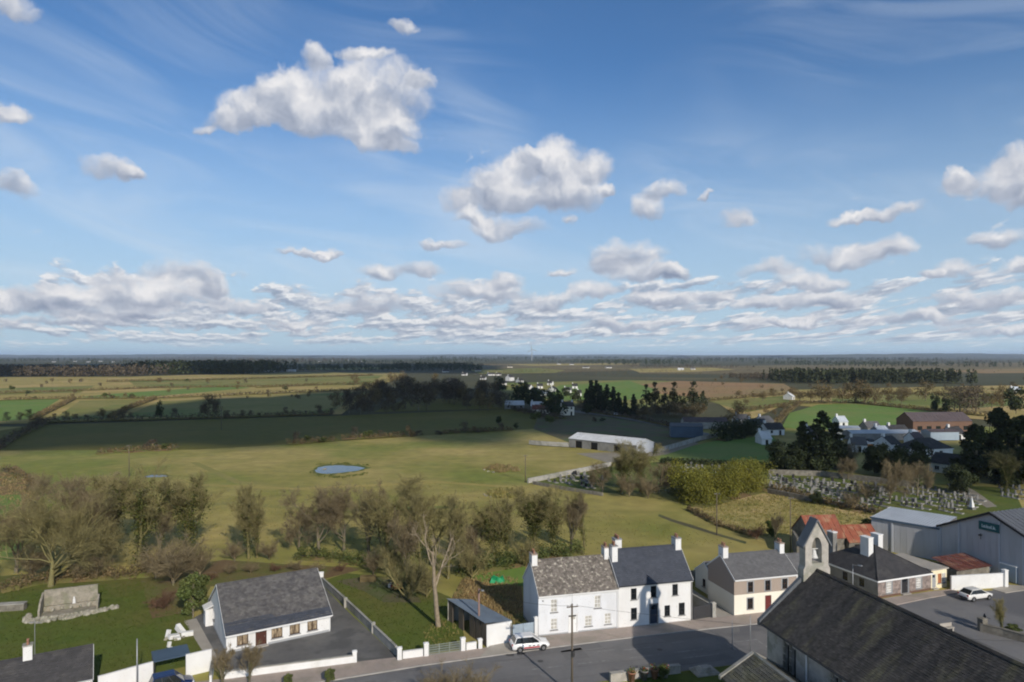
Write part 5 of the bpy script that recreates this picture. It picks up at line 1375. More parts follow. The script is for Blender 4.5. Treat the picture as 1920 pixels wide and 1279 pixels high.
# ------------------------------------------------------------------ warehouse, barns
def clad(mb, x0, x1, zf, rib=0.9, y=0.0):
    n = max(1, int((x1-x0)/rib))
    for i in range(n):
        a, b2 = x0+(x1-x0)*i/n, x0+(x1-x0)*(i+1)/n; m = a+(b2-a)*0.95
        mb.face([(a,y,0),(m,y,0),(m,y,zf(m)),(a,y,zf(a))]); mb.face([(m,y,0),(m,y-0.02,0),(m,y-0.02,zf(m)),(m,y,zf(m))]); mb.face([(m,y-0.02,0),(b2,y-0.02,0),(b2,y-0.02,zf(b2)),(m,y-0.02,zf(m))]); mb.face([(b2,y-0.02,0),(b2,y,0),(b2,y,zf(b2)),(b2,y-0.02,zf(b2))])
an = empty('warehouse_annexe', Vector((63.6,120.8,0)), R(-48), 'grey clad annexe with pale metal roof on the left of the warehouse', 'warehouse')
mb = MB(); clad(mb,0,10.6,lambda x:5.4); mb.face([(0,0,0),(0,0,5.4),(0,9.4,5.75),(0,9.4,0)]); mb.face([(0,9.4,0),(0,9.4,5.75),(10.6,9.4,5.75),(10.6,9.4,0)]); mb.build('wall','clad_grey',an)
for x in (3.4,10.4):
    mb = MB(); mb.box(x-0.13,x+0.13,-0.16,-0.025,0,5.3); mb.build('cladding_post','clad_rib',an)
mb = MB()
for i in range(22):
    a, b2 = -0.15+i*10.8/22, -0.15+(i+1)*10.8/22; m = a+(b2-a)*0.85
    z0_, z1_ = 5.45, 5.85
    mb.face([(a,-0.2,z0_),(m,-0.2,z0_),(m,9.5,z1_),(a,9.5,z1_)]); mb.face([(m,-0.2,z0_+.05),(b2,-0.2,z0_+.05),(b2,9.5,z1_+.05),(m,9.5,z1_+.05)]); mb.face([(m,-0.2,z0_),(m,-0.2,z0_+.05),(m,9.5,z1_+.05),(m,9.5,z1_)])
mb.build('roof','tin_grey',an)
mb = MB(); mb.box(-0.18,10.68,-0.27,-0.2,5.22,5.56); mb.build('fascia','clad_blue',an)
wh = empty('warehouse', Vector((70.7,112.9,0)), R(-68), 'large grey clad warehouse with a teal sign on its gable', 'warehouse')
HWD = 16.5; HPK = 8.25
zg = lambda x: 5.9 + 3.85*(1-abs(x-HPK)/HPK)
mb = MB(); clad(mb,0,HPK,zg); clad(mb,HPK,HWD,zg); mb.face([(0,0,0),(0,0,5.9),(0,24,5.9),(0,24,0)]); mb.face([(HWD,0,0),(HWD,24,0),(HWD,24,5.9),(HWD,0,5.9)]); mb.build('wall','clad_grey',wh)
for x in (0.15,3.3,9.6,13.0):
    mb = MB(); mb.box(x-0.13,x+0.13,-0.16,-0.025,0,zg(x)-0.3); mb.build('cladding_post','clad_rib',wh)
for s in (-1,1):
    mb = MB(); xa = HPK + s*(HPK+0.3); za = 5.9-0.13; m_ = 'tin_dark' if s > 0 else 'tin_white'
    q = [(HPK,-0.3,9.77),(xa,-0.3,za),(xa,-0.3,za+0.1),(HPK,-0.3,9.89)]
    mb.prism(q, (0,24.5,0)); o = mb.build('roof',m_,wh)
    rb = MB()
    for i in range(25): y = i*1.0; rb.prism([(HPK,y,9.895),(xa,y,za+0.105),(xa,y,za+0.155),(HPK,y,9.945)],(0,0.06,0))
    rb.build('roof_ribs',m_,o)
    vb = MB(); vb.prism([(HPK,-0.42,9.60),(xa,-0.42,za-0.18),(xa,-0.42,za+0.18),(HPK,-0.42,9.98)],(0,0.1,0)); vb.build('verge_trim','trim_dark',wh)
sg = MB(); sg.box(6.6,9.7,-0.28,-0.19,6.95,8.25); so = sg.build('sign_board','sign_teal',wh)
rl = random.Random(9); lt = MB(); x = 7.1
for i in range(9):     # the lettering is too blurred to read: pale strokes of its height and rhythm
    w = rl.uniform(0.14,0.24); hgt = 0.48 if i in (0,3,6,7) else 0.32
    lt.box(x,x+0.07,-0.295,-0.282,7.38,7.38+hgt); lt.box(x+0.07,x+w,-0.295,-0.282,7.38,7.45)
    if i % 2: lt.box(x+w-0.06,x+w,-0.295,-0.282,7.45,7.38+0.32); lt.box(x+0.07,x+w-0.06,-0.295,-0.282,7.63,7.7)
    x += w + 0.055
o = lt.build('lettering','letter_white',so); o['kind'] = 'stuff'
mb = MB(); mb.tube((6.9,-0.25,5.4),(6.9,-0.25,6.3),0.05,n=6); mb.box(6.75,7.05,-0.6,-0.2,5.95,6.15); mb.build('floodlight','metal_dark',wh)
# junk yard in front: maroon shed, white wall
wall_run('white_wall', [G(1783,1107), G(1880,1101)], 2.0, 0.25, 'white_paint', 'long white wall behind the silver car on the square', cap='trim_white')
pillar(G(1884,1101), 0.6, 2.5, 'white_paint', 'white pillar at the right end of the long white wall')
ms = empty('rusty_shed', G(1795,1094), R(20), 'low maroon rusted tin-roofed shed behind the long white wall', 'shed')
mb = MB(); mb.box(0,7.0,0.1,4.0,0,1.85); mb.build('wall','stone_wall',ms)
for i in range(7):
    mb = MB(); 
    for j in range(5): 
        a, b2 = i*1.03+j*0.2, i*1.03+(j+1)*0.2; z = 1.95 + 0.05*((i*7+j)%3-1)*0.4
        mb.face([(a,-0.3,z),(b2,-0.3,z+0.04*(j%2*2-1)*-1),(b2,4.3,z+0.75+0.04*(j%2*2-1)*-1),(a,4.3,z+0.75)])
    mb.build('roof_sheet','tin_maroon',ms)
jt = empty('junk_pile', G(1838,1078), 0, 'jumble of rusty scrap stacked behind the maroon shed', 'scrap')
for i in range(16):
    mb = MB(); w, d, h = rl.uniform(.3,1.4), rl.uniform(.3,.8), rl.uniform(.3,1.2); mb.box(-w/2,w/2,-d/2,d/2,0,h); o = mb.build('scrap_piece', rl.choice(['tin_maroon','tin_rust','wood_grey','trim_grey','tin_dark','trim_white']), jt); o.location = (rl.uniform(-3.5,3.5), rl.uniform(-1,1.5), rl.uniform(0,0.8)); o.rotation_euler = (rl.uniform(-.3,.3), rl.uniform(-.3,.3), rl.uniform(0,3))
o = STN[0].copy(); o.materials.clear(); o.materials.append(M['tarp_blue']); ob = link('tarpaulin', o, None, G(1752,1066)); ob.scale = (3.6,2.2,1.7); tag(ob,'crumpled blue and white tarpaulin behind the cream flat-roofed building','tarpaulin')
pc = empty('steel_cabin', G(1905,1096), R(18), 'pale teal steel cabin at the right edge below the warehouse', 'cabin')
mb = MB(); mb.box(0,5,0,2.4,0.15,2.5); mb.build('body','gate_blue',pc); mb = MB(); mb.box(-0.08,5.08,-0.08,2.48,2.5,2.62); mb.build('roof','trim_white',pc)
mb = MB(); mb.box(0.8,1.7,-0.03,-0.001,0.2,2.2); mb.build('door','trim_grey',pc)
# red barn: two roofs
def barn(name, label, loc, rz, L, D, he, hr, wall, roof, seed=0, group=None, n=None, gables=None, cat='barn', doors=(), wins=()):
    r = empty(name, loc, rz, label, cat, group)
    for side, ln in (('front',L),('left',D),('right',D),('back',L)):
        f = fmap(side,L,D); mb = MB(); rect_wall(mb,f,0,ln,0,he,[(o[0],o[1],o[2],o[3]) for o in (list(doors)+list(wins) if side=='front' else [])])
        if side in ('left','right'): mb.face([f(0,he,0),f(ln,he,0),f(ln/2,hr,0)])
        mb.build('wall', (gables or wall) if side in ('left','right') else wall, r)
    for o in doors: 
        mb = MB(); fbox(mb,fmap('front',L,D),o[0],o[0]+o[2],o[1],o[1]+o[3],0.15,0.2); mb.build('door','void_dark' if len(o) < 5 else o[4],r)
    for o in wins:
        mb = MB(); fbox(mb,fmap('front',L,D),o[0],o[0]+o[2],o[1],o[1]+o[3],0.12,0.16); w_ = mb.build('window','glass_dark',r)
    n = n or max(3, int(L/1.0)); e = 0.25; sl = (hr-he)/(D/2)
    ro = empty('x') if False else None
    rf = MB(); x0, x1 = -0.15, L+0.15
    for (ya, yb, za, zb) in ((-e,D/2,he-e*sl,hr),(D+e,D/2,he-e*sl,hr)):
        q = [(x0,ya,za+.03),(x0,yb,zb+.03),(x0,yb,zb+.09),(x0,ya,za+.09)]
        rf.prism(q if ya < yb else q[::-1], (x1-x0,0,0))
    ro = rf.build('roof', roof, r)
    rb = MB()
    for i in range(n+1):
        x = x0 + (x1-x0)*i/n - (0.06 if i == n else 0)
        for (ya, yb, za, zb) in ((-e,D/2,he-e*sl,hr),(D+e,D/2,he-e*sl,hr)):
            q = [(x,ya,za+.092),(x,yb,zb+.092),(x,yb,zb+.15),(x,ya,za+.15)]
            rb.prism(q if ya < yb else q[::-1], (0.07,0,0))
    rb.build('roof_ribs', roof, ro)
    return r
barn('red_roofed_barn', 'larger half of the rusty red-roofed old barn beside the rough field', Vector((51.0,116.2,0)), R(6), 6.0, 6.5, 3.0, 6.0, 'stone_wall', 'tin_rust', doors=[(2.0,0,1.6,2.2)])
barn('red_roofed_barn', 'lower right half of the rusty red-roofed old barn', Vector((57.3,116.0,0)), R(6), 5.6, 5.6, 2.4, 4.5, 'stone_wall', 'tin_rust', doors=[(1.0,0,1.2,1.9)])
wall_run('gable_wall', [Vector((48.2,115.0,0)), Vector((49.6,120.5,0))], 3.2, 0.4, 'stone_wall', 'broken stone gable left of the red-roofed barn')
house('outbuilding', 'low white outbuilding between the pebbledashed house and the red barn', S(27.0,-7.5), ST_A, 9.0, 4.5, 2.6, 4.2, 'white_paint', roof='slate_grey', cover=(0.6,0.45), seed=51, cat='outbuilding')
# the long pale barn across the meadow and its neighbours
barn('long_barn', 'long barn with pale tin roof standing across the meadow', G(1067,838), R(-43), 29.5, 11.0, 3.2, 4.9, 'grey_render', 'tin_white', gables='clad_rib', n=18, doors=[(3,0,3,2.6),(10,0,3,2.6),(20,0,3,2.6)])
wall_run('yard_wall', [G(992,833), G(1030,836), G(1066,838)], 1.6, 0.3, 'wall_concrete', 'grey concrete wall leading to the left end of the long pale barn')
wall_run('yard_wall', [G(1232,850), G(1312,826), G(1380,812)], 1.7, 0.3, 'wall_concrete', 'long concrete yard wall right of the long pale barn')
wall_run('graveyard_wall', [G(990,906), G(1062,891), G(1145,874)], 1.25, 0.45, 'wall_concrete', 'pale graveyard wall running up from the field pole')
wall_run('graveyard_wall', [G(1000,908), G(1060,919), G(1130,930)], 0.8, 0.5, 'stone_wall', 'low stone graveyard wall facing the meadow')
wall_run('graveyard_wall', [G(1440,890), G(1540,893), G(1640,905), G(1720,915)], 1.5, 0.5, 'stone_wall', 'long grey stone wall along the far side of the old graveyard')
wall_run('graveyard_wall', [G(1440,925), G(1540,945), G(1640,965)], 1.2, 0.5, 'stone_wall', 'overgrown stone wall between the old graveyard and the rough field')
barn('blue_shed', 'navy blue shed with pale eaves beyond the green field', G(1258,820), R(-8), 13.0, 8.0, 4.6, 5.6, 'clad_blue', 'tin_dark')
barn('grey_shed', 'long low grey-roofed shed behind the navy shed', G(1283,804), R(-4), 20.0, 9.0, 3.2, 5.0, 'wall_concrete', 'tin_plum')
barn('village_hall', 'long plum-roofed hall beyond the playing field edge', G(1712,812), R(3), 27.0, 12.0, 5.2, 8.6, 'brick_red', 'tin_plum', cat='hall', n=14, wins=[(2+i*4.2,1.2,2.2,1.8) for i in range(6)])
barn('depot_shed', 'low pale shed right of the dark conifers', G(1562,815), R(-10), 11.0, 7.0, 2.8, 3.6, 'cream_paint', 'tin_grey')
barn('depot_shed', 'long low grey-roofed shed in front of the playing field', G(1598,826), R(2), 28.0, 8.0, 2.8, 3.8, 'grey_render', 'tin_grey')
barn('depot_shed', 'small blue-fronted shed before the plum-roofed hall', G(1745,826), R(4), 12.0, 6.0, 3.4, 4.2, 'gate_blue', 'tin_plum')
house('hipped_bungalow', 'dark hipped bungalow below the plum-roofed hall', G(1718,858), R(14), 15.0, 9.0, 2.7, 5.8, 'white_paint', roof='slate_dark', cover=(0.8,0.5), hip=1.0, seed=61,
      front=[win(2,0.8,1.4,1.2,bars=(1,0),frame='trim_white'), win(9.5,0.8,1.4,1.2,bars=(1,0),frame='trim_white'), door(6,1.0,2.1,panel='door_brown',pane=None)])
house('gabled_bungalow', 'pale bungalow with a white verge beside the big conifers', G(1742,884), R(-52), 9.0, 9.0, 2.8, 5.2, 'cream_paint', roof='slate_dark', cover=(0.8,0.5), seed=62,
      front=[win(1.4,0.8,1.3,1.2,bars=(1,0)), win(5.5,0.8,1.3,1.2,bars=(1,0))])
wall_run('depot_wall', [G(1585,842), G(1640,836), G(1680,832)], 1.5, 0.3, 'white_paint', 'white wall in front of the long grey-roofed shed')
bo_ = MB(); bo_.box(-2.4,2.4,-0.5,0.5,0,1.0); o = bo_.build('orange_skip','plastic_orange',None,G(1628,838)); tag(o,'orange skip at the end of the white depot wall','skip')
# ------------------------------------------------------------------ vehicles
def car(name, label, loc, rz, paint, L=4.35, Wd=1.8, Hh=1.6, suv=True, stripe=None, group=None, cat='car', dark_roof=False):
    r = empty(name, loc, rz, label, cat, group); h2 = Wd/2
    # body sections along x (rear to front): x, half width, sill z, belt z
    sec = [(-L/2,h2*0.86,0.42,0.92),(-L/2+0.12,h2*0.96,0.32,1.0),(-L/2+0.7,h2,0.28,1.02),(-0.3,h2,0.26,0.99),(L*0.18,h2,0.26,0.97),(L*0.30,h2*0.985,0.28,0.92),(L/2-0.35,h2*0.93,0.30,0.82),(L/2-0.08,h2*0.82,0.34,0.68),(L/2,h2*0.70,0.40,0.58)]
    bm = bmesh.new(); rings = []
    for x, w, z0_, z1_ in sec:
        pts = [(-w*0.92,z0_),(-w,z0_+0.16),(-w,z1_-0.14),(-w*0.94,z1_),(-w*0.5,z1_+0.02),(w*0.5,z1_+0.02),(w*0.94,z1_),(w,z1_-0.14),(w,z0_+0.16),(w*0.92,z0_)]
        rings.append([bm.verts.new((x,y,z)) for y, z in pts])
    for a, b2 in zip(rings, rings[1:]):
        for i in range(len(a)):
            j = (i+1) % len(a); bm.faces.new((a[i],a[j],b2[j],b2[i]))
    bm.faces.new(rings[0][::-1]); bm.faces.new(rings[-1])
    bmesh.ops.recalc_face_normals(bm, faces=bm.faces); me = bpy.data.meshes.new('body'); bm.to_mesh(me); bm.free(); me.materials.append(M[paint])
    for p in me.polygons: p.use_smooth = True
    body = link('body', me, r)
    # greenhouse: pillars and roof in paint, glass panels inset
    xb0, xb1 = -L/2+0.22, L*0.27; xt0, xt1 = -L/2+(0.55 if suv else 0.95), L*0.06; zb, zt = 0.98, Hh; wb, wt = h2*0.93, h2*0.74
    c = [(xb0,-wb,zb),(xb1,-wb*0.97,zb-0.03),(xb1,wb*0.97,zb-0.03),(xb0,wb,zb),(xt0,-wt,zt),(xt1,-wt,zt),(xt1,wt,zt),(xt0,wt,zt)]
    mb = MB(); n = len(mb.v); mb.v += c
    for q in ((0,1,5,4),(1,2,6,5),(2,3,7,6),(3,0,4,7)): mb.f.append(q); mb.mi.append(0)
    mb.build('window_glass','glass_dark',r)
    rf = MB(); rf.prism([(xt0-0.06,-wt-0.02,zt-0.01),(xt1+0.05,-wt-0.02,zt-0.01),(xt1+0.05,wt+0.02,zt-0.01),(xt0-0.06,wt+0.02,zt-0.01)],(0,0,0.05)); rf.prism([(xt0+0.1,-wt+0.1,zt+0.04),(xt1-0.1,-wt+0.1,zt+0.04),(xt1-0.1,wt-0.1,zt+0.04),(xt0+0.1,wt-0.1,zt+0.04)],(0,0,0.025)); rf.build('roof',paint,r)
    for s in (-1,1):
        for t0 in (0.0,0.36,0.68,1.0):
            pl = MB(); a = Vector((xb0+(xb1-xb0)*t0, s*(wb+0.012)*(0.985 if t0 == 1 else 1), zb-0.03)); b2 = Vector((xt0+(xt1-xt0)*t0, s*(wt+0.015), zt)); pl.tube(a,b2,0.045,n=4); pl.build('roof_pillar',paint if t0 in (0.0,1.0) else 'plastic_dark',r)
    for x in (-L*0.30, L*0.315):
        for s in (-1,1):
            t = MB(); t.tube((x,s*(h2-0.20),0.33),(x,s*(h2+0.015),0.33),0.33,n=20); w_ = t.build('wheel','tyre',r)
            q = MB(); q.tube((x,s*(h2+0.004),0.33),(x,s*(h2+0.028),0.33),0.20,n=12); q.build('rim','rim_metal',w_)
            a = MB(); 
            for i in range(9):
                t0, t1 = math.pi*i/9, math.pi*(i+1)/9
                a.face([(x+0.35*math.cos(t0),s*(h2+0.006),0.33+0.35*math.sin(t0)),(x+0.35*math.cos(t1),s*(h2+0.006),0.33+0.35*math.sin(t1)),(x+0.43*math.cos(t1),s*(h2+0.006),0.33+0.43*math.sin(t1)),(x+0.43*math.cos(t0),s*(h2+0.006),0.33+0.43*math.sin(t0))])
            a.build('wheel_arch','plastic_dark',r)
    sk = MB()
    for s in (-1,1): sk.box(-L*0.20,L*0.215,s*h2-0.012,s*h2+0.012,0.27,0.40)
    sk.build('sill_trim','plastic_dark',r)
    for s in (-1,1):
        m_ = MB(); m_.box(L*0.19,L*0.19+0.14,s*(h2+0.02)-0.07,s*(h2+0.02)+0.09,0.98,1.12); m_.build('mirror',paint,r)
        l_ = MB(); l_.box(L/2-0.32,L/2-0.10,s*h2*0.72-0.14,s*h2*0.72+0.14,0.66,0.76); l_.build('headlight','lamp_clear',r)
        t_ = MB(); t_.box(-L/2-0.02,-L/2+0.10,s*h2*0.78-0.10,s*h2*0.78+0.10,0.78,0.98); t_.build('tail_light','lamp_red',r)
    bp_ = MB(); bp_.box(L/2-0.10,L/2+0.02,-h2*0.62,h2*0.62,0.40,0.54); bp_.box(-L/2-0.03,-L/2+0.06,-h2*0.75,h2*0.75,0.42,0.60); bp_.build('bumper_trim','plastic_dark',r)
    if stripe:
        for s in (-1,1): st = MB(); st.box(-L*0.20,L*0.215,s*(h2+0.002)-0.008,s*(h2+0.002)+0.008,0.44,0.60); st.build('stripe',stripe,r)
        sq = MB()
        for i in range(3): sq.box(-L*0.08+i*0.5,-L*0.08+i*0.5+0.28,-h2-0.012,-h2-0.001,0.66,0.76)
        sq.build('stripe_mark','glass_dark',r)
    return r
car('parked_car', 'white car with a red side stripe parked at the kerb before the blue gate', S(-12.3,2.95,0.08), ST_A-0.02, 'car_white', 4.5, 1.84, 1.62, stripe='car_red')
car('parked_car', 'silver white estate car parked on the square before the long white wall', G(1829,1123,0.04), R(17), 'car_silver', 4.6, 1.8, 1.5, suv=False)
car('parked_car', 'dark car parked in the yard behind the alley gate', S(12.6,-11.0,0.06), R(40), 'car_black', 4.3, 1.8, 1.5)
car('parked_car', 'dark blue car beside the car port at the bottom edge', Vector((-34.6,69.3,0.02)), R(33), 'car_blue', 4.3, 1.8, 1.8)
car('parked_car', 'white van-like car parked near the long grey-roofed shed', G(1665,834), R(5), 'car_white', 4.6, 1.9, 1.9)
car('parked_car', 'dark parked car next to the plum-roofed hall', G(1690,815), R(0), 'car_black', 4.4, 1.8, 1.6)
car('parked_car', 'small white car on the lane below the village conifers', G(1157,779), R(-5), 'car_white', 4.2, 1.8, 1.5)
# planter, bench and post on the square
wall_run('planter_wall', [G(1838,1184), G(1880,1194), G(1935,1209)], 0.95, 0.35, 'stone_wall', 'dark stone wall edging the planted bed on the square', cap='stone_wall')
pillar(G(1842,1183), 0.75, 1.5, 'stone_wall', 'dark stone pier at the corner of the planted bed', cap='stone_wall')
bn = empty('concrete_bench', G(1776,1184), R(15), 'pale concrete bench just beyond the church ridge', 'bench')
mb = MB(); mb.box(-0.9,0.9,-0.25,0.25,0.42,0.52); mb.build('seat','concrete_pale',bn)
for x in (-0.7,0.7): mb = MB(); mb.box(x-0.1,x+0.1,-0.22,0.22,0,0.42); mb.build('leg','concrete_pale',bn)
mb = MB(); mb.box(-0.9,0.9,0.2,0.28,0.52,0.95); mb.build('backrest','concrete_pale',bn)
wt_ = empty('hand_pump', G(1846,1178), 0, 'dark old hand pump standing behind the stone pier', 'pump')
mb = MB(); mb.lathe([(0.2,0),(0.12,0.15),(0.11,1.3),(0.16,1.35),(0.14,1.6),(0.02,1.85)],10); mb.build('body','metal_dark',wt_,smooth=True)
mb = MB(); mb.tube((0.1,0,1.5),(0.75,0,1.15),0.03,n=6); mb.build('handle','metal_dark',wt_); mb = MB(); mb.tube((-0.1,0,1.2),(-0.45,0,1.1),0.04,n=6); mb.build('spout','metal_dark',wt_)
# churchyard front wall with pots, and a stepped plinth
wall_run('churchyard_wall', [S(-6.4,12.75), S(1.6,12.75)], 0.9, 0.4, 'stone_pale', 'pale stone wall on the near side of the street at the bottom edge', cap='wall_concrete')
for i, (a, m_, nm) in enumerate(((-4.2,'terracotta','terracotta'),(-2.8,'stone_grey','grey'),(-1.6,'terracotta','second terracotta'),(-0.4,'trim_grey','pale grey'))):
    p = empty('flower_pot', S(a,13.3,0.1), 0, f'{nm} flower pot behind the near street wall', 'flower pot', 'pots behind the near street wall')
    mb = MB(); mb.lathe([(0.0,0),(0.28,0),(0.40,0.9),(0.46,0.9),(0.46,1.0),(0.36,1.0),(0.34,0.85)],14); mb.build('pot',m_,p,smooth=True)
    rngp = np.random.default_rng(i); V,F = np_cards(rngp, rngp.normal(size=(90,3))*np.array([.2,.2,.14])+np.array([0,0,1.15]), 0.08); fl_ = link('flowers', np_mesh('flowers',V,F,['leaf_mid','car_red'],np.repeat(rngp.uniform(0,1,90),4),(rngp.uniform(0,1,90)>.88).astype(int)), p); fl_['kind'] = 'stuff'
st = empty('stepped_plinth', S(4.2,13.3,0.1), ST_A, 'grey stepped stone plinth on the churchyard lawn', 'plinth')
for i in range(3):
    mb = MB(); k = 1.3-0.38*i; mb.box(-k,k,-k*0.75,k*0.75,i*0.2,(i+1)*0.2); mb.build('step','stone_pale',st)
# alley and yard odds and ends
oc = empty('oil_tank', S(9.0,-13.0), ST_A, 'pale oil tank behind the navy-roofed white house', 'tank')
mb = MB(); mb.tube((-0.9,0,0.9),(0.9,0,0.9),0.55,n=16); mb.build('drum','wall_concrete',oc,smooth=False)
for x in (-0.6,0.6): mb = MB(); mb.box(x-0.08,x+0.08,-0.45,0.45,0,0.5); mb.build('cradle','wall_concrete',oc)
o = dr.build('drain_cover','metal_dark'); o['kind'] = 'structure'

# ------------------------------------------------------------------ trees near the street
def T(kind, name, px, py, label, cat='tree', s=1.0, sz=None, rz=0.0, group=None):
    return plant(PR[kind], name, G(px, py), label, cat, group, s, sz, rz)
T('spread','bare_tree',95,1100,'broad spreading bare tree behind the stone grotto', s=1.12)
T('ivyA','ivy_clad_tree',262,1062,'tall yellow-green ivy-clad tree left of the bungalow', s=1.12, rz=0.6)
T('ivyB','ivy_clad_tree',350,1045,'dark ivy-clad tree just right of the tallest one left of the bungalow', s=1.15, rz=1.9)
T('broadA','bare_tree',172,1062,'bare brown tree between the spreading tree and the tall ivy-clad one', s=1.05, rz=2.2)
T('upB','bare_tree',300,1050,'thin bare tree between the two ivy-clad trees left of the bungalow', s=0.85, rz=0.3)
T('bush','bare_bush',325,1098,'large bare brown bush left of the bungalow', 'bush', s=1.45, rz=0.4)
T('bush','bare_bush',292,1085,'bare bush at the left end of the bramble bed', 'bush', s=1.1, rz=2.4)
T('bushR','bare_bush',308,1142,'reddish bare shrub on the lawn edge left of the bungalow', 'bush', s=0.62, rz=1.4)
T('cypress','evergreen_shrub',362,1160,'rounded green evergreen shrub at the bungalow side path', 'shrub', s=1.05)
T('upA','bare_tree',466,1048,'left of two slim mossy trees behind the bungalow', rz=0.8)
T('upA','bare_tree',482,1046,'right of two slim mossy trees behind the bungalow', s=0.9, rz=3.1)
T('bush','bare_bush',440,1052,'bare bush at the foot of the slim mossy trees', 'bush', s=0.7, rz=3.0)
T('bush','bare_bush',505,1050,'bare bush right of the slim mossy trees', 'bush', s=0.7, rz=5.0)
T('broadA','bare_tree',598,1043,'broad brown bare tree behind the bungalow ridge', s=1.02, rz=0.9)
T('willow','bare_tree',560,1030,'low twiggy tree left of the broad brown one behind the bungalow', s=0.9, rz=1.9)
T('broadA','bare_tree',645,1035,'brown bare tree right of the broad one behind the bungalow', s=0.9, rz=3.6)
T('broadB','bare_tree',714,1068,'tall mossy tree with ivy behind the side lawn', s=1.04, rz=0.2)
T('upB','bare_tree',690,1050,'bare tree close behind the tall mossy one', s=1.0, rz=2.6)
T('dead','dead_tree',822,1175,'pale dead tree with bare trunk on the side lawn', s=0.98, rz=2.0)
T('upA','bare_tree',790,1090,'slim mossy tree left of the pale dead tree', s=1.05, rz=1.0)
T('upA','bare_tree',840,1085,'slim mossy tree behind the pale dead tree', s=1.05, rz=4.2)
T('upB','bare_tree',765,1095,'bare tree above the red mower', s=0.85, rz=5.0)
T('bushO','mossy_bush',765,1125,'tangled olive bush left of the dead tree trunk', 'bush', s=1.15, rz=1.0)
T('bushO','mossy_bush',800,1120,'tangled olive bush behind the dead tree trunk', 'bush', s=1.05, rz=3.3)
T('bushO','mossy_bush',742,1085,'tangled olive bush behind the red mower', 'bush', s=1.1, rz=2.0)
T('bush','bare_bush',700,1078,'bare bush beside the straw-coloured trough', 'bush', s=0.8, rz=0.7)
T('ivyB','ivy_clad_tree',925,1065,'ivy-clad tree left of the pale house chimney', s=0.88, rz=0.5)
T('upA','bare_tree',952,1060,'slim mossy tree near the pale house chimney', s=0.9, rz=2.2)
T('ivyB','ivy_clad_tree',1000,1045,'left of two bushy ivy-clad trees above the lichen roof', s=0.98, rz=3.0)
T('ivyA','ivy_clad_tree',1045,1043,'right of two bushy ivy-clad trees above the lichen roof', s=0.82, rz=4.4)
T('upA','ivy_clad_tree',1096,1030,'narrow ivy-clad tree above the join of the two white houses', s=0.88, sz=0.82, rz=1.2)
T('bushO','mossy_bush',885,1085,'tangled bush between the dead tree and the green tarpaulin', 'bush', s=1.1, rz=4.0)
T('bushO','mossy_bush',985,1062,'dark tangled bush behind the pale house gable', 'bush', s=0.9, rz=0.4)
T('willow','bare_tree',868,1062,'low bare tree behind the green tarpaulin', s=0.8, rz=2.7)
for i,(px,py) in enumerate(((395,1090),(430,1078),(470,1075),(515,1072),(555,1070),(590,1075),(640,1072))):
    plant(PR['bush'] if i % 3 else PR['bushR'], 'bramble_bush', G(px,py), f'{["first","second","third","fourth","fifth","sixth","seventh"][i]} from the left, brown bramble thicket behind the bungalow roof', 'bush', 'bramble thickets behind the bungalow', 0.38+0.06*(i%3), 0.34, i*1.3)
T('broadA','bare_tree',30,1075,'bare tree at the left edge behind the spreading one', s=0.95, rz=5.2)
T('broadA','bare_tree',140,1045,'bare tree rising behind the spreading tree', s=1.2, rz=0.4)
T('ivyB','ivy_clad_tree',215,1035,'ivy-clad tree behind the tall yellow-green one', s=1.15, rz=4.9)
T('bush','bare_bush',375,1082,'bare bush behind the rounded evergreen shrub', 'bush', s=1.1, rz=4.4)
T('bush','bare_bush',60,1085,'bare bush under the spreading tree', 'bush', s=1.0, rz=1.4)
T('bush','bare_bush',180,1088,'bare bush right of the spreading tree trunk', 'bush', s=1.0, rz=3.4)
T('broadB','bare_tree',812,1062,'tall mossy tree behind the pale dead tree', s=0.95, rz=4.0)
T('upB','bare_tree',1070,1038,'bare tree between the bushy and the narrow ivy-clad trees', s=0.8, rz=1.6)
# the near-side trees at the bottom edge
plant(PR['upB'], 'bare_tree', Vector((-26.8,69.6,0)), 'small twiggy tree at the bottom edge before the bungalow forecourt', 'tree', None, 0.42, 0.40, 0.6)
plant(PR['upB'], 'bare_tree', Vector((-29.3,69.0,0)), 'leftmost small twiggy tree at the bottom edge', 'tree', None, 0.36, 0.36, 2.6)
plant(PR['bush'], 'bare_bush', Vector((-4.4,65.2,0)), 'brown twiggy bush at the bottom edge below the shed', 'bush', None, 0.95, 0.86, 0.6)
plant(PR['bush'], 'bare_bush', Vector((-7.0,65.4,0)), 'brown twiggy bush left of its twin at the bottom edge', 'bush', None, 0.75, 0.78, 2.0)
T('cypress','evergreen_shrub',618,1284,'small dark green shrub on the street corner at the bottom edge','shrub',s=0.30)
T('cypress','evergreen_shrub',540,1290,'small green shrub at the bottom edge before the white wall','shrub',s=0.26)
T('cypress','evergreen_shrub',1245,1276,'yellow-green shrub by the stepped plinth','shrub',s=0.30,rz=1.0)
T('cypress','evergreen_shrub',1900,1192,'low golden shrub in the planted bed on the square','shrub',s=0.42,sz=0.25)
plant(PR['upA'], 'young_tree', G(1880,1190), 'young thin tree in the planted bed on the square', 'tree', None, 0.36, 0.34)
T('cypress','evergreen_shrub',1632,1018,'rounded green bush right of the red-roofed barn','shrub',s=1.0,sz=0.8)
T('cypress','evergreen_shrub',1447,1008,'small dark bush left of the red-roofed barn','shrub',s=0.6,rz=2)
T('bushR','bare_bush',1420,1012,'reddish bare bush near the corner of the rough field','bush',s=0.7)
T('upB','bare_tree',1452,1020,'small bare tree left of the red-roofed barn',s=0.45,rz=1)
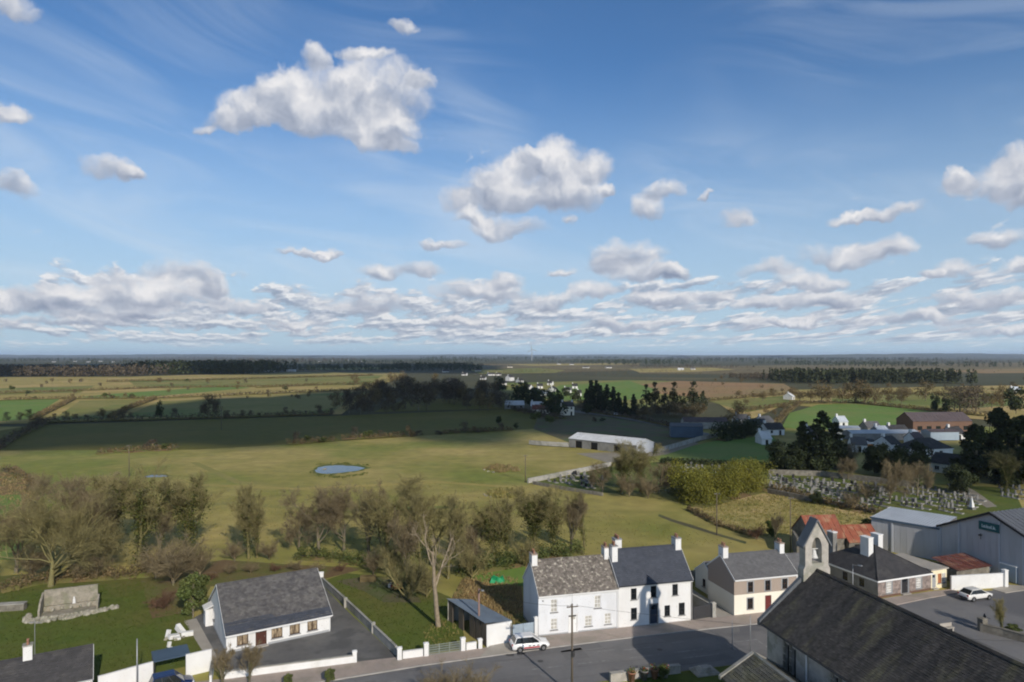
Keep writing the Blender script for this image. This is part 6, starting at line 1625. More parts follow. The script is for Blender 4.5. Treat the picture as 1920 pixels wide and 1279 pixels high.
# mid-distance trees round the graveyard
T('ivyA','ivy_clad_tree',1163,926,'left of two tall ivy columns at the graveyard', s=1.05, sz=0.86, rz=1.0)
T('ivyA','ivy_clad_tree',1203,926,'right of two tall ivy columns at the graveyard', s=1.08, sz=0.88, rz=3.0)
T('willow','bare_tree',1130,922,'low bare tree left of the two ivy columns', s=0.85, rz=0.6)
T('willow','bare_tree',1235,925,'low bare tree between the ivy columns and the yellow hedge', s=0.85, rz=2.6)
T('willow','bare_tree',1668,942,'rounded bare brown tree among the headstones behind the warehouse', s=1.05, sz=1.1, rz=1.6)
T('bush','bare_bush',1625,940,'bare bush left of the brown tree behind the warehouse','bush', s=1.0, rz=1.6)
T('bush','bare_bush',1600,955,'low brown bush on the wall above the rough field','bush', s=0.8, rz=3.6)
T('pineC','evergreen_shrub',1532,946,'dark green bush on the wall of the rough field','shrub', s=0.35, rz=3.6)
T('pineA','conifer',1506,882,'left of three dark conifers standing close together', s=1.1, sz=0.85, rz=0.3)
T('pineA','conifer',1540,886,'tallest middle one of three dark conifers standing close together', s=1.3, sz=1.04, rz=2.0)
T('pineA','conifer',1566,880,'right of three dark conifers standing close together', s=1.1, sz=0.82, rz=4.0)
T('pineC','evergreen_tree',1462,884,'rounded dark tree at the right end of the green field', s=1.0, rz=1.0)
T('pineC','evergreen_tree',1490,888,'rounded dark tree at the foot of the three conifers', s=0.85, rz=4.0)
T('pineC','evergreen_tree',1665,895,'left of two rounded dark evergreens by the pale bungalow', s=1.05, rz=2.0)
T('pineC','evergreen_tree',1708,898,'right of two rounded dark evergreens by the pale bungalow', s=1.15, rz=5.0)
T('willow','bare_tree',1600,880,'bare tree between the conifers and the dark evergreens', s=0.9, rz=5.0)
T('pineB','conifer',1830,905,'leftmost of the great dark conifers at the right edge', s=0.9, sz=0.85, rz=0.0)
T('pineB','conifer',1872,902,'tallest of the great dark conifers at the right edge', s=1.1, sz=1.08, rz=2.1)
T('pineB','conifer',1915,908,'rightmost of the great dark conifers at the right edge', s=1.25, sz=0.98, rz=4.1)
T('ivyB','bare_tree',1885,925,'brown bare tree in front of the great dark conifers', s=0.9, rz=1.1)
T('pineC','evergreen_tree',1800,925,'low dark evergreen below the great conifers', s=0.8, rz=1.1)
T('pineC','evergreen_tree',1640,888,'dark evergreen left of the two by the pale bungalow', s=0.9, rz=0.7)
T('willow','bare_tree',1720,930,'bare tree on the path behind the graveyard', s=0.9, rz=3.7)
T('willow','bare_tree',1590,900,'bare tree on the far wall of the old graveyard', s=0.7, rz=0.7)
T('bush','bare_bush',1180,932,'bare bush at the foot of the two ivy columns','bush',s=1.2,rz=4)
T('bush','bare_bush',1215,935,'bare bush between the ivy columns and the hedge corner','bush',s=1.1,rz=2)
T('bush','bare_bush',80,930,'bare bush at the right of the bracken patch','bush',s=1.0)
T('bush','bare_bush',130,925,'dark bare bush beside the bracken patch','bush',s=0.8,rz=2)

# hedges --------------------------------------------------------------
def hedge(name, px, h, w, leaf, n, size, label, seed, cat='hedge', group=None, lumps=1.0, size2=None, ragged=0.25, base=0.0):
    """one hedge: leaf clumps packed along a ground line"""
    P = [G(*p) for p in px]; o0 = P[0].copy(); rng = np.random.default_rng(seed); C, Rr = [], []
    tot = 0
    for a, b2 in zip(P, P[1:]):
        L = (b2-a).length; d = (b2-a).normalized(); nn = Vector((-d.y,d.x,0)); k = max(3, int(L/(w*0.30*lumps)))
        for i in range(k):
            for lev in range(3 if h > w else 2):
                r = w*0.5*rng.uniform(0.55,0.95)
                p = a + d*(L*(i+rng.uniform(0,1))/k) + nn*rng.normal()*w*0.22 - o0
                C.append((p.x,p.y,base+h*((0.2,0.48,rng.uniform(0.70,0.78))[lev] if h > w else (0.3 if lev == 0 else rng.uniform(0.58,0.82+ragged*0.3))))); Rr.append(r*(h/w*0.5 if h > w*1.6 else 1.0) if False else r)
        tot += L
    C = np.array(C); Rr = np.minimum(np.array(Rr), h*0.5)
    pts, d, k = clump_points(rng, C, Rr, n, 0.6, 1.0); pts[:,2] = np.clip(pts[:,2],0.02,None)
    V, F = np_cards(rng, pts, size, 0.3, d, 0.8)
    tone = rng.uniform(0,1,len(C))[k]*0.5 + rng.uniform(0,1,n)*0.5
    # the earth bank it grows on runs its whole length
    bv, bf, mi = [], [], np.zeros(len(F), dtype=int); nb = len(V)
    for a, b2 in zip(P, P[1:]):
        d_ = (b2-a).normalized(); n_ = Vector((-d_.y,d_.x,0)); a0, b0 = a-o0, b2-o0; k0 = nb+len(bv)
        for q in (a0-n_*w*0.42, a0-n_*w*0.16+Vector((0,0,min(h*0.30,0.45))), a0+n_*w*0.16+Vector((0,0,min(h*0.30,0.45))), a0+n_*w*0.42, b0-n_*w*0.42, b0-n_*w*0.16+Vector((0,0,min(h*0.30,0.45))), b0+n_*w*0.16+Vector((0,0,min(h*0.30,0.45))), b0+n_*w*0.42): bv.append(tuple(q))
        bf += [(k0,k0+4,k0+5,k0+1),(k0+1,k0+5,k0+6,k0+2),(k0+2,k0+6,k0+7,k0+3),(k0,k0+1,k0+2,k0+3),(k0+4,k0+7,k0+6,k0+5)]
    V = np.concatenate([V, np.array(bv)]); F = np.concatenate([F, np.array(bf)]); mi = np.concatenate([mi, np.ones(len(bf), dtype=int)])
    at = np.concatenate([np.repeat(tone,4), np.full(len(bv),.5)])
    o = link(name, np_mesh(name, V, F, [leaf,'bramble_soil'], at, mi), None, o0)
    return tag(o, label, cat, group)
yh = hedge('conifer_hedge', [(1300,950),(1360,935),(1420,918)], 8.0, 6.5, 'leaf_cypress', 34000, 0.16, 'tall yellow-green conifer hedge beside the rough field', 3, lumps=0.6, ragged=0.0)
hedge('conifer_hedge', [(1262,918),(1300,946)], 7.6, 6.0, 'leaf_cypress', 11000, 0.16, 'left return of the tall yellow-green conifer hedge', 4, lumps=0.6, ragged=0.0)
hedge('clipped_hedge', [(1238,870),(1340,874),(1445,880)], 2.1, 1.8, 'leaf_dark', 5000, 0.22, 'long low dark hedge along the near side of the green field', 5)
hedge('conifer_hedge', [(1346,826),(1380,822),(1415,816)], 7.0, 6.0, 'leaf_dark', 6000, 0.36, 'big dark block hedge at the far edge of the green field', 6, lumps=0.8)
hedge('scrub_hedge', [(1405,915),(1470,925),(1540,945),(1620,962),(1655,968)], 1.8, 2.6, 'leaf_brown', 3800, 0.18, 'scrubby brown growth along the wall above the rough field', 7)
hedge('scrub_hedge', [(1290,956),(1345,985),(1410,1006)], 1.0, 1.6, 'leaf_brown', 2200, 0.14, 'low scrub line along the left edge of the rough field', 8)
hedge('scrub_hedge', [(560,1046),(640,1052),(700,1060)], 1.6, 3.0, 'leaf_mid', 3500, 0.13, 'low green undergrowth beneath the trees behind the bungalow', 9)
hedge('scrub_hedge', [(860,1078),(960,1062),(1090,1036)], 2.2, 3.0, 'leaf_mid', 6000, 0.14, 'green undergrowth beneath the trees behind the pale house', 10)
hedge('scrub_hedge', [(0,1110),(80,1092),(200,1085),(300,1078)], 1.5, 2.6, 'leaf_brown', 4500, 0.13, 'dark scrub along the back of the grotto lawn', 11)
hedge('bracken_hedge', [(10,880),(60,905),(60,945),(20,985)], 1.4, 3.2, 'leaf_brown', 2600, 0.2, 'rusty bracken bank at the left edge', 12)
HL = [ # field hedgerows: outline, height, leaf, label
 ([(180,852),(250,848),(335,843)],2.2,'leaf_brown','brown hedge stretch at the near left edge of the dark green field'),
 ([(540,833),(625,826)],2.2,'leaf_brown','first brown hedge stretch right of it along the dark green field'),
 ([(640,824),(760,817)],2.0,'leaf_brown','middle brown hedge stretch along the near edge of the dark green field'),
 ([(830,812),(960,806)],1.8,'leaf_brown','right-hand brown hedge stretch along the near edge of the dark green field'),
 ([(-40,862),(30,820),(88,792)],3.4,'leaf_mauve','dark diagonal hedge at the far left'),
 ([(85,792),(250,787),(400,783)],3.0,'leaf_mauve','left half of the dark hedge at the far edge of the dark green field'),
 ([(400,783),(560,778),(625,776)],2.6,'leaf_mauve','right half of the dark hedge at the far edge of the dark green field'),
 ([(205,785),(245,765),(292,748)],3.2,'leaf_brown','diagonal brown hedge between two olive fields'),
 ([(62,787),(100,768),(140,748)],3.2,'leaf_brown','diagonal brown hedge beside the bright green field at the left'),
 ([(-60,752),(110,748),(290,747),(420,742)],2.6,'leaf_brown','long thin hedge behind the left-hand olive fields'),
 ([(0,738),(150,733),(300,727),(480,725)],2.6,'leaf_brown','thin hedge crossing the tan fields at the left'),
 ([(200,716),(420,712),(700,704)],3.0,'leaf_brown','far brown hedge below the dark woods'),
 ([(420,742),(560,736),(700,731)],3.0,'leaf_mauve','hedge leading to the dark tree belt'),
 ([(480,727),(600,722),(720,719)],3.2,'leaf_brown','brown hedge crossing the pale field left of the tree belt'),
 ([(1480,757),(1600,755),(1745,770),(1850,780)],2.4,'leaf_brown','brown hedge along the far side of the playing field'),
 ([(1450,800),(1470,778),(1500,757)],2.6,'leaf_brown','brown hedge on the left side of the playing field'),
 ([(1330,752),(1400,745),(1500,738),(1640,745)],2.6,'leaf_brown','brown hedge beyond the playing field'),
 ([(1380,772),(1440,765),(1480,760)],2.6,'leaf_brown','short brown hedge left of the playing field'),
 ([(1660,738),(1800,742),(1930,750)],3.0,'leaf_brown','far brown hedge at the right'),
 ([(1100,772),(1180,783),(1260,800),(1300,806)],2.2,'leaf_mauve','dark roadside hedge below the village conifers'),
 ([(960,768),(1010,780),(1060,785)],3.0,'leaf_mauve','dark scrub below the cream village house'),
]
for i,(px,h,leaf,lab) in enumerate(HL):
    L = sum((G(*b2)-G(*a)).length for a,b2 in zip(px,px[1:])); Y = G(*px[0]).y
    hedge('hedgerow', px, h*0.8, 2.6+Y*0.002, leaf, int(min(5200, 500+L*10)), 0.22+Y*0.0004, lab, 100+i, 'hedge', 'field hedgerows')

ORD = ['first','second','third','fourth','fifth','sixth','seventh','eighth','ninth','tenth','eleventh','twelfth','thirteenth','fourteenth','fifteenth','sixteenth','seventeenth','eighteenth','nineteenth','twentieth']
def ordinal(n):
    if n <= 20: return ORD[n-1]
    t, u = divmod(n, 10); w = {2:'twenty',3:'thirty',4:'forty',5:'fifty'}[t]
    return (w + '-' + ORD[u-1]) if u else w[:-1] + 'ieth'
ROWS = {}
# scattered hedgerow trees and bushes: (kind, px, py, height px) by place
rv = random.Random(21)
def far(kind, px, py, hpx, label, group, name=None, wide=1.0):
    p = G(px, py); h = hpx*p.y/FPX; me = rv.choice(FAR[kind]); h0 = me.vertices[0].co.z
    base = {'mauve':9.0,'brown':8.0,'dark':7.5,'conifer':17.0,'column':17.0,'bush':3.2}[kind]; s = h/base
    nm = name or {'conifer':'conifer','column':'ivy_clad_tree','bush':'bush'}.get(kind,'bare_tree' if kind != 'dark' else 'evergreen_tree')
    o = plant1(me, nm, p, label, {'bush':'bush'}.get(kind,'tree'), group, s*wide, s, rv.uniform(0,6))
    if group: ROWS.setdefault((group, label), []).append((px, o))
    return o
gl = 'bushes in the near hedge of the dark green field'
for k,(px,py,h,w) in {'a':(555,832,26,.7),'b':(575,830,14,1),'c':(665,822,22,.9),'d':(690,821,14,1.2),'e':(714,820,16,.8),'f':(766,818,22,.7),'g':(785,817,10,1.3),'h':(870,812,24,.9),'i':(890,810,12,1.2),'j':(940,810,20,.8),'k':(285,842,18,1.0),'l':(310,844,12,1.3),'m':(820,815,8,1.4),'n':(605,829,9,1.4)}.items():
    far('mauve' if k in 'acehj' else 'bush',px,py,h,'bush in the near hedge of the dark green field',gl,wide=w)
gl = 'small trees in the far hedge of the dark green field'
for px,py,h,w,kd in ((102,789,16,.7,'mauve'),(124,789,18,1,'mauve'),(140,788,14,1,'mauve'),(162,788,12,1,'mauve'),(190,786,22,1.1,'brown'),(228,787,18,1.2,'mauve'),(245,787,14,1,'mauve'),(328,783,20,.9,'mauve'),(392,785,46,.8,'mauve'),(405,784,40,.6,'mauve'),(382,785,34,.6,'mauve'),(424,783,16,1,'mauve'),(455,781,14,.8,'mauve'),(470,780,12,1,'mauve'),(535,779,16,.8,'mauve'),(550,778,10,1,'mauve'),(598,778,22,.8,'mauve'),(622,777,12,1.1,'mauve'),(12,792,20,.8,'mauve'),(38,790,18,1,'brown'),(55,789,22,.8,'mauve'),(63,806,20,1.4,'mauve'),(75,799,18,1.2,'mauve')):
    far(kd,px,py,h,'dark bare tree in the far hedge of the dark green field',gl,wide=w)
far('dark',298,784,32,'lone dark round-topped tree in the far hedge of the dark green field',None,wide=.45)
# belt of dark trees in the middle
gl = 'dark bare trees of the belt before the village'
for i in range(46):
    t = i/46; px = 640+300*t+rv.uniform(-14,14); py = 768 - 16*math.sin(t*3.1)+rv.uniform(-14,8); 
    if 745 < px < 790: py -= 12
    far('mauve' if i % 4 else 'brown',px,py,rv.uniform(24,44),'dark bare tree in the belt left of the village',gl,wide=rv.uniform(.7,1.1))
for px,py,h in ((760,766,60),(785,770,58),(800,768,52),(830,752,44),(860,750,46),(905,757,48),(925,760,50)):
    far('mauve',px,py,h,'taller dark bare tree in the belt left of the village','taller trees of the belt before the village',wide=.8)
for px,py,h in ((655,776,36),(676,777,34),(690,776,30),(722,774,30),(738,775,26),(752,773,24)):
    far('mauve',px,py,h,'bare tree in the clump at the left end of the belt','clump at the left end of the belt',wide=.9)
for px,py,h in ((665,722,22),(710,728,18),(735,722,26),(755,718,24),(815,715,16),(680,730,12)):
    far('brown',px,py,h,'sunlit brown tree behind the dark belt','sunlit trees behind the belt')
# village conifers and poplars
for px,py,h,w in ((1100,768,40,1.2),(1108,762,50,1.2),(1118,766,54,1.1),(1126,770,48,1.2),(1138,766,46,1.2),(1150,772,48,1.1),(1160,775,40,1.2),(1172,778,36,1.2),(1188,780,42,1.1)):
    far('conifer',px,py,h,'dark conifer in the stand right of the village','dark conifers right of the village',wide=w)
for px,py,h,w in ((1212,773,54,.95),(1228,773,58,.95),(1246,775,50,.9),(1264,775,60,1.0),(1300,776,62,1.15),(1318,775,44,.9),(1282,776,40,1.0)):
    far('column',px,py,h,'tall ivy-dark tree in the row right of the village conifers','row of tall trees right of the village',wide=w)
for i in range(16):
    far('brown' if i%2 else 'mauve',1190+i*8+rv.uniform(-3,3),780+rv.uniform(-3,3),rv.uniform(16,30),'bare tree at the foot of the tall row','bare trees at the foot of the tall row')
for px,py,h,kd in ((946,770,34,'mauve'),(972,764,40,'dark'),(995,764,36,'dark'),(1012,760,30,'dark'),(1035,770,40,'dark'),(1042,780,44,'dark'),(1020,785,26,'mauve'),(1005,790,18,'bush'),(1030,795,16,'bush'),(1090,770,24,'mauve'),(1100,776,20,'dark'),(935,795,14,'dark'),(968,803,10,'dark'),(1000,745,14,'dark'),(1062,745,18,'dark'),(980,738,22,'dark'),(938,735,28,'dark'),(905,730,24,'brown'),(1080,752,22,'dark'),(1115,790,8,'bush'),(1130,790,8,'bush')):
    far(kd,px,py,h,'garden tree or bush among the village houses','trees among the village houses')
for px,py,h,kd in ((1382,795,44,'brown'),(1360,800,30,'brown'),(1400,790,20,'brown'),(1320,800,18,'mauve'),(1300,785,20,'brown')):
    far(kd,px,py,h,'brown bare tree behind the big dark block hedge','bare trees behind the block hedge')
gl = 'bare trees beyond the playing field'
for px,py,h,w in ((1540,755,44,1),(1556,757,38,.8),(1580,756,40,1),(1605,756,46,1.1),(1622,757,40,1),(1640,758,34,1),(1665,757,32,1),(1690,758,34,1),(1520,752,22,1),(1500,752,24,1),(1485,745,22,1),(1430,752,20,1),(1415,748,16,1),(1450,745,18,1.2),(1385,745,14,1.3),(1400,758,12,1.2),(1470,770,16,1),(1452,780,14,1),(1436,776,14,1)):
    far('brown',px,py,h,'brown bare tree beyond the bright playing field',gl,wide=w)
for px,py,h,kd,w in ((1752,772,30,'dark',.6),(1772,774,26,'dark',.6),(1735,752,40,'brown',1),(1800,775,56,'mauve',1.3),(1830,772,50,'mauve',1.2),(1790,768,44,'mauve',1.1),(1880,770,50,'brown',.6),(1860,765,40,'brown',1),(1905,775,46,'dark',.8),(1900,760,26,'brown',1),(1700,745,20,'brown',1.2),(1760,745,16,'brown',1.2)):
    far(kd,px,py,h,'tree in the mixed group above the great conifers at the right','mixed trees above the great conifers',wide=w)
gl = 'lone hedgerow trees in the pale fields at the left'
for i in range(46):
    py = rv.choice((716,720,726,731,737,745,748)) + rv.uniform(-1.5,1.5); px = rv.uniform(-10,640)
    far(rv.choice(('brown','mauve','bush')),px,py,rv.uniform(5,10),'small hedgerow tree in the pale fields below the woods',gl)
gl = 'small trees in the far fields at the right'
for i in range(40):
    py = rv.uniform(706,742); px = rv.uniform(1330,1930)
    if 1485 < px < 1850 and py < 724: continue
    far(rv.choice(('brown','brown','mauve')),px,py,rv.uniform(6,13),'small tree in the far fields at the right',gl)

# far woods: masses nobody could count
def wood(name, px0, px1, pyb, hpx, depth, n, leaf, label, seed, per=26, size=1.1, form='round'):
    rng = np.random.default_rng(seed); a, b2 = G(px0,pyb), G(px1,pyb); Y = a.y; h = hpx*Y/FPX
    C = []; O = []; tone = []
    for i in range(n):
        x = rng.uniform(a.x,b2.x); y = Y + rng.uniform(0,1)**1.3*depth; hh = h*rng.uniform(0.78,1.12); w = hh*(0.16 if form == 'cone' else 0.30)
        u = rng.uniform(0,1,per); an = rng.uniform(0,2*np.pi,per)
        rr = (w*(1-u*0.92) if form == 'cone' else w*np.sqrt(np.maximum(0.05,1-((u-0.55)/0.5)**2)))*rng.uniform(.6,1.1,per)
        C.append(np.stack([x+rr*np.cos(an), y+rr*np.sin(an), (0.06+0.94*u)*hh],1)); O.append(np.stack([np.cos(an),np.sin(an),np.full(per,.3)],1)); tone.append(np.full(per,rng.uniform(0,.6))+rng.uniform(0,.4,per))
    C = np.concatenate(C); O = np.concatenate(O); V,F = np_cards(rng,C,size*h/14,0.2,O,0.8)
    o = link(name, np_mesh(name,V,F,leaf,np.repeat(np.concatenate(tone),4))); return tag(o,label,'woodland',kind='stuff')
wood('conifer_plantation',1492,1838,719,25,120,520,'leaf_pine','dark conifer plantation beyond the playing field at the right',1,30,1.2,'cone')
wood('conifer_plantation',1395,1500,712,11,100,160,'leaf_mauve','low dark plantation left of the conifer one',2,22,1.3)
wood('woodland',-120,242,706,20,160,420,'leaf_mauve','brown wood at the far left below the horizon',3,24,1.3)
wood('woodland',232,480,702,24,260,340,'leaf_dark','dark wood right of the brown one at the left',4,24,1.3)
wood('woodland',470,900,696,11,500,380,'leaf_dark','long dark wood below the horizon left of centre',5,22,1.4)
wood('woodland',700,880,690,9,500,180,'leaf_dark','dark copse behind the long wood',6,20,1.4)
wood('woodland',1590,1960,688,9,900,320,'leaf_dark','long dark wood below the horizon at the right',7,20,1.5)
wood('woodland',1105,1330,684,9,900,200,'leaf_dark','dark wood below the horizon right of centre',8,20,1.5)
wood('woodland',1200,1420,690,5,400,160,'leaf_mauve','low dark scrub on the brown bog',9,18,1.6)
for i in range(12):
    px0 = -150 + i*175 + rv.uniform(-40,40)
    wood('woodland',px0,px0+rv.uniform(150,330),rv.uniform(671.5,679),rv.uniform(2.5,5),2500,150,rv.choice(('leaf_dark','leaf_dark','leaf_mauve')),'thin dark band of woodland along the horizon',20+i,14,1.9)
wood('scrub',1330,1960,742,6,500,420,'leaf_brown','scattered brown scrub over the fields at the right',50,10,1.2)
wood('scrub',1200,1960,708,4,900,420,'leaf_brown','scattered scrub over the far brown bog at the right',51,8,1.3)
wood('scrub',-100,700,722,4,500,260,'leaf_brown','scattered scrub over the pale fields at the left',52,8,1.2)
wood('scrub',760,1200,706,5,500,320,'leaf_mauve','scattered garden scrub round the upper village',53,10,1.2)
for i in range(9):
    px0 = -150 + i*235 + rv.uniform(-40,40)
    wood('woodland',px0,px0+rv.uniform(200,380),rv.uniform(674,684),rv.uniform(4,7),1500,170,rv.choice(('leaf_dark','leaf_dark','leaf_mauve')),'dark broken band of trees below the horizon',60+i,14,1.7)
wood('scrub',540,1960,699,5,1300,460,'leaf_mauve','scattered trees and hedges on the far plain',54,9,1.4)
wood('scrub',900,1500,706,6,600,260,'leaf_brown','scattered brown trees below the bog edge',55,9,1.3)
wood('scrub',-100,1960,686,4,2500,420,'leaf_dark','scattered dark trees on the plain near the horizon',56,9,1.6)
# low hills on the skyline
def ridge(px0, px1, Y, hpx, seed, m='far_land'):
    rg_ = random.Random(seed); n = 60; mb = MB(); pts = []
    for i in range(n+1):
        t = i/n; x = ((px0+(px1-px0)*t)-960)/FPX*Y; z = (math.sin(math.pi*t)**0.7)*(hpx*Y/FPX)*(0.7+0.3*math.sin(t*9+seed)+0.12*rg_.uniform(-1,1)) + 34
        pts.append((x,max(z,2)))
    for (x0_,z0_),(x1_,z1_) in zip(pts,pts[1:]):
        mb.face([(x0_,Y,-1),(x1_,Y,-1),(x1_,Y+900,z1_),(x0_,Y+900,z0_)]); mb.face([(x0_,Y+900,z0_),(x1_,Y+900,z1_),(x1_,Y+3000,-1),(x0_,Y+3000,-1)])
    o = mb.build('hills', m); o['kind'] = 'structure'
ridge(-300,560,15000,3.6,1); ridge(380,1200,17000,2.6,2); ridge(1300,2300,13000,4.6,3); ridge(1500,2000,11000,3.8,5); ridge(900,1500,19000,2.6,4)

# rushes and stones in the meadow, tussocks in the rough field
def tufts(name, px_poly, n, h, m, label, seed, cat='grass', blades=7):
    P = [G(*p) for p in px_poly]; rng = np.random.default_rng(seed); xs = [p.x for p in P]; ys = [p.y for p in P]; pts = []
    def inside(x, y):
        c = False; j = len(P)-1
        for i in range(len(P)):
            if (P[i].y > y) != (P[j].y > y) and x < (P[j].x-P[i].x)*(y-P[i].y)/(P[j].y-P[i].y)+P[i].x: c = not c
            j = i
        return c
    while len(pts) < n:
        x, y = rng.uniform(min(xs),max(xs)), rng.uniform(min(ys),max(ys))
        if inside(x,y): pts.append((x,y))
    c = np.repeat(np.array(pts),blades,0); N = len(c); s = np.repeat(rng.uniform(.5,1.3,n),blades)*h
    an = rng.uniform(0,2*np.pi,N); lean = rng.uniform(.1,.8,N)[:,None]; d = np.stack([np.cos(an),np.sin(an)],1)
    base = np.column_stack([c+d*0.08*s[:,None]/h, np.zeros(N)]); tip = np.column_stack([c+d*lean*s[:,None], s]); side = np.column_stack([-d[:,1],d[:,0],np.zeros(N)])*(0.10*s)[:,None]
    mid = (base+tip)/2; mid[:,2] = s*0.7
    V = np.stack([base-side, base+side, mid+side*0.8, tip],1).reshape(-1,3)
    o = link(name, np_mesh(name,V,np.arange(4*N).reshape(N,4),m,np.repeat(rng.uniform(0,1,N),4))); return tag(o,label,cat,kind='stuff')
tufts('rough_grass',[(1300,955),(1435,927),(1500,932),(1630,962),(1640,995),(1475,1003),(1420,1008),(1345,985)],3000,0.34,'grass_blade','tussocky straw grass of the rough field',1)
tufts('rough_grass',[(-40,905),(30,878),(65,905),(60,985),(-40,995)],700,0.4,'grass_blade_tan','rusty dead bracken at the left edge',2)
tufts('rough_grass',[(850,1120),(880,1068),(970,1085),(980,1160),(955,1180)],900,0.32,'grass_blade_tan','long dead grass behind the blue-roofed shed',3)
tufts('rough_grass',[(790,1180),(850,1150),(865,1205),(800,1215)],200,0.22,'grass_blade','straw grass at the foot of the dead tree',4)
tufts('rushes',[(905,880),(930,871),(970,876),(975,884),(935,887)],160,0.8,'grass_blade_tan','rushes in the wet hollow beyond the pond',5)
tufts('rushes',[(910,925),(940,916),(985,922),(985,933),(930,936)],150,0.8,'grass_blade','rushes in the wet hollow above the white houses',6)
tufts('rushes',[(578,884),(590,890),(640,893),(690,886),(690,890),(640,898),(585,893)],150,0.35,'grass_blade_green','grass and rushes along the near bank of the pond',15)
tufts('rushes',[(585,873),(620,869),(690,872),(695,875),(650,868.5),(600,870)],90,0.35,'grass_blade_green','grass along the far bank of the pond',16)
tufts('meadow_grass',[(180,1030),(300,930),(900,900),(1000,930),(1280,990),(1380,1020),(1000,1035),(700,1040),(500,1030)],5200,0.22,'grass_blade','grass tufts of the near meadow',7)
tufts('lawn_grass',[(605,1100),(650,1082),(760,1092),(840,1130),(860,1205),(752,1228)],1500,0.16,'grass_blade_green','grass of the side lawn',8)
tufts('lawn_grass',[(0,1110),(280,1090),(345,1150),(380,1235),(280,1258),(0,1262)],3800,0.16,'grass_blade_green','grass of the grotto lawn',9)
for i,(px,py) in enumerate(((908,881),(915,884),(925,886),(958,878),(962,880),(972,882))):
    o = link('boulder', rg.choice(STN), None, G(px,py), rg.uniform(0,6)); s = rg.uniform(.6,1.2); o.scale = (s*1.4,s,s*.8); tag(o,f'{ORD[i]} from the left, pale boulder in the rushes beyond the pond','boulder','boulders beyond the pond')
for i,(px,py) in enumerate(((908,927),(912,930),(920,932),(928,928))):
    o = link('boulder', rg.choice(STN), None, G(px,py), rg.uniform(0,6)); s = rg.uniform(.5,.9); o.scale = (s*1.4,s,s*.8); tag(o,f'{ORD[i]} from the left, pale boulder in the wet hollow above the houses','boulder','boulders above the white houses')
o = link('boulder', STN[2], None, G(609,880), 1.0); o.scale = (1.6,1.0,1.0); tag(o,'dark stone at the left end of the pond','boulder'); 

# ------------------------------------------------------------------ graveyard
def stone_kinds():
    out = []
    for k, (m_, base) in enumerate((('stone_light','gravel_white'),('stone_grey','stone_grey'),('stone_black','gravel_white'),('stone_grey','stone_grey'),('stone_light','stone_grey'))):
        hd = MB(); w, h = (0.42,1.15) if k != 3 else (0.10,1.6)
        if k == 3: hd.box(-0.11,0.11,-0.09,0.09,0.2,1.75); hd.box(-0.45,0.45,-0.09,0.09,1.15,1.37)
        else:
            pts = [(-w,0,0.2),(w,0,0.2),(w,0,h*0.8)] + [(w*math.cos(a),0,h*0.8+0.32*math.sin(a)) for a in [R(25*i) for i in range(1,7)]] + [(-w,0,h*0.8)]
            hd.prism([(x,0.09,z) for x,y,z in pts],(0,-0.18,0))
        bs = MB(); bs.box(-0.6,0.6,-0.25,0.25,0,0.2); kb = MB()
        for q in ((-0.6,0.6,-2.1,-1.98),(-0.6,-0.48,-1.98,-0.26),(0.48,0.6,-1.98,-0.26)): kb.box(*q,0,0.18)
        fl = MB(); fl.box(-0.48,0.48,-1.98,-0.26,0,0.08)
        out.append([('headstone',hd.mesh('headstone',m_)),('base',bs.mesh('base','stone_grey')),('kerbing',kb.mesh('kerbing','wall_concrete')),('gravel_bed',fl.mesh('gravel_bed',base))])
    return out
SK = stone_kinds()
for (g_, l_), lst in ROWS.items():
    for n_, (_, o_) in enumerate(sorted(lst, key=lambda q: q[0])):
        if len(lst) > 1: o_['label'] = f'{ordinal(n_+1)} from the left, {l_}'
def graves(px_poly, rows, label, group, seed, keep=0.8, rz=R(10), jit=0.5, parts=True):
    P = [G(*p) for p in px_poly]; rg_ = random.Random(seed)   # four corners: near-left, near-right, far-right, far-left
    nr, nc = rows
    for i in range(nr):
        cnt = 0
        for j in range(nc):
            if rg_.random() > keep: continue
            cnt += 1
            u, v = (j+0.5+rg_.uniform(-.25,.25))/nc, (i+0.5+rg_.uniform(-.15,.15))/nr
            p = P[0].lerp(P[1],u).lerp(P[3].lerp(P[2],u),v); k = rg_.choice((0,1,1,2,2,3,4))
            o = empty('grave', (p.x,p.y,0.02), rz+rg_.uniform(-.1,.1), label.format(('pale','grey','black','cross','pale')[k]) + f', row {ORD[i]} from front, {ordinal(cnt)} from left', 'grave', group); s = rg_.uniform(.65,1.0); o.scale = (s,s,s*rg_.uniform(.9,1.15))
            for n_, me in (SK[k] if parts else SK[k][:2]): link(n_, me, o)
graves([(1440,922),(1650,958),(1690,914),(1440,892)], (8,21), '{} grave above the rough field', 'graves in the old graveyard', 1, .66, R(20))
graves([(1665,950),(1800,966),(1845,930),(1705,908)], (6,14), '{} grave behind the warehouse', 'graves behind the warehouse', 2, .75, R(25))
graves([(1255,886),(1425,888),(1425,876),(1250,872)], (2,17), '{} grave below the dark low hedge', 'graves below the low hedge', 3, .85, R(5))
graves([(1015,904),(1110,920),(1140,895),(1080,886)], (3,9), '{} grave by the field pole', 'graves near the field pole', 4, .6, R(20))
graves([(1880,935),(1930,940),(1930,915),(1850,912)], (3,6), '{} grave below the great conifers', 'graves below the great conifers', 5, .7, R(25))
mo = empty('obelisk', G(1822,955), R(20), 'white pointed monument in the graveyard behind the warehouse', 'monument')
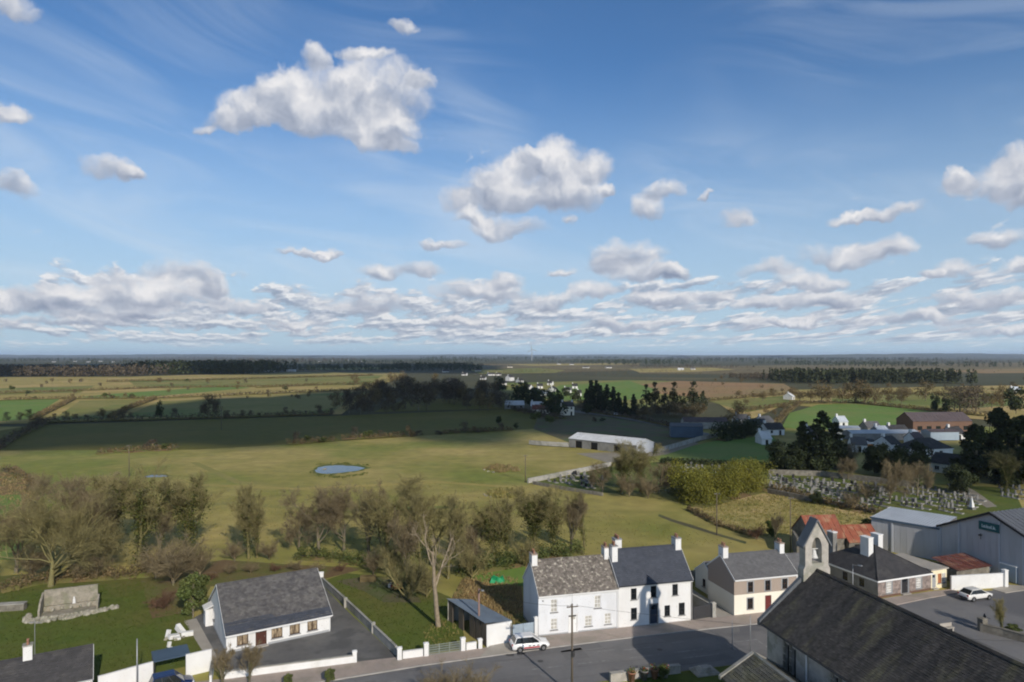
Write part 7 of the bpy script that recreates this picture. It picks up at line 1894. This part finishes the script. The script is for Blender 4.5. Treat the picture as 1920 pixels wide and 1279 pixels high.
mb = MB(); mb.box(-0.6,0.6,-0.6,0.6,0,0.5); mb.build('base','stone_light',mo); mb = MB(); k_ = [(-.4,-.4),(.4,-.4),(.4,.4),(-.4,.4)]; n_ = len(mb.v); mb.v += [(x,y,.5) for x,y in k_]+[(0,0,3.0)]; mb.f += [(0,1,4),(1,2,4),(2,3,4),(3,0,4)]; mb.mi += [0]*4; mb.build('shaft','white_paint',mo)
psheet('lane', [(1775,908),(1800,905),(1835,925),(1870,950),(1850,952),(1810,930)], 'track_gravel', 0.04)
psheet('lane', [(1070,768),(1160,778),(1260,797),(1330,812),(1330,816),(1250,800),(1150,781),(1065,771)], 'tarmac', Z0+0.10)

# ------------------------------------------------------------------ far houses
def far_house(px, py, wpx, label, storeys=1, wall='white_paint', roof='slate_dark', rz=0.0, D=7.5, group='far houses of the village', chim=1):
    p = G(px, py); p.z = Z0 + 0.05 if p.y > 250 else 0; L = wpx*p.y/FPX; he = 2.6*storeys; hr = he + D*0.32
    p.x -= L/2*math.cos(rz); p.y -= L/2*math.sin(rz)
    r = empty('village_house', p, rz, label, 'house', group)
    mb = MB(); mb.box(0,L,0,D,0,he); mb.face([(0.0,0,he),(0.0,D,he),(0.0,D/2,hr-.03)]); mb.face([(L,0,he),(L,D/2,hr-.03),(L,D,he)]); mb.build('wall',wall,r)
    rf = MB(); e = 0.3; ze = he-e*(hr-he)/(D/2)
    rf.prism([(-.2,-e,ze),(-.2,D/2,hr),(-.2,D/2,hr+.15),(-.2,-e,ze+.15)],(L+.4,0,0)); rf.prism([(-.2,D+e,ze+.15),(-.2,D/2,hr+.15),(-.2,D/2,hr),(-.2,D+e,ze)],(L+.4,0,0)); rf.build('roof',roof,r)
    for i in range(chim):
        c = MB(); x = L*(0.08 if i == 0 else 0.92); c.box(x-.4,x+.4,D/2-.5,D/2+.5,hr-.4,hr+1.1); c.build('chimney','white_paint',r)
    n = max(1,int(L/3.2))
    for st_ in range(storeys):
        for i in range(n):
            w = MB(); x = L*(i+0.5)/n; z = 0.9+2.6*st_; w.box(x-.5,x+.5,-.06,-.002,z if (i != n//2 or st_) else 0.0,z+1.2); w.build('window' if (i != n//2 or st_) else 'door','glass_dark',r)
    return r
far_house(1066,778,22,'cream two-storey house standing nearest in the village',2,'cream_paint',rz=R(8),chim=2)
V_ = [(1043,734,12,'white gabled house in the middle of the village',1,'white_paint','slate_dark',R(60)),(1013,728,10,'small white house left of the gabled one',1,'white_paint','slate_dark',R(5)),
 (960,714,13,'white gabled house at the top of the village',2,'white_paint','slate_dark',R(50)),(978,717,10,'white house right of the topmost gabled one',1,'white_paint','slate_dark',R(40)),
 (922,704,14,'white house at the left end of the upper village',1,'white_paint','slate_dark',R(20)),(935,704,9,'smaller white house beside the left upper one',1,'white_paint','slate_dark',R(0)),
 (1064,736,14,'grey-roofed house right of the white gabled one',1,'white_paint','slate_grey',R(-10)),(1087,742,7,'tiny white house by the dark conifers',1,'white_paint','slate_dark',0),
 (1022,744,16,'long pale-roofed house in the village',1,'cream_paint','tin_white',R(4)),(836,698,12,'sunlit white house on the rise left of the village',1,'white_paint','slate_dark',R(15)),
 (848,717,18,'white wall of a house above the dark tree belt',1,'white_paint','slate_dark',R(4)),(896,696,11,'white house between the rise and the village',1,'white_paint','slate_dark',0),
 (965,766,36,'long grey farm building below the village trees',1,'grey_render','tin_grey',R(3)),(1010,768,30,'second grey farm building below the village trees',1,'grey_render','tin_grey',R(-3)),
 (1015,775,34,'long pale wall-like shed beside the cream house',1,'cream_paint','tin_maroon',R(-4)),(1048,683,8,'distant white house near the horizon, left of its pair',1,'white_paint','slate_dark',0),
 (1072,684,8,'distant white house near the horizon, right of its pair',1,'white_paint','slate_dark',0),(1142,690,12,'distant pale house on the brown bog edge',1,'white_paint','slate_dark',R(20)),
 (1098,690,12,'distant pale house left of the bog-edge one',1,'white_paint','slate_dark',R(-20)),(956,689,10,'distant white house above the upper village',1,'cream_paint','slate_dark',0),
 (1277,694,11,'distant farm with pale roofs at the bog edge',1,'white_paint','tin_white',0),(1300,693,8,'distant farm shed right of the pale-roofed farm',1,'white_paint','slate_grey',0),
 (506,699,18,'distant farm shed with pale roof below the dark wood',1,'grey_render','tin_white',0),(545,697,16,'white farm shed right of the pale-roofed one below the wood',1,'white_paint','tin_white',0)]
for px,py,w,lab,st_,wl,rf_,rz in V_: far_house(px,py,w,lab,st_,wl,rf_,rz,group='houses of the far village' if py < 745 else None)
R_ = [(1420,806,30,'white house with navy roof behind the block hedge',1,'white_paint','slate_blue',R(-12)),(1455,815,34,'white house with dark roof right of the navy-roofed one',1,'white_paint','slate_dark',R(8)),
 (1442,800,24,'white house partly behind the navy-roofed one',1,'white_paint','slate_grey',R(20)),(1488,749,9,'small white shed in the fields left of the playing field',1,'white_paint','tin_white',R(40)),
 (1438,834,18,'low white hut at the edge of the green field',1,'white_paint','tin_white',R(0)),(1690,820,34,'low dark-roofed house left of the plum-roofed hall',1,'white_paint','slate_dark',R(5)),
 (1640,812,26,'low grey-roofed house at the playing field edge',1,'grey_render','slate_grey',R(0)),(1908,735,16,'farm shed at the far right above the conifers',1,'grey_render','tin_grey',0)]
for px,py,w,lab,st_,wl,rf_,rz in R_: far_house(px,py,w,lab,st_,wl,rf_,rz,group=None,chim=1)
T_H = ((140,678),(165,679),(188,678),(212,679),(100,679),(625,677),(652,676),(675,678),(600,678),(690,677))
for i,(px,py) in enumerate(T_H):
    far_house(px,py,5+(i%3),f'{ordinal(1+sorted(T_H).index((px,py)))} from the left, tiny white house near the left horizon',1,'white_paint','slate_grey',0,group='tiny houses near the horizon',chim=0)
for px,py,w,lab,wl,rf_,rz in ((1530,822,22,'low white house below the playing field, left of the sheds','white_paint','slate_dark',R(10)),(1612,848,26,'small grey-roofed house right of the three conifers','white_paint','slate_grey',R(-15)),(1680,846,24,'small dark-roofed house behind the dark evergreens','white_paint','slate_dark',R(20)),(1800,824,24,'small white house left of the great conifers','white_paint','slate_dark',R(10)),(1660,822,20,'small pale shed among the low roofs','grey_render','tin_grey',R(5)),(1725,836,18,'small white-fronted shed before the hall','white_paint','tin_plum',R(0)),(1582,800,16,'pale hut on the near edge of the playing field','white_paint','tin_grey',R(0)),(1395,796,22,'grey-roofed house behind the block hedge','white_paint','slate_grey',R(5))):
    far_house(px,py,w,lab,1,wl,rf_,rz,group=None,chim=1)
for i,(px,py) in enumerate(((1620,832),(1632,830),(1652,829),(1700,830),(1712,829),(1570,826))):
    car('parked_car', f'{ORD[i]} of the tiny parked cars by the low sheds', G(px,py,Z0+0.1), R(20*i), ['car_white','car_black','car_blue','car_silver','car_red','car_white'][i], 4.2, 1.8, 1.5, group='tiny parked cars by the low sheds')
for px,py,w,lab in ((1000,737,12,'white house half hidden by dark village trees'),(1030,722,9,'small white house above the gabled one'),(905,712,10,'white house at the edge of the dark tree belt'),(988,730,11,'white house left of the small white one in the village'),(1078,728,10,'pale house behind the grey-roofed village one'),(945,722,10,'white house above the grey farm building'),(870,704,9,'white house between the rise and the tree belt')):
    far_house(px,py,w,lab,1,'white_paint','slate_dark',rv.uniform(-.6,.6),group='houses of the far village')
# wind turbine
tb_ = G(997,676); k = tb_.y/FPX; wtb = empty('wind_turbine', tb_, 0, 'white three-bladed wind turbine on the horizon above the village', 'wind turbine'); Ht = 21*k
mb = MB(); mb.tube((0,0,0),(0,0,Ht),1.1*k*.8,.6*k*.8,n=10); mb.build('tower','trim_grey',wtb); mb = MB(); mb.box(-.5*k,.5*k,-1.5*k,1.0*k,Ht-.5*k,Ht+.5*k); mb.build('nacelle','trim_grey',wtb)
for i in range(3):
    a = R(100+120*i); mb = MB(); d = Vector((math.cos(a),0,math.sin(a))); q = Vector((-d.z,0,d.x)); c_ = Vector((0,-1.7*k,Ht)); mb.prism([c_-q*.25*k, c_+d*3*k-q*.6*k, c_+d*13*k-q*.12*k, c_+d*13*k+q*.12*k, c_+d*3*k+q*.45*k, c_+q*.25*k],(0,.3*k,0)); mb.build('blade','trim_grey',wtb)

# ------------------------------------------------------------------ the clouds whose shadows lie on the fields (overhead, behind the viewer)
def cloud(px_poly, seed, alt=760.0, step=26.0, r=(20,34)):
    P = [G(*p) for p in px_poly]; rg_ = random.Random(seed); xs = [p.x for p in P]; ys = [p.y for p in P]
    def inside(x, y):
        c = False; j = len(P)-1
        for i in range(len(P)):
            if (P[i].y > y) != (P[j].y > y) and x < (P[j].x-P[i].x)*(y-P[i].y)/(P[j].y-P[i].y)+P[i].x: c = not c
            j = i
        return c
    bm0 = bmesh.new(); bmesh.ops.create_icosphere(bm0, subdivisions=2, radius=1.0); base = np.array([tuple(v.co) for v in bm0.verts]); fc = np.array([[v.index for v in f.verts] for f in bm0.faces]); bm0.free()
    V, F = [], []; off = SUN*(alt/SUN.z); n = 0; y = min(ys)
    while y < max(ys):
        x = min(xs)
        while x < max(xs):
            xx, yy = x+rg_.uniform(-.4,.4)*step, y+rg_.uniform(-.4,.4)*step
            if inside(xx,yy):
                rr = rg_.uniform(*r); z = rg_.uniform(0,60); nz = 1+0.12*np.sin(base*5+rg_.uniform(0,9)).sum(1,keepdims=True)/2
                o_ = SUN*(z/SUN.z); V.append(base*nz*rr*np.array([1,1,.8])+np.array([xx+off.x+o_.x,yy+off.y+o_.y,alt+z])); F.append(fc+n); n += len(base)
            x += step
        y += step
    o = link('cloud', np_mesh('cloud',np.concatenate(V),np.concatenate(F),'cloud_white',smooth=True)); tag(o,'cumulus cloud overhead casting its shadow on the fields','cloud',kind='stuff'); return o
cloud([(-500,850),(0,800),(230,776),(300,760),(520,748),(700,730),(880,726),(960,735),(1000,752),(1100,766),(1250,786),(1440,822),(1490,842),(1440,862),(1330,862),(1262,846),(1255,815),(1180,800),(1080,800),(1010,806),(960,800),(850,810),(560,815),(330,822),(60,830),(-300,848)], 1)
cloud([(1480,815),(1600,818),(1800,840),(2050,850),(2050,905),(1800,890),(1600,878),(1490,866)], 2, r=(14,22), step=24)
cloud([(-300,688),(-100,683),(600,682),(900,684),(900,697),(560,698),(240,703),(-300,704)], 3, alt=900, step=150, r=(90,140))

# ------------------------------------------------------------------ haze: the air between here and the skyline
hz = MB(); hz.box(-24000,24000,-150,26000,-6,150)
hm = bpy.data.materials.new('haze_air'); hm.use_nodes = True; hn = hm.node_tree; hn.nodes.clear()
ho = hn.nodes.new('ShaderNodeOutputMaterial'); pv = hn.nodes.new('ShaderNodeVolumePrincipled')
pv.inputs['Color'].default_value = (0.62, 0.76, 1.0, 1.0); pv.inputs['Density'].default_value = 0.00004; pv.inputs['Anisotropy'].default_value = 0.0
hn.links.new(pv.outputs[0], ho.inputs['Volume']); M['haze_air'] = hm
o = hz.build('haze', 'haze_air'); o['kind'] = 'stuff'
